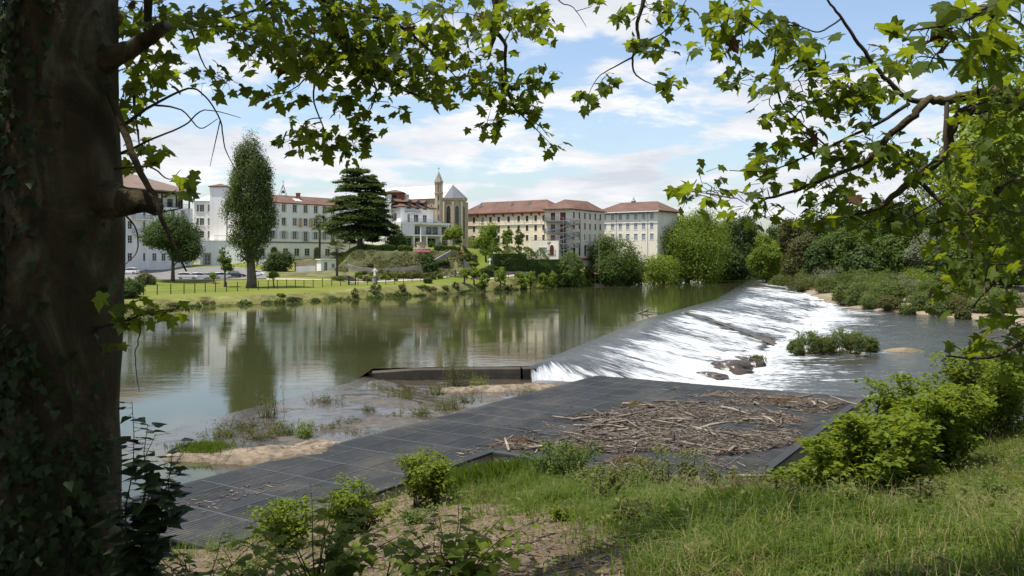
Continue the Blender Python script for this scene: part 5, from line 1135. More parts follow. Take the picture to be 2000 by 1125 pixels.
# fence
fpts = [pt(280, 141), pt(360, 146), pt(420, 152), pt(520, 161), pt(600, 170), pt(700, 180), pt(820, 190.5), pt(900, 197), pt(972, 204), pt(1030, 212), pt(1090, 223)]
fe = thing("fence", "dark mesh fence running along the top of the far bank", "fence", (fpts[0][0], fpts[0][1], 1.5))
fa, _ = resample(fpts, 49); pm = MB().box(-.06, .06, -.06, .06, -.5, 1.75).mesh("post"); pm.materials.append(BLACKM); fzv = far_h(fa[:, 0], fa[:, 1])
for i in range(49): o = link("post", pm, None, fe); o.matrix_basis = Matrix.Translation((fa[i, 0], fa[i, 1], fzv[i]))
for hz_ in (.1, .55, 1.0, 1.5):
    MB().tube([(fa[i, 0], fa[i, 1], fzv[i]+hz_) for i in range(49)], .012, 3).build("wire", BLACKM, fe)
gp = pt(688, 180); gz = fz(688, 180); g = thing("gate", "narrow dark metal gate set into the fence", "gate", (gp[0], gp[1], gz)); mb = MB()
for s_ in (-.75, .75): mb.box(gp[0]+s_-.09, gp[0]+s_+.09, gp[1]-.3-.09, gp[1]-.3+.09, gz-.4, gz+2.0)
mb.build("gate_post", BLACKM, g); mb = MB()
for s_ in np.linspace(-.62, .62, 9): mb.box(gp[0]+s_-.015, gp[0]+s_+.015, gp[1]-.32, gp[1]-.29, gz+.1, gz+1.85)
for zz_ in (.1, 1.0, 1.85): mb.box(gp[0]-.66, gp[0]+.66, gp[1]-.33, gp[1]-.28, gz+zz_-.03, gz+zz_+.03)
mb.build("gate_leaf", BLACKM, g)
# cars
RUB = M("tyre_rubber", (0.02, 0.02, 0.02), 0.8, 0.1, 4); ALLOY = M("alloy_rim", (0.4, 0.4, 0.41), 0.35, 0.05, 4, metal=0.8); REDL = M("tail_lamp", (0.35, 0.02, 0.02), 0.3, 0.05, 4); HEADL = M("headlamp", (0.7, 0.7, 0.7), 0.15, 0.05, 4)
def paint(n_, c): return M(n_, c, 0.25, 0.03, 1, spec=0.6)
PW, PS, PD = paint("white_car_paint", (0.75, 0.75, 0.74)), paint("silver_car_paint", (0.42, 0.43, 0.44)), paint("dark_car_paint", (0.03, 0.034, 0.045))
def loft(sec, name, mat, par):
    """sec: list of (x, halfwidth bottom, halfwidth top, z0, z1) from tail to nose"""
    V = []; F = []
    for x, wb, wt, z0, z1 in sec: V += [(x, -wb, z0), (x, wb, z0), (x, wb*1.02, (z0+z1)*.5), (x, wt, z1), (x, -wt, z1), (x, -wb*1.02, (z0+z1)*.5)]
    for i in range(len(sec)-1): F += [(i*6+k, i*6+(k+1) % 6, (i+1)*6+(k+1) % 6, (i+1)*6+k) for k in range(6)]
    mb = MB(); mb.add(V, F + [(5, 4, 3, 2, 1, 0), tuple(range(len(sec)*6-6, len(sec)*6))]); me = mb.mesh(name); return link(name, me, mat, par, (0, 0, 0))
def car(label, px, d, rot, mat, L_=4.1, est=0.0):
    z = fz(px, d) + .12; c = thing("parked_car", label, "car", ((px-HX)/K*d, d, z), "cars in the car park"); s = L_/4.1
    loft([(-2.05*s, .70, .66, .45, .82), (-1.98*s, .80, .78, .28, .95), (-1.2*s, .84, .82, .20, .96), (.9*s, .84, .80, .20, .93), (1.6*s, .82, .76, .22, .80), (2.0*s, .74, .66, .30, .66), (2.06*s, .62, .58, .36, .56)], "body", mat, c)
    loft([((-1.92-est*.1)*s, .76, .60, .90, .96), ((-1.55-est*.25)*s, .77, .58, .90, 1.42), (-.6*s, .78, .60, .90, 1.50), (.15*s, .78, .60, .90, 1.46), (1.05*s, .76, .66, .88, .93)], "glasshouse", GLASS, c)
    loft([((-1.60-est*.25)*s, .61, .57, 1.38, 1.45), (-.6*s, .64, .58, 1.45, 1.53), (.2*s, .63, .57, 1.40, 1.49)], "roof", mat, c)
    for xx in (-1.3*s, 1.28*s):
        for sy in (-1, 1):
            w_ = link("wheel", MB().lathe((0, 0, 0), [(.24, -.1), (.31, -.08), (.31, .08), (.24, .1)], 14).mesh("wheel"), RUB, c, (xx, sy*.76, .31)); w_.rotation_euler = (math.pi/2, 0, 0)
            r_ = link("rim", MB().lathe((0, 0, 0), [(.05, -.11), (.22, -.105), (.22, .105), (.05, .11)], 10).mesh("rim"), ALLOY, w_, (0, 0, 0))
    for sy in (-1, 1):
        link("headlamp", MB().obox((1.93*s, sy*.58, .62), (.09, 0, 0), (0, .14, 0), (0, 0, .07)).mesh("headlamp"), HEADL, c, (0, 0, 0)); link("tail_lamp", MB().obox((-2.0*s, sy*.66, .78), (.05, 0, 0), (0, .09, 0), (0, 0, .12)).mesh("tail_lamp"), REDL, c, (0, 0, 0))
        link("pillar", MB().tube([(.98*s, sy*.72, .92), (.18*s, sy*.60, 1.46)], .035, 4).tube([(-.55*s, sy*.775, .92), (-.55*s, sy*.61, 1.5)], .035, 4).mesh("pillar"), mat, c, (0, 0, 0))
    c.rotation_euler = (0, 0, rot)
car("white hatchback parked side-on before the balconied residence", 253, 197, 3.1, PW)
car("white car half hidden behind the plane trunk", 222, 192, 3.0, PW)
car("silver-white saloon parked right of the dark leafy tree", 366, 190, .25, PW, 4.3)
car("white estate car second from the dark leafy tree's trunk", 391, 192, .6, PW, 4.2, .6)
car("silver car in the middle of the parked row", 413, 195, .9, PS)
car("white van-like car just left of the dark car", 434, 197, .9, PW, 4.3, .9)
car("dark blue-black car beside the poplar trunk", 462, 199, .2, PD, 4.3, .3)
car("white hatchback showing right of the poplar trunk", 500, 196, .1, PW)
# ------------------------------------------------------------------ grated platform
def grate_mat():
    m, t = nodes_of("grating_plastic"); p = pos(t); oi = nd(t, "ShaderNodeObjectInfo").outputs["Random"]
    n1 = noise(t, p, 0.30, 5, 0.65, 0.4); n2 = noise(t, p, 3.5, 6, 0.7)
    c = mixc(t, oi, (0.026, 0.028, 0.029), (0.038, 0.040, 0.041)); c = mixc(t, ramp(t, mth(t, 'ADD', mth(t, 'MULTIPLY', n1, .7), mth(t, 'MULTIPLY', n2, .35)), [(0.50, (0, 0, 0)), (0.68, (0.6, 0.6, 0.6))]), c, (0.105, 0.092, 0.072))
    b = nd(t, "ShaderNodeBsdfPrincipled", {"Base Color": c, "Roughness": mth(t, 'ADD', mth(t, 'MULTIPLY', n2, .4), .55), "Specular IOR Level": 0.18}); out(t, b.outputs[0]); return m
GRATE = grate_mat()
WALLC = M("pale_concrete", (0.24, 0.21, 0.155), 0.85, 0.25, 0.8, 0.4, 8, stain=(0.11, 0.10, 0.065))
pf = thing("grated_platform", "large dark platform of square grating panels over the river intake", "platform", plat(8, 11, -1.0))
PWd, PLn = 1.25, 2.24; m_ = MB()
for x0, x1, y0, y1 in ((.012, .045, .012, PLn-.012), (PWd-.06, PWd-.012, .012, PLn-.012), (.06, PWd-.06, .012, .06), (.06, PWd-.06, PLn-.06, PLn-.012), (PWd/2-.02, PWd/2+.02, .06, PLn-.06)): m_.box(x0, x1, y0, y1, -.07, .0)
nsl = 20
for k in range(nsl): y = .09 + (PLn-.18)*k/(nsl-1); m_.box(.06, PWd-.06, y-.041, y+.041, -.06, .004)
pmesh = m_.mesh("grating_panel"); pmesh.materials.append(GRATE)
Rm = Matrix(((E1.x, E2.x, 0, 0), (E1.y, E2.y, 0, 0), (0, 0, 1, 0), (0, 0, 0, 1)))
rp = random.Random(4)
for i in range(13):
    for j in range(16):
        if j >= 10 and i >= 5: continue
        p = plat(i*PWd, j*PLn, .05 + rp.uniform(-.008, .008)); o = link("grating_panel", pmesh, None, pf); o.matrix_basis = Matrix.Translation(p) @ Rm
WID, LEN, NW = 13*PWd, 10*PLn, 5*PWd
STRIP = M('steel_joint', (0.16, 0.17, 0.18), 0.45, 0.2, 2, metal=0.3)
def slab(mb, a0, a1, b0, b1, z0, z1): mb.prism([plat(a0, b0)[:2], plat(a0, b1)[:2], plat(a1, b1)[:2], plat(a1, b0)[:2]], z0, z1); return mb
for i in range(1, 13): slab(MB(), i*PWd-.011, i*PWd+.011, 0, (16*PLn if i <= 5 else LEN)-.05, .052, .066).build("joint_strip", STRIP, pf)
for j in range(1, 16): slab(MB(), 0, (WID if j < 10 else NW)-.03, j*PLn-.011, j*PLn+.011, .053, .068).build("joint_strip", STRIP, pf)
slab(MB(), WID+.02, WID+.30, -.1, LEN+.3, -3.6, -.02).build("side_wall", WALLC, pf)
slab(MB(), WID+.0, WID+.36, -.14, LEN+.0, -.015, .075).build("coping", GRATE, pf)
slab(MB(), -.05, WID+.42, -.35, -.03, -3.6, -.10).build("outer_beam", CONC, pf)
slab(MB(), -.30, -.03, -.1, 16*PLn, -1.6, .02).build("edge_beam", GRATE, pf)
slab(MB(), NW+.02, NW+.32, LEN+.02, 16*PLn, -1.6, .11).build("notch_wall", WALLC, pf)
slab(MB(), NW+.32, WID+.42, LEN+.02, LEN+.32, -1.6, .10).build("notch_wall", WALLC, pf)
slab(MB(), NW-.04, NW+.38, LEN-.03, 16*PLn, .112, .21).build("coping", GRATE, pf)
slab(MB(), NW+.38, WID+.46, LEN-.04, LEN+.36, .106, .20).build("coping", GRATE, pf)
slab(MB(), 0.1, WID, 0.1, LEN, -.62, -.55).build("dark_void_sheet", BLACKM, pf); slab(MB(), 0.1, NW, LEN, 16*PLn, -.62, -.55).build("dark_void_sheet", BLACKM, pf)  # black sheets put in for the dark void beneath the panels
slab(MB(), NW+.32, NW+7.6, LEN+.33, LEN+3.6, -1.2, -.95).build("notch_floor", GREYST, pf)

# ------------------------------------------------------------------ driftwood
DRIFT = M("driftwood", (0.115, 0.092, 0.072), 0.9, 0.35, 3.0, 0.4, 20, perobj=0.8, col2=(0.17, 0.145, 0.12))
rd = np.random.default_rng(21)
def inpoly(px, py, poly):
    c = False; n = len(poly)
    for i in range(n):
        x0, y0 = poly[i]; x1, y1 = poly[i-1]
        if (y0 > py) != (y1 > py) and px < (x1-x0)*(py-y0)/(y1-y0)+x0: c = not c
    return c
def ab(p): q = p - PA; return q.dot(E1), q.dot(E2)
AREAS = [([(1225, 792), (1290, 778), (1400, 766), (1520, 770), (1640, 780), (1655, 788), (1600, 812), (1570, 835), (1545, 868), (1470, 884), (1380, 890), (1290, 880), (1200, 884), (1100, 880), (985, 876), (978, 862), (1040, 838), (1120, 812), (1200, 800)], 7000, .24),
         ([(1170, 905), (1200, 893), (1260, 893), (1275, 910), (1230, 920), (1185, 918)], 90, .15), ([(1370, 900), (1400, 890), (1450, 905), (1445, 920), (1400, 925)], 70, .16),
         ([(890, 878), (940, 868), (975, 872), (960, 884), (900, 892)], 60, .03), ([(350, 985), (430, 955), (540, 935), (555, 945), (500, 965), (400, 1000)], 230, .02), ([(1290, 760), (1330, 752), (1345, 762), (1320, 768)], 40, .03),
         ([(420, 990), (900, 880), (1150, 760), (1220, 770), (1000, 860), (620, 960)], 130, .0), ([(1440, 880), (1560, 850), (1480, 930), (1420, 940)], 50, .0)]
def stick(p, yaw, pit, L_, r, rng):
    d_ = Vector((math.cos(yaw)*math.cos(pit), math.sin(yaw)*math.cos(pit), math.sin(pit))); s = Vector((-d_.y, d_.x, 0)); b1 = s*rng.normal()*L_*.08 + Vector((0, 0, rng.normal()*L_*.04))
    return [p-d_*L_/2, p-d_*L_*.1+b1, p+d_*L_*.2+b1*.6, p+d_*L_/2], [r, r*.95, r*.8, r*.35]
sticks = []
for poly, n, hp in AREAS:
    xs_ = [q[0] for q in poly]; ys_ = [q[1] for q in poly]; c = 0
    while c < n:
        px, py = rd.uniform(min(xs_), max(xs_)), rd.uniform(min(ys_), max(ys_))
        c += 1 if n < 300 else 0
        if not inpoly(px, py, poly): continue
        g0 = G(px, py, .1); a_, b_ = ab(g0)
        hole = fbm(np.array([a_*.32]), np.array([b_*.32]), 3, 17)[0]
        if hp > .1 and hole < -.13 and rd.random() < .9: continue
        if n >= 300: c += 1
        if a_ < .1 or a_ > WID+.2 or b_ < 0 or (b_ > LEN and a_ > NW): continue
        big = rd.random() < (.022 if hp > .1 else .01); L_ = rd.uniform(.9, 1.9) if big else (rd.uniform(.35, 1.0) if rd.random() < .28 else rd.uniform(.10, .45))*(1 if hp > .02 else .5); r = L_*rd.uniform(.022, .045) if big else rd.uniform(.007, .019)
        g0.z = .07 + r + rd.random()*hp*max(.2, .6+hole*2.5); yaw = rd.normal()*.9 - .2 if rd.random() < .6 else rd.random()*3.14
        sticks.append((L_*r**.6/g0.y*50, g0, yaw, rd.normal()*.13*(hp > .05), L_, r))
sticks.sort(key=lambda s: -s[0])
rest = MB()
for i, (_, p, yaw, pit, L_, r) in enumerate(sticks):
    pts, rads = stick(p, yaw, pit, L_, r, rd)
    if i < 300:
        c = pts[0]; mb = MB().tube([q-c for q in pts], rads, 5)
        if i < 40:
            e = pts[2]-c; mb.tube([e, e + Vector((rd.normal()*.2, rd.normal()*.2, .1+rd.random()*.15))*L_*.7], [rads[2]*.7, rads[2]*.2], 4)
        o = link("driftwood_stick", mb.mesh("driftwood_stick", True), DRIFT, None, c)
        tag(o, "bleached driftwood branch lying in the tangle on the dark platform", "driftwood", "driftwood branches heaped on the platform")
    else: rest.tube(pts, rads, 4, False)
tag(rest.build("driftwood_debris", DRIFT, None, True), "matted small driftwood twigs strewn over the platform", kind="stuff")
MAT_ = M("debris_mat", (0.075, 0.058, 0.042), 0.95, 0.5, 2.5, 1.0, 16)
_a, _b = np.meshgrid(np.linspace(0, WID, 150), np.linspace(0, LEN, 200)); _X = PA.x + E1.x*_a + E2.x*_b; _Y = PA.y + E1.y*_a + E2.y*_b; _px, _py = HX + _X/_Y*K, HY + 7.9/_Y*K
_in = np.array([inpoly(float(u), float(v), AREAS[0][0]) for u, v in zip(_px.ravel(), _py.ravel())]).reshape(_a.shape)
_hn = fbm(_a*.32, _b*.32, 3, 17); _Z = .05 + .16*np.clip(_hn+.16, 0, .4) + fbm(_a*3, _b*3, 3, 18)*.10; _kp = _in & (_hn > -.10) & (fbm(_a*1.1, _b*1.1, 3, 19) > -.12); I = np.arange(_a.size).reshape(_a.shape); F = np.stack([I[:-1, :-1], I[1:, :-1], I[1:, 1:], I[:-1, 1:]], -1).reshape(-1, 4); F = F[_kp.ravel()[F].all(1)]
tag(link("debris_mat", mesh_np("debris_mat", np.stack([_X, _Y, _Z], -1).reshape(-1, 3), [F], False), MAT_), "dark mat of silt and rotted twigs beneath the driftwood", kind="stuff")
STRAW = M("straw_mat", (0.22, 0.155, 0.085), 0.95, 0.3, 4, 0.8, 25)
for px, py, rx, ry in ((1020, 868, 1.2, .5), (1115, 884, 1.0, .45), (1225, 905, 1.1, .5), (1530, 788, 1.6, .7), (1240, 795, .9, .6)):
    g0 = G(px, py, .05); mb = MB()
    for k in range(420):
        q_ = g0 + Vector((rd.normal()*rx*.42, rd.normal()*ry*.42, 0)); f_ = math.exp(-((q_.x-g0.x)/rx)**2*2 - ((q_.y-g0.y)/ry)**2*2); q_.z = .08 + rd.random()*.34*f_; pts, rads = stick(q_, rd.random()*3.14, rd.normal()*.3, rd.uniform(.08, .4), rd.uniform(.006, .012), rd); mb.tube(pts, rads, 3, False)
    tag(mb.build("straw_clump", STRAW), "matted brown straw clump among the driftwood on the platform", "debris", "straw clumps on the platform")["kind"] = "stuff"

# ------------------------------------------------------------------ rocks
ROCK = M("sandstone_rock", (0.19, 0.150, 0.105), 0.9, 0.55, 2.2, 1.0, 5, stain=(0.12, 0.095, 0.06)); WROCK = M("wet_dark_rock", (0.055, 0.042, 0.03), 0.35, 0.3, 1.5, 0.5, 6, spec=0.5)
def rock(label, c, rx, ry, rz, mat, seed, rot=0.0, name="rock", flat=1.0):
    rng = np.random.default_rng(seed); nu_, nv_ = 26, 13; V = []
    for j in range(nv_):
        ph = math.pi*j/(nv_-1)
        for i in range(nu_):
            th = 2*math.pi*i/nu_; x, y, z = math.sin(ph)*math.cos(th), math.sin(ph)*math.sin(th), math.cos(ph)
            f = 1 + 1.15*float(fbm(np.array([x*1.7+seed*3.1+z*1.3]), np.array([y*1.7+z*1.9]), 4, seed)[0]); z = np.sign(z)*abs(z)**flat
            V.append((x*rx*f, y*ry*f, z*rz*(f*.5+.5)))
    I = np.arange(nu_*nv_).reshape(nv_, nu_); J = np.roll(I, -1, 1); F = np.stack([I[:-1], I[1:], J[1:], J[:-1]], -1).reshape(-1, 4)
    o = link(name, mesh_np(name, V, [F], False), mat, None, c); o.rotation_euler = (0, 0, rot); return tag(o, label, "rock")
def slab_rock(label, c, rx, ry, h, seed, rot, zb):
    n, m2 = 64, 22; rr = np.linspace(0, 1, m2)[:, None]; a_ = np.linspace(0, 2*np.pi, n, endpoint=False)[None, :]
    ww = 1 + .75*fbm(np.cos(a_)*1.3+seed, np.sin(a_)*1.3+seed*.7, 5, seed); X = rr*np.cos(a_)*rx*ww; Y = rr*np.sin(a_)*ry*ww
    st_ = fbm(X*.9+seed, Y*1.4, 3, seed+2); Zs = zb + h*(1-rr**9) + np.round(st_*5)/5*.22*(1-rr**6) + fbm(X*2.5, Y*2.5, 4, seed+7)*.14*(1-rr**9) - .10*(np.abs(fbm(X*.8+4, Y*.8, 3, seed+9)) < .012)
    V = np.stack([X, Y, Zs+0*X], -1).reshape(-1, 3); I = np.arange(m2*n).reshape(m2, n); J = np.roll(I, -1, 1); o = link("rock", mesh_np("rock", V, [np.stack([I[:-1], I[1:], J[1:], J[:-1]], -1).reshape(-1, 4)], False), ROCK, None, (c.x, c.y, 0)); o.rotation_euler = (0, 0, rot); tag(o, label, "rock")
slab_rock("large flat sandstone slab beside the platform", G(530, 884, .1), 2.7, 1.15, .42, 3, .3, -.22)
slab_rock("cracked flat rock left of the large sandstone slab", G(400, 886, .1), 1.5, 1.0, .40, 5, .1, -.22)
slab_rock("pale slab end piece touching the platform edge", G(612, 866, .1), 1.3, .8, .34, 6, .7, -.22)
slab_rock("pale sandstone shelf below the sill wall", G(1010, 757, -.8), 3.6, 1.2, .5, 8, .1, -1.15)
slab_rock("low sandstone rock with weeds left of the shelf", G(905, 760, -.8), 2.0, 1.0, .5, 9, .4, -1.2)
for k, (px, py, rx, rz, lab) in enumerate(((1432, 726, 2.1, 1.0, "dark wet boulder standing in the white water"), (1380, 738, 1.8, .55, "low dark rock just left of the wet boulder"), (1474, 713, 1.1, .7, "grassy-topped rock right of the wet boulder"), (1350, 742, .7, .3, "small flat wet rock nearest the platform in the foam"), (1445, 702, 1.0, .4, "small wet rock above the boulder in the rapids"),
        (1564, 690, .45, .35, "pale round stone at the island's upstream end"), (1607, 690, .3, .22, "small pale stone under the island willows"), (1560, 574, 1.6, .5, "small rock in the bright rapids far up the weir"), (1598, 590, 1.4, .5, "rock at the end of the rapids near the gravel bank"))):
    c = G(px, py, LZ+.1); rock(lab, (c.x, c.y, LZ+.05), rx, rx*.7, rz, WROCK if k < 5 or k > 6 else ROCK, 40+k)
c = G(1262, 612, 0); dl = MB().tube([(c.x-1.5, c.y, -.1), (c.x, c.y, .35), (c.x+.8, c.y, .9)], [.14, .12, .05], 6).tube([(c.x-.2, c.y, .25), (c.x+2.2, c.y+.5, .05)], [.09, .03], 5).tube([(c.x-.6, c.y, .2), (c.x-.3, c.y, 1.2)], [.07, .02], 5)
tag(dl.build("snag", DRIFT, None, True), "bare branch snagged on the weir crest in mid river", "branch")

# ------------------------------------------------------------------ grass and litter on the near bank
rg = np.random.default_rng(77)
def proj(x, y, z): return HX + x/y*K, HY + (EYE-z)/y*K
def density(px, py, x, y):
    g_ = np.interp(px, [250, 420, 700, 900, 1080, 1180, 1290, 1420], [.10, .08, .05, .05, .08, .22, .65, 1.0])
    g_ = np.where((py < 985) & (px > 880) & (px < 1150), .9, g_); g_ = np.where((py > 1010) & (px < 1240) & (px > 700), g_*.35, g_)
    g_ = np.where((px < 700) & (py < 1060), g_*1.4, g_)
    nz = fbm(x*.5, y*.5, 3, 41); return np.clip(g_ + nz*np.where(g_ > .6, 1.7, 1.3)*.6*(g_ > .05), 0, 1)
def blades(name, label, n, leaf, hmin, hmax, wd, dens, tuft=9, spread=.13, dry=False):
    m_ = n // tuft; x = np.concatenate([rg.uniform(-11, 4, m_), rg.uniform(0, 26, m_*3)]); y = np.concatenate([rg.uniform(4, 30, m_), rg.uniform(3.5, 36, m_*3)])
    z = near_h(x, y); px, py = proj(x, y, z); ok = (px > 200) & (px < 3000) & (py > 640) & (py < 1900) & (sdist(x, y, NEAR) > .15) & (rg.random(len(x)) < dens(px, py, x, y))
    x, y = x[ok], y[ok]; k_ = len(x); hs = np.repeat(rg.uniform(.45, 1.1, k_)*(.65 + 1.6*np.clip(fbm(x*.55+3, y*.55, 3, 66)+.15, 0, .5)), tuft); x = np.repeat(x, tuft) + rg.normal(size=k_*tuft)*spread; y = np.repeat(y, tuft) + rg.normal(size=k_*tuft)*spread; z = near_h(x, y) - .02
    m2 = len(x); h = rg.uniform(hmin, hmax, m2)*hs; a = rg.random(m2)*6.283; b = rg.uniform(.25, 1.25, m2)*h; w = wd*rg.uniform(.6, 1.3, m2); ya = a + 1.57
    dx, dy = np.cos(a), np.sin(a); sx, sy = np.cos(ya)*w, np.sin(ya)*w
    V = np.stack([np.stack([x-sx, y-sy, z], 1), np.stack([x+sx, y+sy, z], 1), np.stack([x+dx*b*.3-sx*.8, y+dy*b*.3-sy*.8, z+h*.58], 1), np.stack([x+dx*b*.3+sx*.8, y+dy*b*.3+sy*.8, z+h*.58], 1), np.stack([x+dx*b, y+dy*b, z+h*(1-.42*(b/h)**1.5)], 1)], 1).reshape(-1, 3)
    i = np.arange(m2)*5; F4 = np.stack([i, i+1, i+3, i+2], 1); F3 = np.stack([i+2, i+3, i+4], 1)
    o = link(name, mesh_np(name, V, [F4, F3]), LF[leaf]); tag(o, label, kind="stuff"); return m2
_nb = bpy.data.objects["near_bank"].data; _c = np.zeros(len(_nb.vertices)*3, dtype=np.float32); _nb.vertices.foreach_get("co", _c); _c = _c.reshape(-1, 3).astype(float); _px, _py = proj(_c[:, 0], np.maximum(_c[:, 1], .5), _c[:, 2])
_nb.attributes.new("thatch", 'FLOAT', 'POINT').data.foreach_set("value", np.where(_c[:, 1] > 2, density(_px, _py, _c[:, 0], _c[:, 1]), .8).astype(np.float32))
blades("grass", "lush green grass covering the near bank on the right", 95000, "grass", .14, .52, .0075, density)
blades("short_grass", "short dense undergrowth of green blades on the near bank", 130000, "grass", .05, .17, .010, density, tuft=12, spread=.10)
def patchy(px, py, x, y): return density(px, py, x, y)*sstep(.02, .14, fbm(x*.33+5, y*.33, 3, 87))
blades("tall_grass", "tall uneven grass in patches on the near bank", 42000, "grass", .40, .85, .0065, patchy, tuft=14, spread=.16)
n = 46000; x = rg.uniform(-6, 22, n); y = rg.uniform(7, 33, n); z = near_h(x, y); px, py = proj(x, y, z); wl_ = fbm(x*.6+2, y*.6, 3, 88); ok = (px > 250) & (px < 2050) & (sdist(x, y, NEAR) > .2) & (wl_ > .02) & (rg.random(n) < .25+density(px, py, x, y))
hh2 = rg.random(ok.sum())**1.4*np.clip(.10 + wl_[ok]*3.0, .1, .7); pp = np.stack([x[ok], y[ok], z[ok]+.02+hh2], 1); nm = np.array([0, 0, 1.]) + rg.normal(size=pp.shape)*.5; nm /= np.linalg.norm(nm, axis=1, keepdims=True)
V, F = quads(pp, nm, .095*(.5+rg.random(len(pp))), rg, .6); tag(link("ground_weeds", mesh_np("ground_weeds", V, [F]), LF["weed"]), "low broad-leaved weeds spreading through the bank grass", kind="stuff")
blades("seed_stalks", "pale seeding grass stalks standing above the bank grass", 5200, "dry", .6, 1.05, .0035, lambda px, py, x, y: density(px, py, x, y)*(px > 1150)*.8, tuft=5, spread=.2)
blades("dry_grass", "straw-coloured dry grass mixed into the green bank", 44000, "dry", .22, .60, .005, lambda px, py, x, y: np.clip(density(px, py, x, y)*(.25 + .95*sstep(.0, .12, fbm(x*.22+9, y*.22, 3, 52))) * np.interp(px, [1200, 1350, 1650, 1850], [.3, .6, .85, 1.3]), 0, 1))
rl_ = np.random.default_rng(9); n = 22000; x = rl_.uniform(-8, 9, n); y = rl_.uniform(7, 27, n); z = near_h(x, y); px, py = proj(x, y, z); ok = (px > 230) & (px < 1400) & (sdist(x, y, NEAR) > .3)
pp = np.stack([x, y, z+.012], 1)[ok]; nm = np.array([0, 0, 1.]) + rl_.normal(size=pp.shape)*.35; nm /= np.linalg.norm(nm, axis=1, keepdims=True)
V, F = quads(pp, nm, .07*(.4+rl_.random(len(pp))), rl_, .5); LIT = M("leaf_litter", (0.17, 0.13, 0.09), 0.95, 0.3, 4, perobj=0.6)
tag(link("leaf_litter", mesh_np("leaf_litter", V, [F]), LIT), "dry leaf litter and bark chips scattered on the soil", kind="stuff")
mb = MB()
for cx, cy_, n, sp in ((proj and -8.0, 17.5, 140, 1.2), (2.2, 19.0, 170, .9), (-4.5, 21.0, 60, 1.2), (1.5, 13.0, 160, 1.8), (0.2, 11.0, 220, 1.6), (-1.5, 15, 160, 1.8), (-6.5, 21.5, 90, 1.0)):
    for k in range(n):
        x = cx + rd.normal()*sp; y = cy_ + rd.normal()*sp*.6; z = float(near_h(np.array([x]), np.array([y]))[0]) + .02 + rd.random()*.05; L_ = rd.uniform(.1, .5); pts, rads = stick(Vector((x, y, z)), rd.random()*3.14, rd.normal()*.12, L_, rd.uniform(.004, .012), rd); mb.tube(pts, rads, 3, False)
tag(mb.build("twig_litter", DRIFT), "grey twigs washed up in drifts on the bare soil", kind="stuff")

# ------------------------------------------------------------------ leafy plants
def outline(half): h = half + [(-x, y) for x, y in half[::-1] if x > 1e-6]; return h
PLANE_H = [(0, 0), (.10, -.05), (.27, -.10), (.50, .04), (.41, .16), (.36, .27), (.50, .36), (.66, .56), (.47, .54), (.31, .57), (.27, .72), (.17, .80), (0, 1.06)]
HEART_H = [(0, 0.03), (.14, -.03), (.33, .05), (.42, .24), (.36, .48), (.20, .76), (0, 1.08)]
IVY_H = [(0, 0), (.20, -.10), (.44, .06), (.34, .30), (.20, .52), (0, .95)]
def leaf_geo(half, droop=.28, fold=.10):
    o_ = outline(half); cy_ = .32; v = [(0, cy_, 0)] + list(o_); n = len(o_)
    V = np.array([(p[0], p[1], fold*abs(p[0]) - droop*(p[0]**2*.9 + max(0, p[1]-cy_)**2*.8)) for p in [(q[0], q[1]) for q in v]]); F = np.array([(0, 1+i, 1+(i+1) % n) for i in range(n)]); return V, F
LG = {"plane": leaf_geo(PLANE_H), "heart": leaf_geo(HEART_H, .22, .18), "ivy": leaf_geo(IVY_H, .2, .1)}
LG["plane_b"] = leaf_geo(PLANE_H, .62, .28); LG["plane_c"] = leaf_geo([(x*1.1, y*.92) for x, y in PLANE_H], .1, -.22); LG["heart_b"] = leaf_geo(HEART_H, .5, .35); LG["heart_c"] = leaf_geo(HEART_H, .3, -.05)
LMESH = {k: mesh_np("leaf", v, [f]) for k, (v, f) in LG.items()}
def frame(p, tip, nrm, s):
    t_ = Vector(tip).normalized(); n = Vector(nrm); n = (n - t_*n.dot(t_)).normalized(); x = t_.cross(n); Mx = Matrix.Identity(4)
    for i in range(3): Mx[i][0] = x[i]*s; Mx[i][1] = t_[i]*s; Mx[i][2] = n[i]*s; Mx[i][3] = p[i]
    return Mx
def place_leaves(par, mats, kind, mat, nmax=300, rank=None, stuffname="leaves"):
    """the leaves that show largest become parts, the rest one part of small leaves"""
    rank = rank or (lambda m: m.col[0].to_3d().length / max(1.0, m.translation.y)); order = sorted(mats, key=lambda m: -rank(m))
    kinds = [kind, kind+"_b", kind+"_c"] if kind+"_b" in LG else [kind]; mes = []
    for q in kinds: me = LMESH[q].copy(); me.materials.append(mat); mes.append(me)
    for i, m in enumerate(order[:nmax]):
        o = link("leaf", mes[i % len(mes)], None, par); o.matrix_basis = m
    rest_ = order[nmax:]
    if rest_:
        VV = []; FF = []; nn = 0
        for qi, q in enumerate(kinds):
            sel = rest_[qi::len(kinds)]; V0, F0 = LG[q]; A_ = np.array([[list(r) for r in m] for m in sel]); V = np.einsum('nij,vj->nvi', A_[:, :3, :3], V0) + A_[:, None, :3, 3]
            FF.append((F0[None] + (np.arange(len(sel))*len(V0))[:, None, None]).reshape(-1, 3) + nn); VV.append(V.reshape(-1, 3)); nn += len(VV[-1])
        o = link(stuffname, mesh_np(stuffname, np.concatenate(VV), [np.concatenate(FF)]), mat, par); o["kind"] = "stuff"
def in_view(m):
    p = m.translation; 
    if p.y < .5: return 0
    px, py = proj(p.x, p.y, p.z); return m.col[0].to_3d().length/p.y if -40 < px < 2040 and -40 < py < 1160 else 0
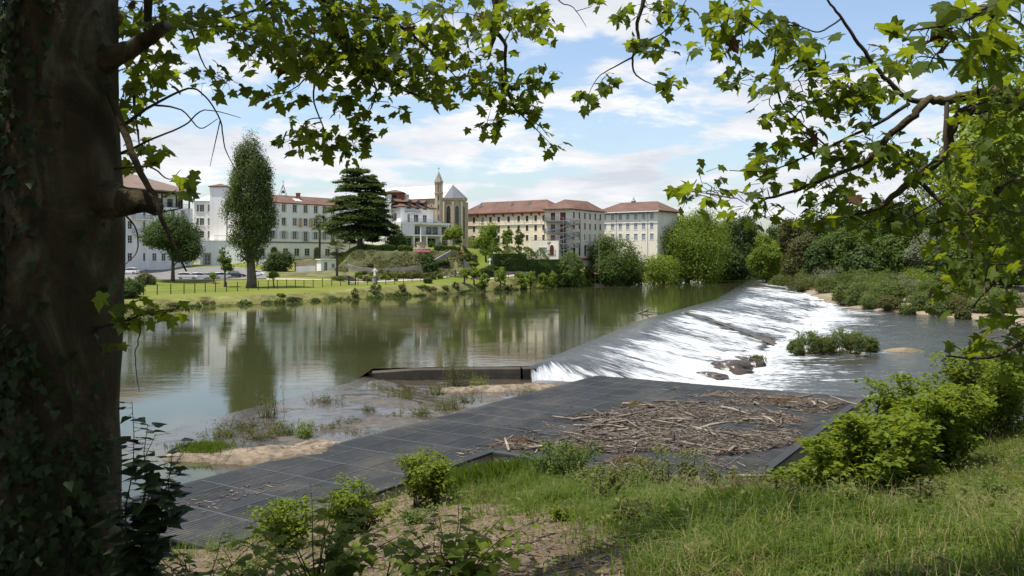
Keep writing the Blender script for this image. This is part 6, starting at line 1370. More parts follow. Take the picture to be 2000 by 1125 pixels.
def stems_plant(name, label, cat, base, stems, kind, mat, lsize, nleaf, rng, arch=.5, nmax=300, group=None, stem_r=.012, part_leaves=True):
    """arching stems with alternate leaves; stems: list of (dx, dy, h)"""
    o = thing(name, label, cat, base, group); mb = MB(); ms = []
    for dx, dy, h in stems:
        b_ = Vector(base); pts = [b_ + Vector((dx*t_**1.6, dy*t_**1.6, h*(t_ - arch*.35*t_*t_*t_))) + Vector((rng.normal(), rng.normal(), 0))*.015*h*(t_ > 0) for t_ in np.linspace(0, 1, 8)]
        pts[0].z -= .1; mb.tube(pts, [stem_r*(1-.8*t_) for t_ in np.linspace(0, 1, 8)], 5, False)
        for k in range(nleaf):
            t_ = .25 + .75*(k+.5)/nleaf; f = t_*7; i = min(6, int(f)); p = pts[i].lerp(pts[i+1], f-i); tan = (pts[i+1]-pts[i]).normalized(); side = tan.cross(Vector((0, 0, 1)))
            side = side.normalized() if side.length > .1 else Vector((1, 0, 0)); sg = 1 if k % 2 else -1; ang = rng.normal()*.5
            q = Matrix.Rotation(ang + (k*2.4 if h > .6 and side.length and abs(tan.z) > .8 else 0), 3, 'Z') @ (side*sg + tan*.45); q.z = q.z*.4 - .22 + rng.normal()*.15
            pet = p + q.normalized()*lsize*.35; mb.tube([p, pet], [.003, .002], 3, False)
            ms.append(frame(pet, q, Vector((rng.normal()*.25, rng.normal()*.25, 1)), lsize*(.65+.6*rng.random())*(1.0 if t_ < .85 else .7)))
    mb.build("stems", TWIGM if kind == "ivy" else LF["weed"], o); place_leaves(o, ms, kind, mat, nmax if part_leaves else 0, in_view); return o
rk = np.random.default_rng(12)
def nb(px, d): x = (px-HX)/K*d; return (x, d, float(near_h(np.array([x]), np.array([float(d)]))[0]))
def fan(n, R, h, rng): return [(R*rng.uniform(.3, 1)*math.cos(a), R*rng.uniform(.3, 1)*math.sin(a), h*rng.uniform(.6, 1.05)) for a in rng.random(n)*6.283]
stems_plant("knotweed_plant", "young knotweed with wide heart leaves at the bottom of the slope", "plant", nb(620, 9.6), fan(30, 1.25, 1.55, rk), "heart", LF["knot"], .15, 12, rk)
stems_plant("knotweed_plant", "knotweed with large leaves right of the dead stalk", "plant", nb(880, 8.8), fan(30, 1.1, 1.35, rk), "heart", LF["knot"], .15, 12, rk)
stems_plant("knotweed_plant", "low knotweed clump in the shade near the trunk foot", "plant", nb(395, 9.2), fan(24, 1.0, 1.0, rk), "heart", LF["knot"], .12, 10, rk)
stems_plant("bramble", "dark leafy sapling beside the plane trunk against the water", "plant", nb(262, 7.6), [(-.1, .1, 2.5), (.15, .0, 2.2), (.32, .1, 2.0), (.0, .2, 2.25), (.38, 0, 1.7), (-.2, 0, 1.8), (.25, .1, 1.6), (.1, .1, 1.95), (.3, 0, 1.85), (.42, .05, 2.1)], "ivy", LF["ivy"], .19, 36, rk, arch=.2)
ds = nb(745, 9.6); tag(MB().tube([(ds[0]-.1, ds[1], ds[2]-.1), (ds[0]+.05, ds[1], ds[2]+.35), (ds[0]+.14, ds[1], ds[2]+.8)], [.012, .01, .006], 5).tube([(ds[0]+.06, ds[1], ds[2]+.4), (ds[0]+.16, ds[1], ds[2]+.55)], [.007, .004], 4).build("dead_stalk", TWIGM), "bare dark dead stalk between the two big-leaved plants", "stalk")
# thickets
def thicket(name, label, px, d, hw, h, leaf, n, size, cat="shrub", nst=26, zoff=0.0):
    SEED[0] += 1; rng = np.random.default_rng(SEED[0]); x, y, z = nb(px, d); z += zoff; w = hw*d/K; o = thing(name, label, cat, (x, y, z)); mb = MB(); PP = []; NN = []; AX = []
    for k in range(nst):
        a = rng.random()*6.283; b0 = Vector((math.cos(a), math.sin(a), 0))*w*.55*rng.random()**.5; e = Vector((math.cos(a+rng.normal()*.4), math.sin(a+rng.normal()*.4), 0))*w*rng.uniform(.05, .85); hh_ = h*rng.uniform(.40, 1.12)
        pts = [b0 + e*t_**1.7 + Vector((0, 0, hh_*(1.25*t_ - .30*t_**3 if t_ else -.1)*.95)) for t_ in np.linspace(0, 1, 8)]; mb.tube(pts, [.02*(1-.8*t_) for t_ in np.linspace(0, 1, 8)], 4, False)
        m2 = n // nst; t_ = rng.random(m2)**.55; f = np.clip(t_*7, 0, 6.999); i = f.astype(int); A_ = np.array([list(q) for q in pts]); c = A_[i]*(1-(f-i))[:, None] + A_[i+1]*(f-i)[:, None]
        ra = rng.random(m2)*6.283; rr = rng.random(m2)**.7*(.14+.24*h*t_*(1-t_*.6)); q = c + np.stack([np.cos(ra)*rr, np.sin(ra)*rr, -.25*rr + rng.normal(size=m2)*.05], 1); q[:, 2] = np.maximum(q[:, 2], .03)
        PP.append(q); nm_ = np.array([0, 0, 1.0]) + rng.normal(size=(m2, 3))*.42; NN.append(nm_/np.linalg.norm(nm_, axis=1, keepdims=True)); AX.append(np.stack([np.cos(ra), np.sin(ra), -.35+0*ra], 1))
    Pq, Nq, Aq = np.concatenate(PP), np.concatenate(NN), np.concatenate(AX); V, F = quads(Pq, Nq, size*(.4+1.1*rng.random(len(Pq))), rng, .62, Aq)
    link("leaves", mesh_np("leaves", V, [F]), LF[leaf], o, (0, 0, 0))["kind"] = "stuff"; link("stems", mb.mesh("stems"), TWIGM, o, (0, 0, 0)); return o
thicket("knotweed_thicket", "big knotweed thicket in front of the platform's right side", 1690, 20.6, 122, 2.5, "knot", 15000, .165, nst=60)
thicket("knotweed_thicket", "second knotweed thicket higher behind the big one", 1810, 28.5, 95, 3.3, "knot", 12000, .18, nst=50)
thicket("knotweed_thicket", "upper knotweed thicket under the right-hand branches", 1915, 35, 92, 4.0, "knot", 10000, .19, nst=46)
thicket("knotweed_thicket", "farthest knotweed thicket along the lower river bank", 1990, 44, 120, 4.2, "knot", 7000, .20, nst=40)
thicket("knotweed_thicket", "small knotweed clump at the thicket's left foot", 1570, 22.0, 62, 1.4, "knot", 3000, .15, nst=24)
thicket("ground_ivy", "dark ivy mat over the ground at the trunk foot", 285, 8.7, 70, .55, "ivy", 2600, .08, nst=40)
thicket("ground_ivy", "deep dark ivy heap below the left side of the trunk", 120, 8.0, 130, .6, "ivy", 3000, .08, nst=40)
thicket("shrub", "bright leafy shrub at the corner of the platform notch", 838, 24.2, 56, 1.6, "knot", 5200, .105)
thicket("shrub", "spreading green shrub hiding the platform's near edge", 695, 20.8, 56, 1.25, "knot", 4000, .10)
thicket("shrub", "leafy shrub at the left end of the platform's near edge", 565, 19.6, 54, 1.15, "knot", 3800, .10)
thicket("shrub", "darker compact shrub beside the notch wall", 1098, 24.2, 64, 1.4, "mid", 5600, .085)
thicket("shrub", "loose tall weeds in front of the driftwood heap", 1310, 25.4, 80, 1.5, "weed", 3600, .085)
thicket("shrub", "low weedy growth at the right end of the notch wall", 1210, 25.0, 55, .85, "weed", 2600, .08)
thicket("shrub", "straggling weeds between driftwood and big thicket", 1440, 24.6, 70, 1.2, "weed", 3400, .085)
thicket("shrub", "small bright fern-like plant on the bare soil", 1100, 15.8, 28, .32, "knot", 700, .06, nst=14)
thicket("shrub", "small bright leafy tuft at the edge of the long grass", 1320, 11.6, 34, .36, "knot", 900, .06, nst=14)
thicket("shrub", "pale weeds growing through the soil left of centre", 470, 15.0, 60, .5, "weed", 1500, .06, nst=18)
thicket("shrub", "small shrub on the soil mound in mid slope", 815, 20.0, 30, .45, "mid", 900, .06, nst=14)
for k, (px, d) in enumerate(((1180, 17.5), (1260, 20.5), (1235, 13.5), (1370, 19), (1400, 15), (1480, 17.5), (1530, 12.5), (1590, 15.5), (1660, 12), (1740, 15.5), (1800, 12.5), (1860, 17), (1900, 14), (1950, 19.5), (1350, 22.5), (1150, 21.5))):
    thicket("bank_weed", "leafy weed clump rising out of the grass on the near bank", px, d, 26+rk.random()*22, .45+.45*rk.random(), ("weed", "mid", "olive", "weed")[k % 4], 900, .075, "weeds", nst=14)["group"] = "weed clumps in the bank grass"
# tall grass clumps by the notch
def tuft(label, px, d, n, h, sp, leaf="grass", name="grass_tuft", fn=near_h, wd=.009, group=None):
    x, z0 = (px-HX)/K*d, 0; xx = x + rg.normal(size=n)*sp; yy = d + rg.normal(size=n)*sp*.7; z = fn(xx, yy) - .03; h_ = rg.uniform(.5, 1.1, n)*h; a = rg.random(n)*6.283; b = rg.uniform(.1, .6, n)*h_; sx, sy = -np.sin(a)*wd, np.cos(a)*wd
    V = np.stack([np.stack([xx-sx, yy-sy, z], 1), np.stack([xx+sx, yy+sy, z], 1), np.stack([xx+np.cos(a)*b*.35+sx*.7, yy+np.sin(a)*b*.35+sy*.7, z+h_*.6], 1), np.stack([xx+np.cos(a)*b, yy+np.sin(a)*b, z+h_*.93], 1)], 1).reshape(-1, 3)
    o = link(name, mesh_np(name, V, [np.arange(n*4).reshape(n, 4)]), LF[leaf]); tag(o, label, "grass" if "grass" in name else "weeds", group, "stuff"); return o
tuft("tall bright grass growing inside the platform notch", 930, 26.2, 900, .8, .55); tuft("tall bright grass right of the notch shrub", 1010, 25.8, 900, .75, .6); tuft("pale seeding grass leaning at the big thicket's foot", 1490, 22.0, 300, .9, .6, "dry")
tuft("dense clump of long grass at the bottom right of the soil", 1460, 12.5, 900, .5, .5)
# weeds standing on the wet flats
def weed(label, px, py, z, h, w, n, leaf="weed", group=None, name="weed_clump", size=.075):
    c = G(px, py, z); SEED[0] += 1; rng = np.random.default_rng(SEED[0]); mb = MB(); PP = []
    for k in range(max(4, n//45)):
        e = Vector((rng.normal()*w*.5, rng.normal()*w*.35, 0)); t0 = c + Vector((rng.normal()*w*.4, rng.normal()*w*.3, -.1)); t1 = t0 + e*.6 + Vector((0, 0, h*rng.uniform(.45, 1.05))); mb.tube([t0, t0.lerp(t1, .5)+e*.1, t1], [.012, .008, .003], 3, False)
        m2 = 45; s = rng.random(m2)[:, None]; PP.append(np.array(t0)*(1-s) + np.array(t1)*s + rng.normal(size=(m2, 3))*.09)
    Pq = np.concatenate(PP); Pq[:, 2] = np.maximum(Pq[:, 2], z); nm_ = unit(len(Pq), rng)*.8 + np.array([0, 0, .6]); nm_ /= np.linalg.norm(nm_, axis=1, keepdims=True)
    o = thing(name, label, "weeds", c, group); V, F = quads(Pq, nm_, size*(.6+.9*rng.random(len(Pq))), rng, .4); link("leaves", mesh_np("leaves", V, [F]), LF[leaf], o)["kind"] = "stuff"; mb.build("stems", TWIGM, o)
weed("bushy weeds in front of the dark sill wall", 895, 752, -.8, 2.3, 1.3, 2200, "weed"); weed("low leafy weeds right of the sill wall bushes", 930, 757, -.8, 1.0, .9, 900, "bright"); weed("thin weeds on the pale sandstone shelf", 1025, 772, -.6, .9, .8, 600)
weed("tall reedy weeds on the flats below the pool edge", 527, 815, 0, 1.6, .7, 1100); weed("dark weedy ridge on the flats left of the reeds", 470, 838, 0, .6, 1.5, 1300, "olive"); weed("leafy dock plant by the sandstone slab", 600, 852, 0, .8, .4, 500, "bright", size=.11)
gl = "scrubby weed clump on the wet rock flats beside the platform"
for px, py, h, w, n, lf in ((640, 795, .6, 1.0, 900, "olive"), (680, 780, .6, 1.3, 1100, "weed"), (735, 770, .8, .8, 700, "weed"), (780, 790, .9, 1.0, 1000, "weed"), (720, 810, .5, .5, 350, "olive"), (560, 845, .5, 1.0, 800, "weed"), (430, 855, .5, .9, 700, "weed"), (680, 832, .4, .9, 500, "olive"), (800, 765, .6, .6, 400, "olive"), (855, 770, .7, .7, 600, "weed"), (875, 800, .6, .7, 600, "weed"), (640, 845, .4, .9, 500, "olive"), (770, 822, .4, .8, 450, "olive"), (830, 808, .4, .9, 450, "weed"), (910, 785, .5, .8, 450, "olive"), (700, 850, .35, .9, 420, "olive"), (505, 858, .4, .8, 450, "olive")):
    weed(gl, px, py, -.05 if px < 620 else -.25 if py > 790 else -.6, h*1.35, w*1.1, int(n*1.9), lf, "weed clumps on the rock flats")
tuft("patch of short bright grass on the cracked flat rock", 398, 34.4, 1500, .30, .55, "grass", fn=lambda a_, b_: 0*a_+.24); tuft("grass growing on the rock right of the wet boulder", 1478, 82, 260, .8, .35, "weed", fn=lambda a_, b_: 0*a_-2.2, wd=.02)
# ------------------------------------------------------------------ the plane trees framing the view
def bark_mat():
    m, t = nodes_of("plane_bark"); p = pos(t)
    n1 = noise(t, scaled(t, p, (2.2, 2.2, 1.1)), 1.0, 5, 0.62, 0.8); n2 = noise(t, p, 16, 5, 0.65)
    c = ramp(t, n1, [(0.36, (0.034, 0.024, 0.011)), (0.48, (0.055, 0.040, 0.019)), (0.56, (0.085, 0.066, 0.034)), (0.64, (0.14, 0.125, 0.08))])
    c = mixc(t, mth(t, 'MULTIPLY', n2, 0.35), c, (0.05, 0.05, 0.03)); b = nd(t, "ShaderNodeBsdfPrincipled", {"Base Color": c, "Roughness": 0.9, "Specular IOR Level": 0.15})
    t.links.new(bump(t, mth(t, 'ADD', mth(t, 'MULTIPLY', n2, .4), n1), 1.0, 0.08), b.inputs["Normal"]); out(t, b.outputs[0]); return m
PBARK = bark_mat()
rp_ = np.random.default_rng(31)
def smooth(pts, n):
    """Catmull-Rom through points with radius: (Vector, r)"""
    q = [pts[0]] + pts + [pts[-1]]; o = []
    for i in range(1, len(q)-2):
        for k in range(n):
            t_ = k/n; c = []
            for a_ in range(4):
                p0, p1, p2, p3 = (q[i+j-1][a_] for j in range(4)); c.append(.5*(2*p1 + (p2-p0)*t_ + (2*p0-5*p1+4*p2-p3)*t_*t_ + (3*p1-p0-3*p2+p3)*t_**3))
            o.append(c)
    o.append(list(pts[-1])); return o
class Plane:
    def __init__(s, name, label, base): s.o = thing(name, label, "tree", base); s.nodes = []; s.tw = MB(); s.ms = []
    def limb(s, pts, name="limb", wob=.45, n=5):
        q = []
        for p in pts:
            v = P(p[0], p[1], p[2]) if len(p) == 4 else Vector(p[:3]); q.append((v.x, v.y, v.z, p[-1]))
        c = smooth(q, n); w = [Vector(a_[:3]) + Vector((rp_.normal(), rp_.normal(), rp_.normal()))*min(.02, a_[3]*.5)*wob for a_ in c]; r = [max(.003, a_[3]) for a_ in c]
        MB().tube(w, r, 9 if r[0] > .06 else 6).build(name, PBARK if r[0] > .035 else TWIGM, s.o, True); s.nodes += [(v, r_) for v, r_ in zip(w, r)]; return w
    def leaves(s, c, n, rad, size, tipdir=None):
        for k in range(n):
            u = Vector(unit(1, rp_)[0]); p = c + Vector((u.x, u.y, u.z*.8))*rad*rp_.random()**.5; tip = Vector((u.x + rp_.normal()*.4, u.y + rp_.normal()*.4, -.55 + rp_.normal()*.45)); nrm = Vector((rp_.normal()*.55, rp_.normal()*.55 - .15, .75))
            s.tw.tube([c + (p-c)*.35, p], [.0028, .0018], 3, False); s.ms.append(frame(p, tip, nrm, size*(.6 + .65*rp_.random())))
    def cluster(s, c, n, rad, size):
        """a leafy shoot carried by a twig from the nearest limb"""
        A_ = np.array([list(v) for v, r in s.nodes]); d = np.linalg.norm(A_ - np.array(c), axis=1) + .25*np.abs(A_[:, 2]-c[2]); v = s.nodes[int(d.argmin())][0]
        L_ = (c - v).length; m1 = v.lerp(c, .4) + Vector((rp_.normal(), rp_.normal(), rp_.normal()+.4))*L_*.10; m2 = v.lerp(c, .75) + Vector((rp_.normal(), rp_.normal(), rp_.normal()+.2))*L_*.08; r = min(.011, .004 + L_*.004)
        s.tw.tube([v, m1, m2, c], [r, r*.8, r*.55, .0025], 4, False); s.nodes += [(m1, .004), (m2, .004), (c, .003)]; s.leaves(c, n, rad, size)
    def ellipses(s, els, per=6, rad=.26, size=.165, jit=.5):
        for cx, cy_, rx, ry, n, d in els:
            for k in range(int(n)):
                a = rp_.random()*6.283; r = rp_.random()**.5; s.cluster(P(cx + rx*r*math.cos(a), cy_ + ry*r*math.sin(a), d + rp_.normal()*jit), per, rad, size)
    def finish(s):
        s.tw.build("twigs", TWIGM, s.o)["kind"] = "stuff"; place_leaves(s.o, s.ms, "plane", LF["plane"], 300, in_view)

# --- left tree: trunk, broken limb, knob, limbs overhead
D0 = 8.6; tx = (113-HX)/K*D0; tz = float(near_h(np.array([tx]), np.array([D0]))[0])
T = Plane("plane_tree", "huge plane tree with dark ivy-clad trunk filling the left edge", (tx, D0, tz))
n_, zs_ = 40, np.concatenate([np.linspace(tz-.5, 10.8, 60), np.linspace(11, 19, 16)])
cxz = lambda z: np.interp(z, [4, 6, 8, 9, 10.5, 13, 19], [tx-.05, tx, tx+.0, tx+.02, tx+.06, tx+.2, tx+.9])
rz = lambda z: np.interp(z, [3.5, 4.6, 5.4, 6.5, 7.6, 8.3, 8.7, 9.4, 10.5, 13, 16, 19], [.92, .70, .60, .575, .60, .62, .60, .545, .50, .44, .3, .12])
aa = np.linspace(0, 2*np.pi, n_, endpoint=False)[None, :]; Zt = zs_[:, None]
rr = rz(Zt)*(1 + .10*fbm(np.cos(aa)*1.4 + 3, Zt*.7 + np.sin(aa)*1.4, 4, 71) + .04*fbm(aa*4, Zt*3, 3, 72)); X = cxz(Zt) + rr*np.cos(aa); Y = D0 + rr*np.sin(aa)
I = np.arange(X.size).reshape(X.shape); J = np.roll(I, -1, 1); F = np.stack([I[:-1], J[:-1], J[1:], I[1:]], -1).reshape(-1, 4)
link("trunk", mesh_np("trunk", np.stack([X, Y, Zt+0*X], -1).reshape(-1, 3), [F], True), PBARK, T.o)
T.limb([(190, 125, 8.5, .16), (240, 102, 8.4, .10), (285, 78, 8.35, .075), (330, 48, 8.3, .055)], "broken_limb")
T.limb([(180, 385, 8.5, .30), (238, 392, 8.4, .155), (280, 396, 8.35, .105), (314, 410, 8.3, .055)], "knob")
T.limb([(212, 165, 8.4, .04), (258, 300, 8.2, .034), (300, 382, 8.0, .026), (326, 452, 7.9, .02), (364, 530, 7.8, .007)], "hanging_branch")
T.limb([(232, 250, 8.4, .018), (300, 205, 8.4, .014), (368, 173, 8.5, .010), (402, 190, 8.5, .009), (430, 235, 8.5, .008), (440, 290, 8.5, .006), (470, 350, 8.5, .003)], "twig")
T.limb([(235, 300, 8.4, .014), (300, 270, 8.4, .010), (360, 245, 8.4, .008), (400, 215, 8.4, .006), (470, 230, 8.4, .003)], "twig")
T.limb([(300, 205, 8.4, .012), (355, 215, 8.4, .008), (390, 250, 8.4, .006), (425, 232, 8.4, .003)], "twig"); T.limb([(430, 235, 8.5, .006), (420, 280, 8.5, .005), (410, 325, 8.5, .002)], "twig")
T.limb([(225, 330, 8.4, .012), (290, 325, 8.3, .009), (330, 350, 8.3, .006), (352, 332, 8.3, .003)], "twig"); T.limb([(222, 400, 8.4, .012), (262, 440, 8.2, .008), (268, 490, 8.1, .006), (240, 520, 8.0, .003)], "twig")
T.limb([(273, 618, 8.0, .006), (271, 660, 8.0, .006), (264, 700, 8.0, .005), (272, 765, 8.0, .003)], "hanging_vine", 2.0)
T.limb([(190, 640, 8.3, .02), (235, 628, 8.1, .014), (290, 612, 8.0, .009), (350, 602, 7.9, .004)], "sprig_branch")
T.limb([(120, -420, 8.8, .34), (330, -560, 9.5, .24), (540, -330, 10.0, .16), (620, -60, 10.2, .10), (660, 48, 10.3, .075), (700, 110, 10.3, .055), (760, 160, 10.4, .035), (850, 200, 10.5, .012)], "limb")
T.limb([(330, -560, 9.5, .18), (620, -560, 10.3, .14), (860, -300, 10.6, .10), (960, -40, 10.6, .05), (964, 60, 10.6, .035), (954, 116, 10.6, .012)], "limb")
T.limb([(964, 60, 10.6, .030), (985, 82, 10.6, .026), (988, 140, 10.6, .02), (1000, 200, 10.6, .014), (1040, 245, 10.6, .008), (1080, 285, 10.6, .003)], "limb")
T.limb([(860, -300, 10.6, .09), (1100, -260, 10.6, .07), (1250, -60, 10.4, .035), (1245, 45, 10.4, .022), (1247, 85, 10.4, .018), (1236, 112, 10.4, .014), (1242, 146, 10.4, .01), (1285, 170, 10.4, .004)], "limb")
T.limb([(1236, 112, 10.4, .012), (1190, 136, 10.4, .008), (1165, 155, 10.4, .006), (1142, 200, 10.4, .003)], "twig"); T.limb([(1247, 85, 10.4, .01), (1300, 60, 10.4, .008), (1340, 0, 10.4, .006), (1360, -60, 10.4, .004)], "twig")
T.limb([(640, 20, 10.2, .03), (760, 40, 10.2, .022), (830, 90, 10.2, .016), (890, 150, 10.2, .006)], "limb"); T.limb([(620, -60, 10.2, .03), (520, 10, 10.1, .02), (430, 40, 10.0, .008)], "limb")
T.limb([(688, 100, 10.3, .02), (630, 140, 10.3, .014), (612, 190, 10.3, .011), (632, 250, 10.3, .008), (640, 290, 10.3, .003)], "twig"); T.limb([(612, 132, 10.3, .012), (590, 160, 10.3, .009), (560, 180, 10.3, .006), (520, 188, 10.3, .003)], "twig")
T.limb([(630, 230, 10.3, .008), (600, 235, 10.3, .006), (590, 262, 10.3, .005), (540, 285, 10.3, .003)], "twig"); T.limb([(700, 110, 10.3, .014), (735, 175, 10.3, .01), (715, 230, 10.3, .006), (690, 285, 10.3, .003)], "twig")
T.limb([(1060, -60, 10.6, .012), (1090, 0, 10.6, .008), (1120, 15, 10.6, .006), (1145, 52, 10.6, .003)], "twig"); T.limb([(120, -300, 8.7, .2), (260, -120, 9.4, .08), (290, 60, 9.6, .04), (262, 170, 9.6, .02), (275, 300, 9.6, .006)], "limb")
T.limb([(90, -200, 8.9, .14), (10, -60, 10.0, .07), (-10, 120, 10.5, .03), (15, 330, 10.5, .008)], "limb"); T.limb([(290, 60, 9.6, .025), (360, 40, 9.7, .015), (400, 130, 9.7, .008), (440, 160, 9.7, .004)], "limb")
T.ellipses([(18, 110, 28, 100, 9, 10.4), (12, 260, 18, 90, 6, 10.4), (270, 35, 50, 45, 10, 9.7), (335, 28, 55, 34, 8, 9.8), (290, 130, 40, 50, 8, 9.6), (340, 140, 26, 22, 3, 9.7), (262, 220, 26, 55, 7, 9.6), (272, 300, 26, 35, 4, 9.6), (428, 157, 24, 12, 3, 9.7), (352, 362, 8, 10, 1, 8.4), (245, 560, 8, 40, 1, 8.1)], 7, .22, .135)
T.ellipses([(430, 38, 65, 30, 10, 10), (520, 55, 70, 45, 13, 10.1), (620, 50, 90, 60, 27, 10.2), (720, 55, 85, 55, 22, 10.3), (545, 110, 60, 14, 6, 10.2), (500, 98, 30, 12, 3, 10.1), (680, 130, 95, 42, 25, 10.3), (790, 105, 75, 55, 19, 10.3), (860, 50, 75, 50, 14, 10.3), (855, 165, 60, 24, 9, 10.4), (930, 120, 50, 55, 12, 10.5), (1000, 28, 60, 32, 12, 10.6), (1050, 55, 30, 28, 5, 10.6)], 7, .27, .135)
T.ellipses([(565, 143, 32, 8, 3, 10.3), (545, 185, 28, 12, 4, 10.3), (672, 212, 30, 14, 4, 10.3), (598, 243, 22, 20, 3, 10.3), (705, 240, 22, 20, 4, 10.3), (650, 282, 50, 18, 7, 10.3), (562, 276, 28, 10, 3, 10.3), (705, 282, 14, 10, 2, 10.3), (780, 208, 14, 8, 1.5, 10.4), (740, 195, 12, 8, 1, 10.4), (1010, 180, 40, 36, 9, 10.6), (1050, 148, 20, 26, 4, 10.6), (955, 248, 22, 20, 4, 10.6), (1045, 225, 26, 30, 5, 10.6), (960, 195, 20, 20, 2, 10.6), (1082, 285, 8, 12, 1.2, 10.6)], 6, .19, .13, .25)
T.ellipses([(1222, 35, 20, 16, 3, 10.4), (1246, 82, 10, 10, 2, 10.4), (1285, 88, 18, 18, 4, 10.4), (1310, 20, 50, 18, 6, 10.4), (1305, 160, 18, 14, 3, 10.4), (1190, 158, 18, 10, 3, 10.4), (1140, 193, 14, 12, 3, 10.4), (1330, 45, 16, 10, 1, 10.4), (1180, 2, 8, 6, 1, 10.4)], 5, .16, .13, .2)
T.ellipses([(240, 632, 18, 14, 2, 8.0), (290, 612, 22, 9, 3, 8.0), (335, 604, 16, 6, 2, 7.9), (228, 672, 6, 12, 1, 8.1)], 4, .12, .115, .1)
# the crown above the picture, which shades trunk and camera
for k in range(800):
    a = rp_.random()*6.283; r = rp_.random()**.5; c = Vector((tx - 2.2 + 4.4*r*math.cos(a), 5.2 + 4.4*r*math.sin(a), 13.2 + rp_.random()*5.2))
    if c.y > .6:
        px, py = proj(c.x, c.y, c.z)
        if py > -70 and c.y > 1 and -100 < px < 2100: continue
    T.leaves(c, 7, .45, .24)
T.finish()
# --- ivy on the trunk
iv = thing("ivy", "dark ivy creeping over the shaded plane trunk", "ivy", (tx-.6, D0-.3, tz)); ms = []; rv = np.random.default_rng(8); mb = MB()
for k in range(4300):
    a = rv.uniform(2.6, 5.9); z = tz + (rv.random()**1.15)*7.0; 
    if a > 5.0 and z > tz+2.2 and rv.random() < .85: continue
    if z > tz+3.2 and a > 4.4 and rv.random() < .7: continue
    r = float(rz(z)) + rv.random()**2*.28*(1.3-(z-tz)/7) + .02; p = Vector((float(cxz(z)) + r*math.cos(a), D0 + r*math.sin(a), z)); o_ = Vector((math.cos(a), math.sin(a), .35)) + Vector(unit(1, rv)[0])*.6
    ms.append(frame(p, Vector((rv.normal()*.6, rv.normal()*.6, -1)), o_, .09*(.6+.8*rv.random())))
for k in range(9):
    a0 = rv.uniform(3.0, 5.6); pts = []
    for z in np.linspace(tz, tz+rv.uniform(2.5, 6), 22): a0 += rv.normal()*.06; r = float(rz(z)) + .02; pts.append((float(cxz(z)) + r*math.cos(a0), D0 + r*math.sin(a0), z))
    mb.tube(pts, [.022-.016*i/21 for i in range(22)], 5, False)
mb.build("stems", TWIGM, iv, True); place_leaves(iv, ms, "ivy", LF["ivy"], 300, in_view)
# --- right tree: trunk stands just outside the picture
bx, by = 6.9, 7.4; bz = float(near_h(np.array([bx]), np.array([by]))[0])
T2 = Plane("plane_tree", "second plane tree reaching in with leafy branches from the right", (bx, by, bz))
T2.limb([(bx, by, bz-.4, 0, .42), (bx+.1, by, bz+2, 0, .34), (bx, by, bz+5.2, 0, .28), (bx-.2, by, bz+9, 0, .16), (bx, by, bz+13, 0, .05)] and [(HX+K*x_/by, HY-(z_-EYE)*K/by, by, r_) for x_, z_, r_ in ((bx, bz-.4, .46), (bx+.1, bz+2, .36), (bx, bz+5.2, .30), (bx-.1, bz+9, .16), (bx, bz+13, .05))], "trunk")
T2.limb([(2540, 120, 7.4, .12), (2250, 190, 7.0, .085), (2000, 198, 6.6, .055), (1932, 205, 6.5, .048), (1883, 218, 6.5, .044), (1860, 252, 6.5, .04), (1842, 306, 6.5, .036), (1788, 346, 6.5, .03), (1730, 396, 6.5, .022), (1660, 425, 6.5, .010)], "limb")
T2.limb([(2000, 190, 6.6, .05), (1946, 178, 6.5, .045), (1856, 193, 6.5, .038), (1811, 198, 6.5, .032), (1784, 225, 6.4, .03), (1743, 261, 6.4, .026), (1716, 292, 6.4, .022), (1685, 320, 6.4, .018), (1631, 342, 6.4, .015), (1550, 373, 6.4, .012), (1491, 387, 6.4, .009), (1433, 373, 6.4, .005), (1350, 375, 6.4, .002)], "limb")
T2.limb([(1811, 198, 6.5, .024), (1775, 193, 6.5, .02), (1743, 166, 6.5, .018), (1703, 121, 6.5, .016), (1671, 76, 6.5, .013), (1644, 36, 6.5, .011), (1617, 0, 6.5, .008), (1590, -60, 6.5, .004)], "limb")
T2.limb([(1775, 202, 6.5, .016), (1721, 238, 6.5, .014), (1662, 265, 6.5, .012), (1617, 288, 6.5, .010), (1572, 306, 6.5, .008), (1505, 333, 6.5, .006), (1424, 333, 6.5, .003)], "limb")
T2.limb([(1849, 195, 6.5, .02), (1847, 270, 6.4, .017), (1849, 315, 6.4, .013), (1856, 358, 6.4, .008)], "limb"); T2.limb([(1644, 36, 6.5, .007), (1600, 62, 6.5, .006), (1560, 50, 6.5, .005), (1480, 20, 6.5, .004), (1440, -20, 6.5, .003)], "twig")
T2.limb([(1560, 50, 6.5, .005), (1455, 50, 6.5, .004), (1450, 100, 6.5, .003), (1420, 155, 6.5, .002)], "twig"); T2.limb([(1525, 200, 6.5, .006), (1512, 130, 6.5, .006), (1520, 60, 6.5, .004)], "twig"); T2.limb([(1617, 288, 6.5, .007), (1530, 205, 6.5, .005), (1513, 160, 6.5, .003), (1470, 150, 6.5, .002)], "twig")
T2.limb([(1788, 346, 6.5, .02), (1860, 420, 6.4, .012), (1900, 500, 6.3, .008), (1860, 560, 6.3, .003)], "limb"); T2.limb([(2250, 190, 7.0, .06), (2080, 320, 6.6, .035), (1970, 360, 6.4, .022), (1880, 420, 6.4, .012), (1800, 440, 6.4, .005)], "limb")
T2.limb([(2548, 300, 7.4, .06), (2200, 420, 6.8, .04), (2060, 520, 6.3, .022), (1960, 540, 6.2, .012), (1900, 600, 6.2, .004)], "limb"); T2.limb([(2548, 480, 7.4, .05), (2200, 600, 6.6, .03), (2060, 640, 6.2, .02), (2000, 668, 6.1, .016), (1930, 698, 6.0, .013), (1850, 696, 6.0, .006)], "limb")
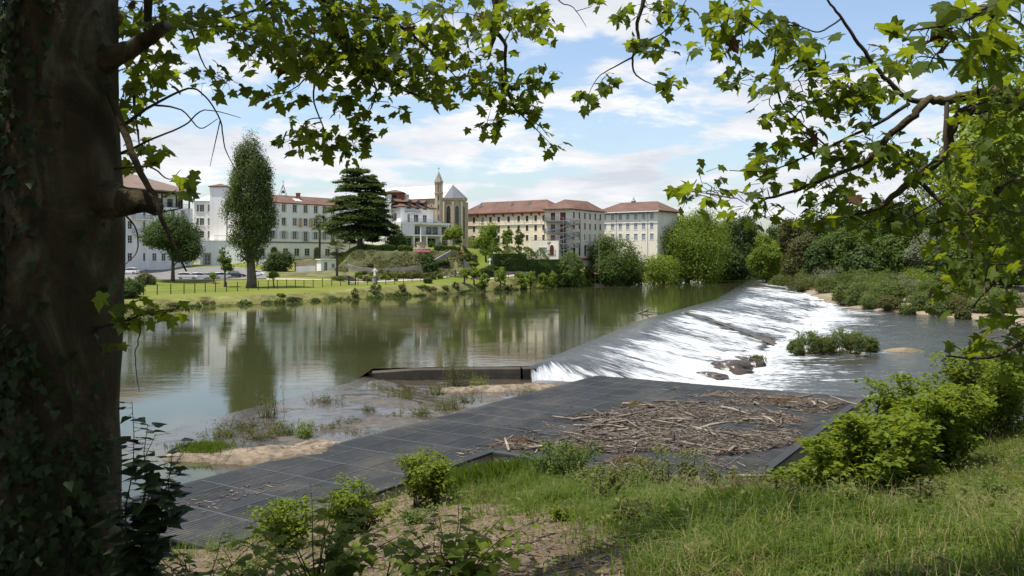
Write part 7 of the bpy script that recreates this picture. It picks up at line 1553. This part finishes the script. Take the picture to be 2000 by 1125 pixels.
T2.limb([(2548, -10, 7.4, .10), (2400, -50, 7.2, .08), (2100, -80, 6.2, .045), (1950, 0, 5.4, .02), (1880, 40, 5.0, .012), (1780, 60, 4.8, .004)], "limb"); T2.limb([(1950, 0, 5.4, .015), (1900, 110, 5.6, .01), (1800, 110, 5.6, .004)], "limb")
T2.ellipses([(1425, 40, 50, 26, 8, 6.5), (1400, 80, 26, 20, 3, 6.5), (1530, 55, 55, 50, 13, 6.5), (1437, 165, 14, 20, 3, 6.5), (1495, 200, 14, 10, 1, 6.5), (1560, 105, 45, 35, 6, 6.5), (1590, 155, 60, 42, 11, 6.4), (1700, 150, 50, 55, 9, 6.5), (1660, 195, 70, 36, 13, 6.4), (1540, 222, 34, 16, 5, 6.4), (1560, 268, 44, 18, 6, 6.4), (1480, 315, 40, 14, 4, 6.4), (1620, 310, 36, 26, 5, 6.4), (1720, 285, 55, 36, 8, 6.4), (1370, 372, 26, 16, 3, 6.4), (1362, 340, 8, 8, 1, 6.4), (1500, 362, 26, 8, 2, 6.4), (1640, 372, 55, 26, 6, 6.4), (1345, 385, 8, 8, 1, 6.4)], 5, .17, .098, .25)
T2.ellipses([(1790, 110, 36, 20, 3, 5.8), (1960, 120, 45, 55, 10, 6), (1940, 230, 55, 55, 12, 6.3), (1900, 330, 85, 55, 12, 6.4), (1770, 330, 55, 40, 8, 6.4), (1765, 402, 55, 32, 8, 6.4), (1865, 430, 85, 50, 13, 6.4), (1965, 400, 45, 80, 14, 6.3), (1700, 430, 55, 22, 6, 6.4), (1600, 412, 70, 20, 6, 6.4), (1500, 412, 50, 18, 4, 6.4), (1965, 520, 40, 55, 9, 6.2), (1885, 535, 40, 36, 6, 6.2), (1945, 640, 42, 42, 7, 6.1), (1825, 572, 22, 8, 1.5, 6.2), (1985, 690, 24, 24, 4, 6), (1900, 690, 24, 8, 2, 6)], 6, .19, .094, .3)
T2.ellipses([(1885, 55, 60, 36, 5, 5.0), (1700, 60, 16, 20, 1, 4.8), (1840, 85, 30, 24, 2, 4.9), (1975, 30, 40, 40, 5, 5.4), (1950, 95, 40, 30, 3, 4.9)], 4, .18, .135, .3)
for k in range(420):
    a = rp_.random()*6.283; r = rp_.random()**.5; c = Vector((bx + 1.8 + 4.6*r*math.cos(a), by - .6 + 4.4*r*math.sin(a), 11.0 + rp_.random()*6.5)); px, py = proj(c.x, max(.5, c.y), c.z)
    if py > -60 and px < 2080: continue
    T2.leaves(c, 7, .45, .22)
T2.finish()

# --- unseen trees added around the camera to cut sky light on the trunk
for k, (x_, y_, h_, w_) in enumerate(((-9.5, 2.0, 13, 4.2), (-4.5, -6.0, 15, 5.0), (4.0, -7.5, 15, 5.0), (10.5, -1.5, 14, 4.2))):
    tree("added_shade_tree", ("unseen leafy tree added beside the plane trunk for shade", "unseen leafy tree added behind the viewer towards the trunk for shade", "unseen leafy tree added straight behind the viewer for shade", "unseen leafy tree added behind the second plane tree for shade")[k], "tree", (x_, y_, float(near_h(np.array([x_]), np.array([y_]))[0])), h_, w_, "mid", 6000, .45, low=.08, r=.25)
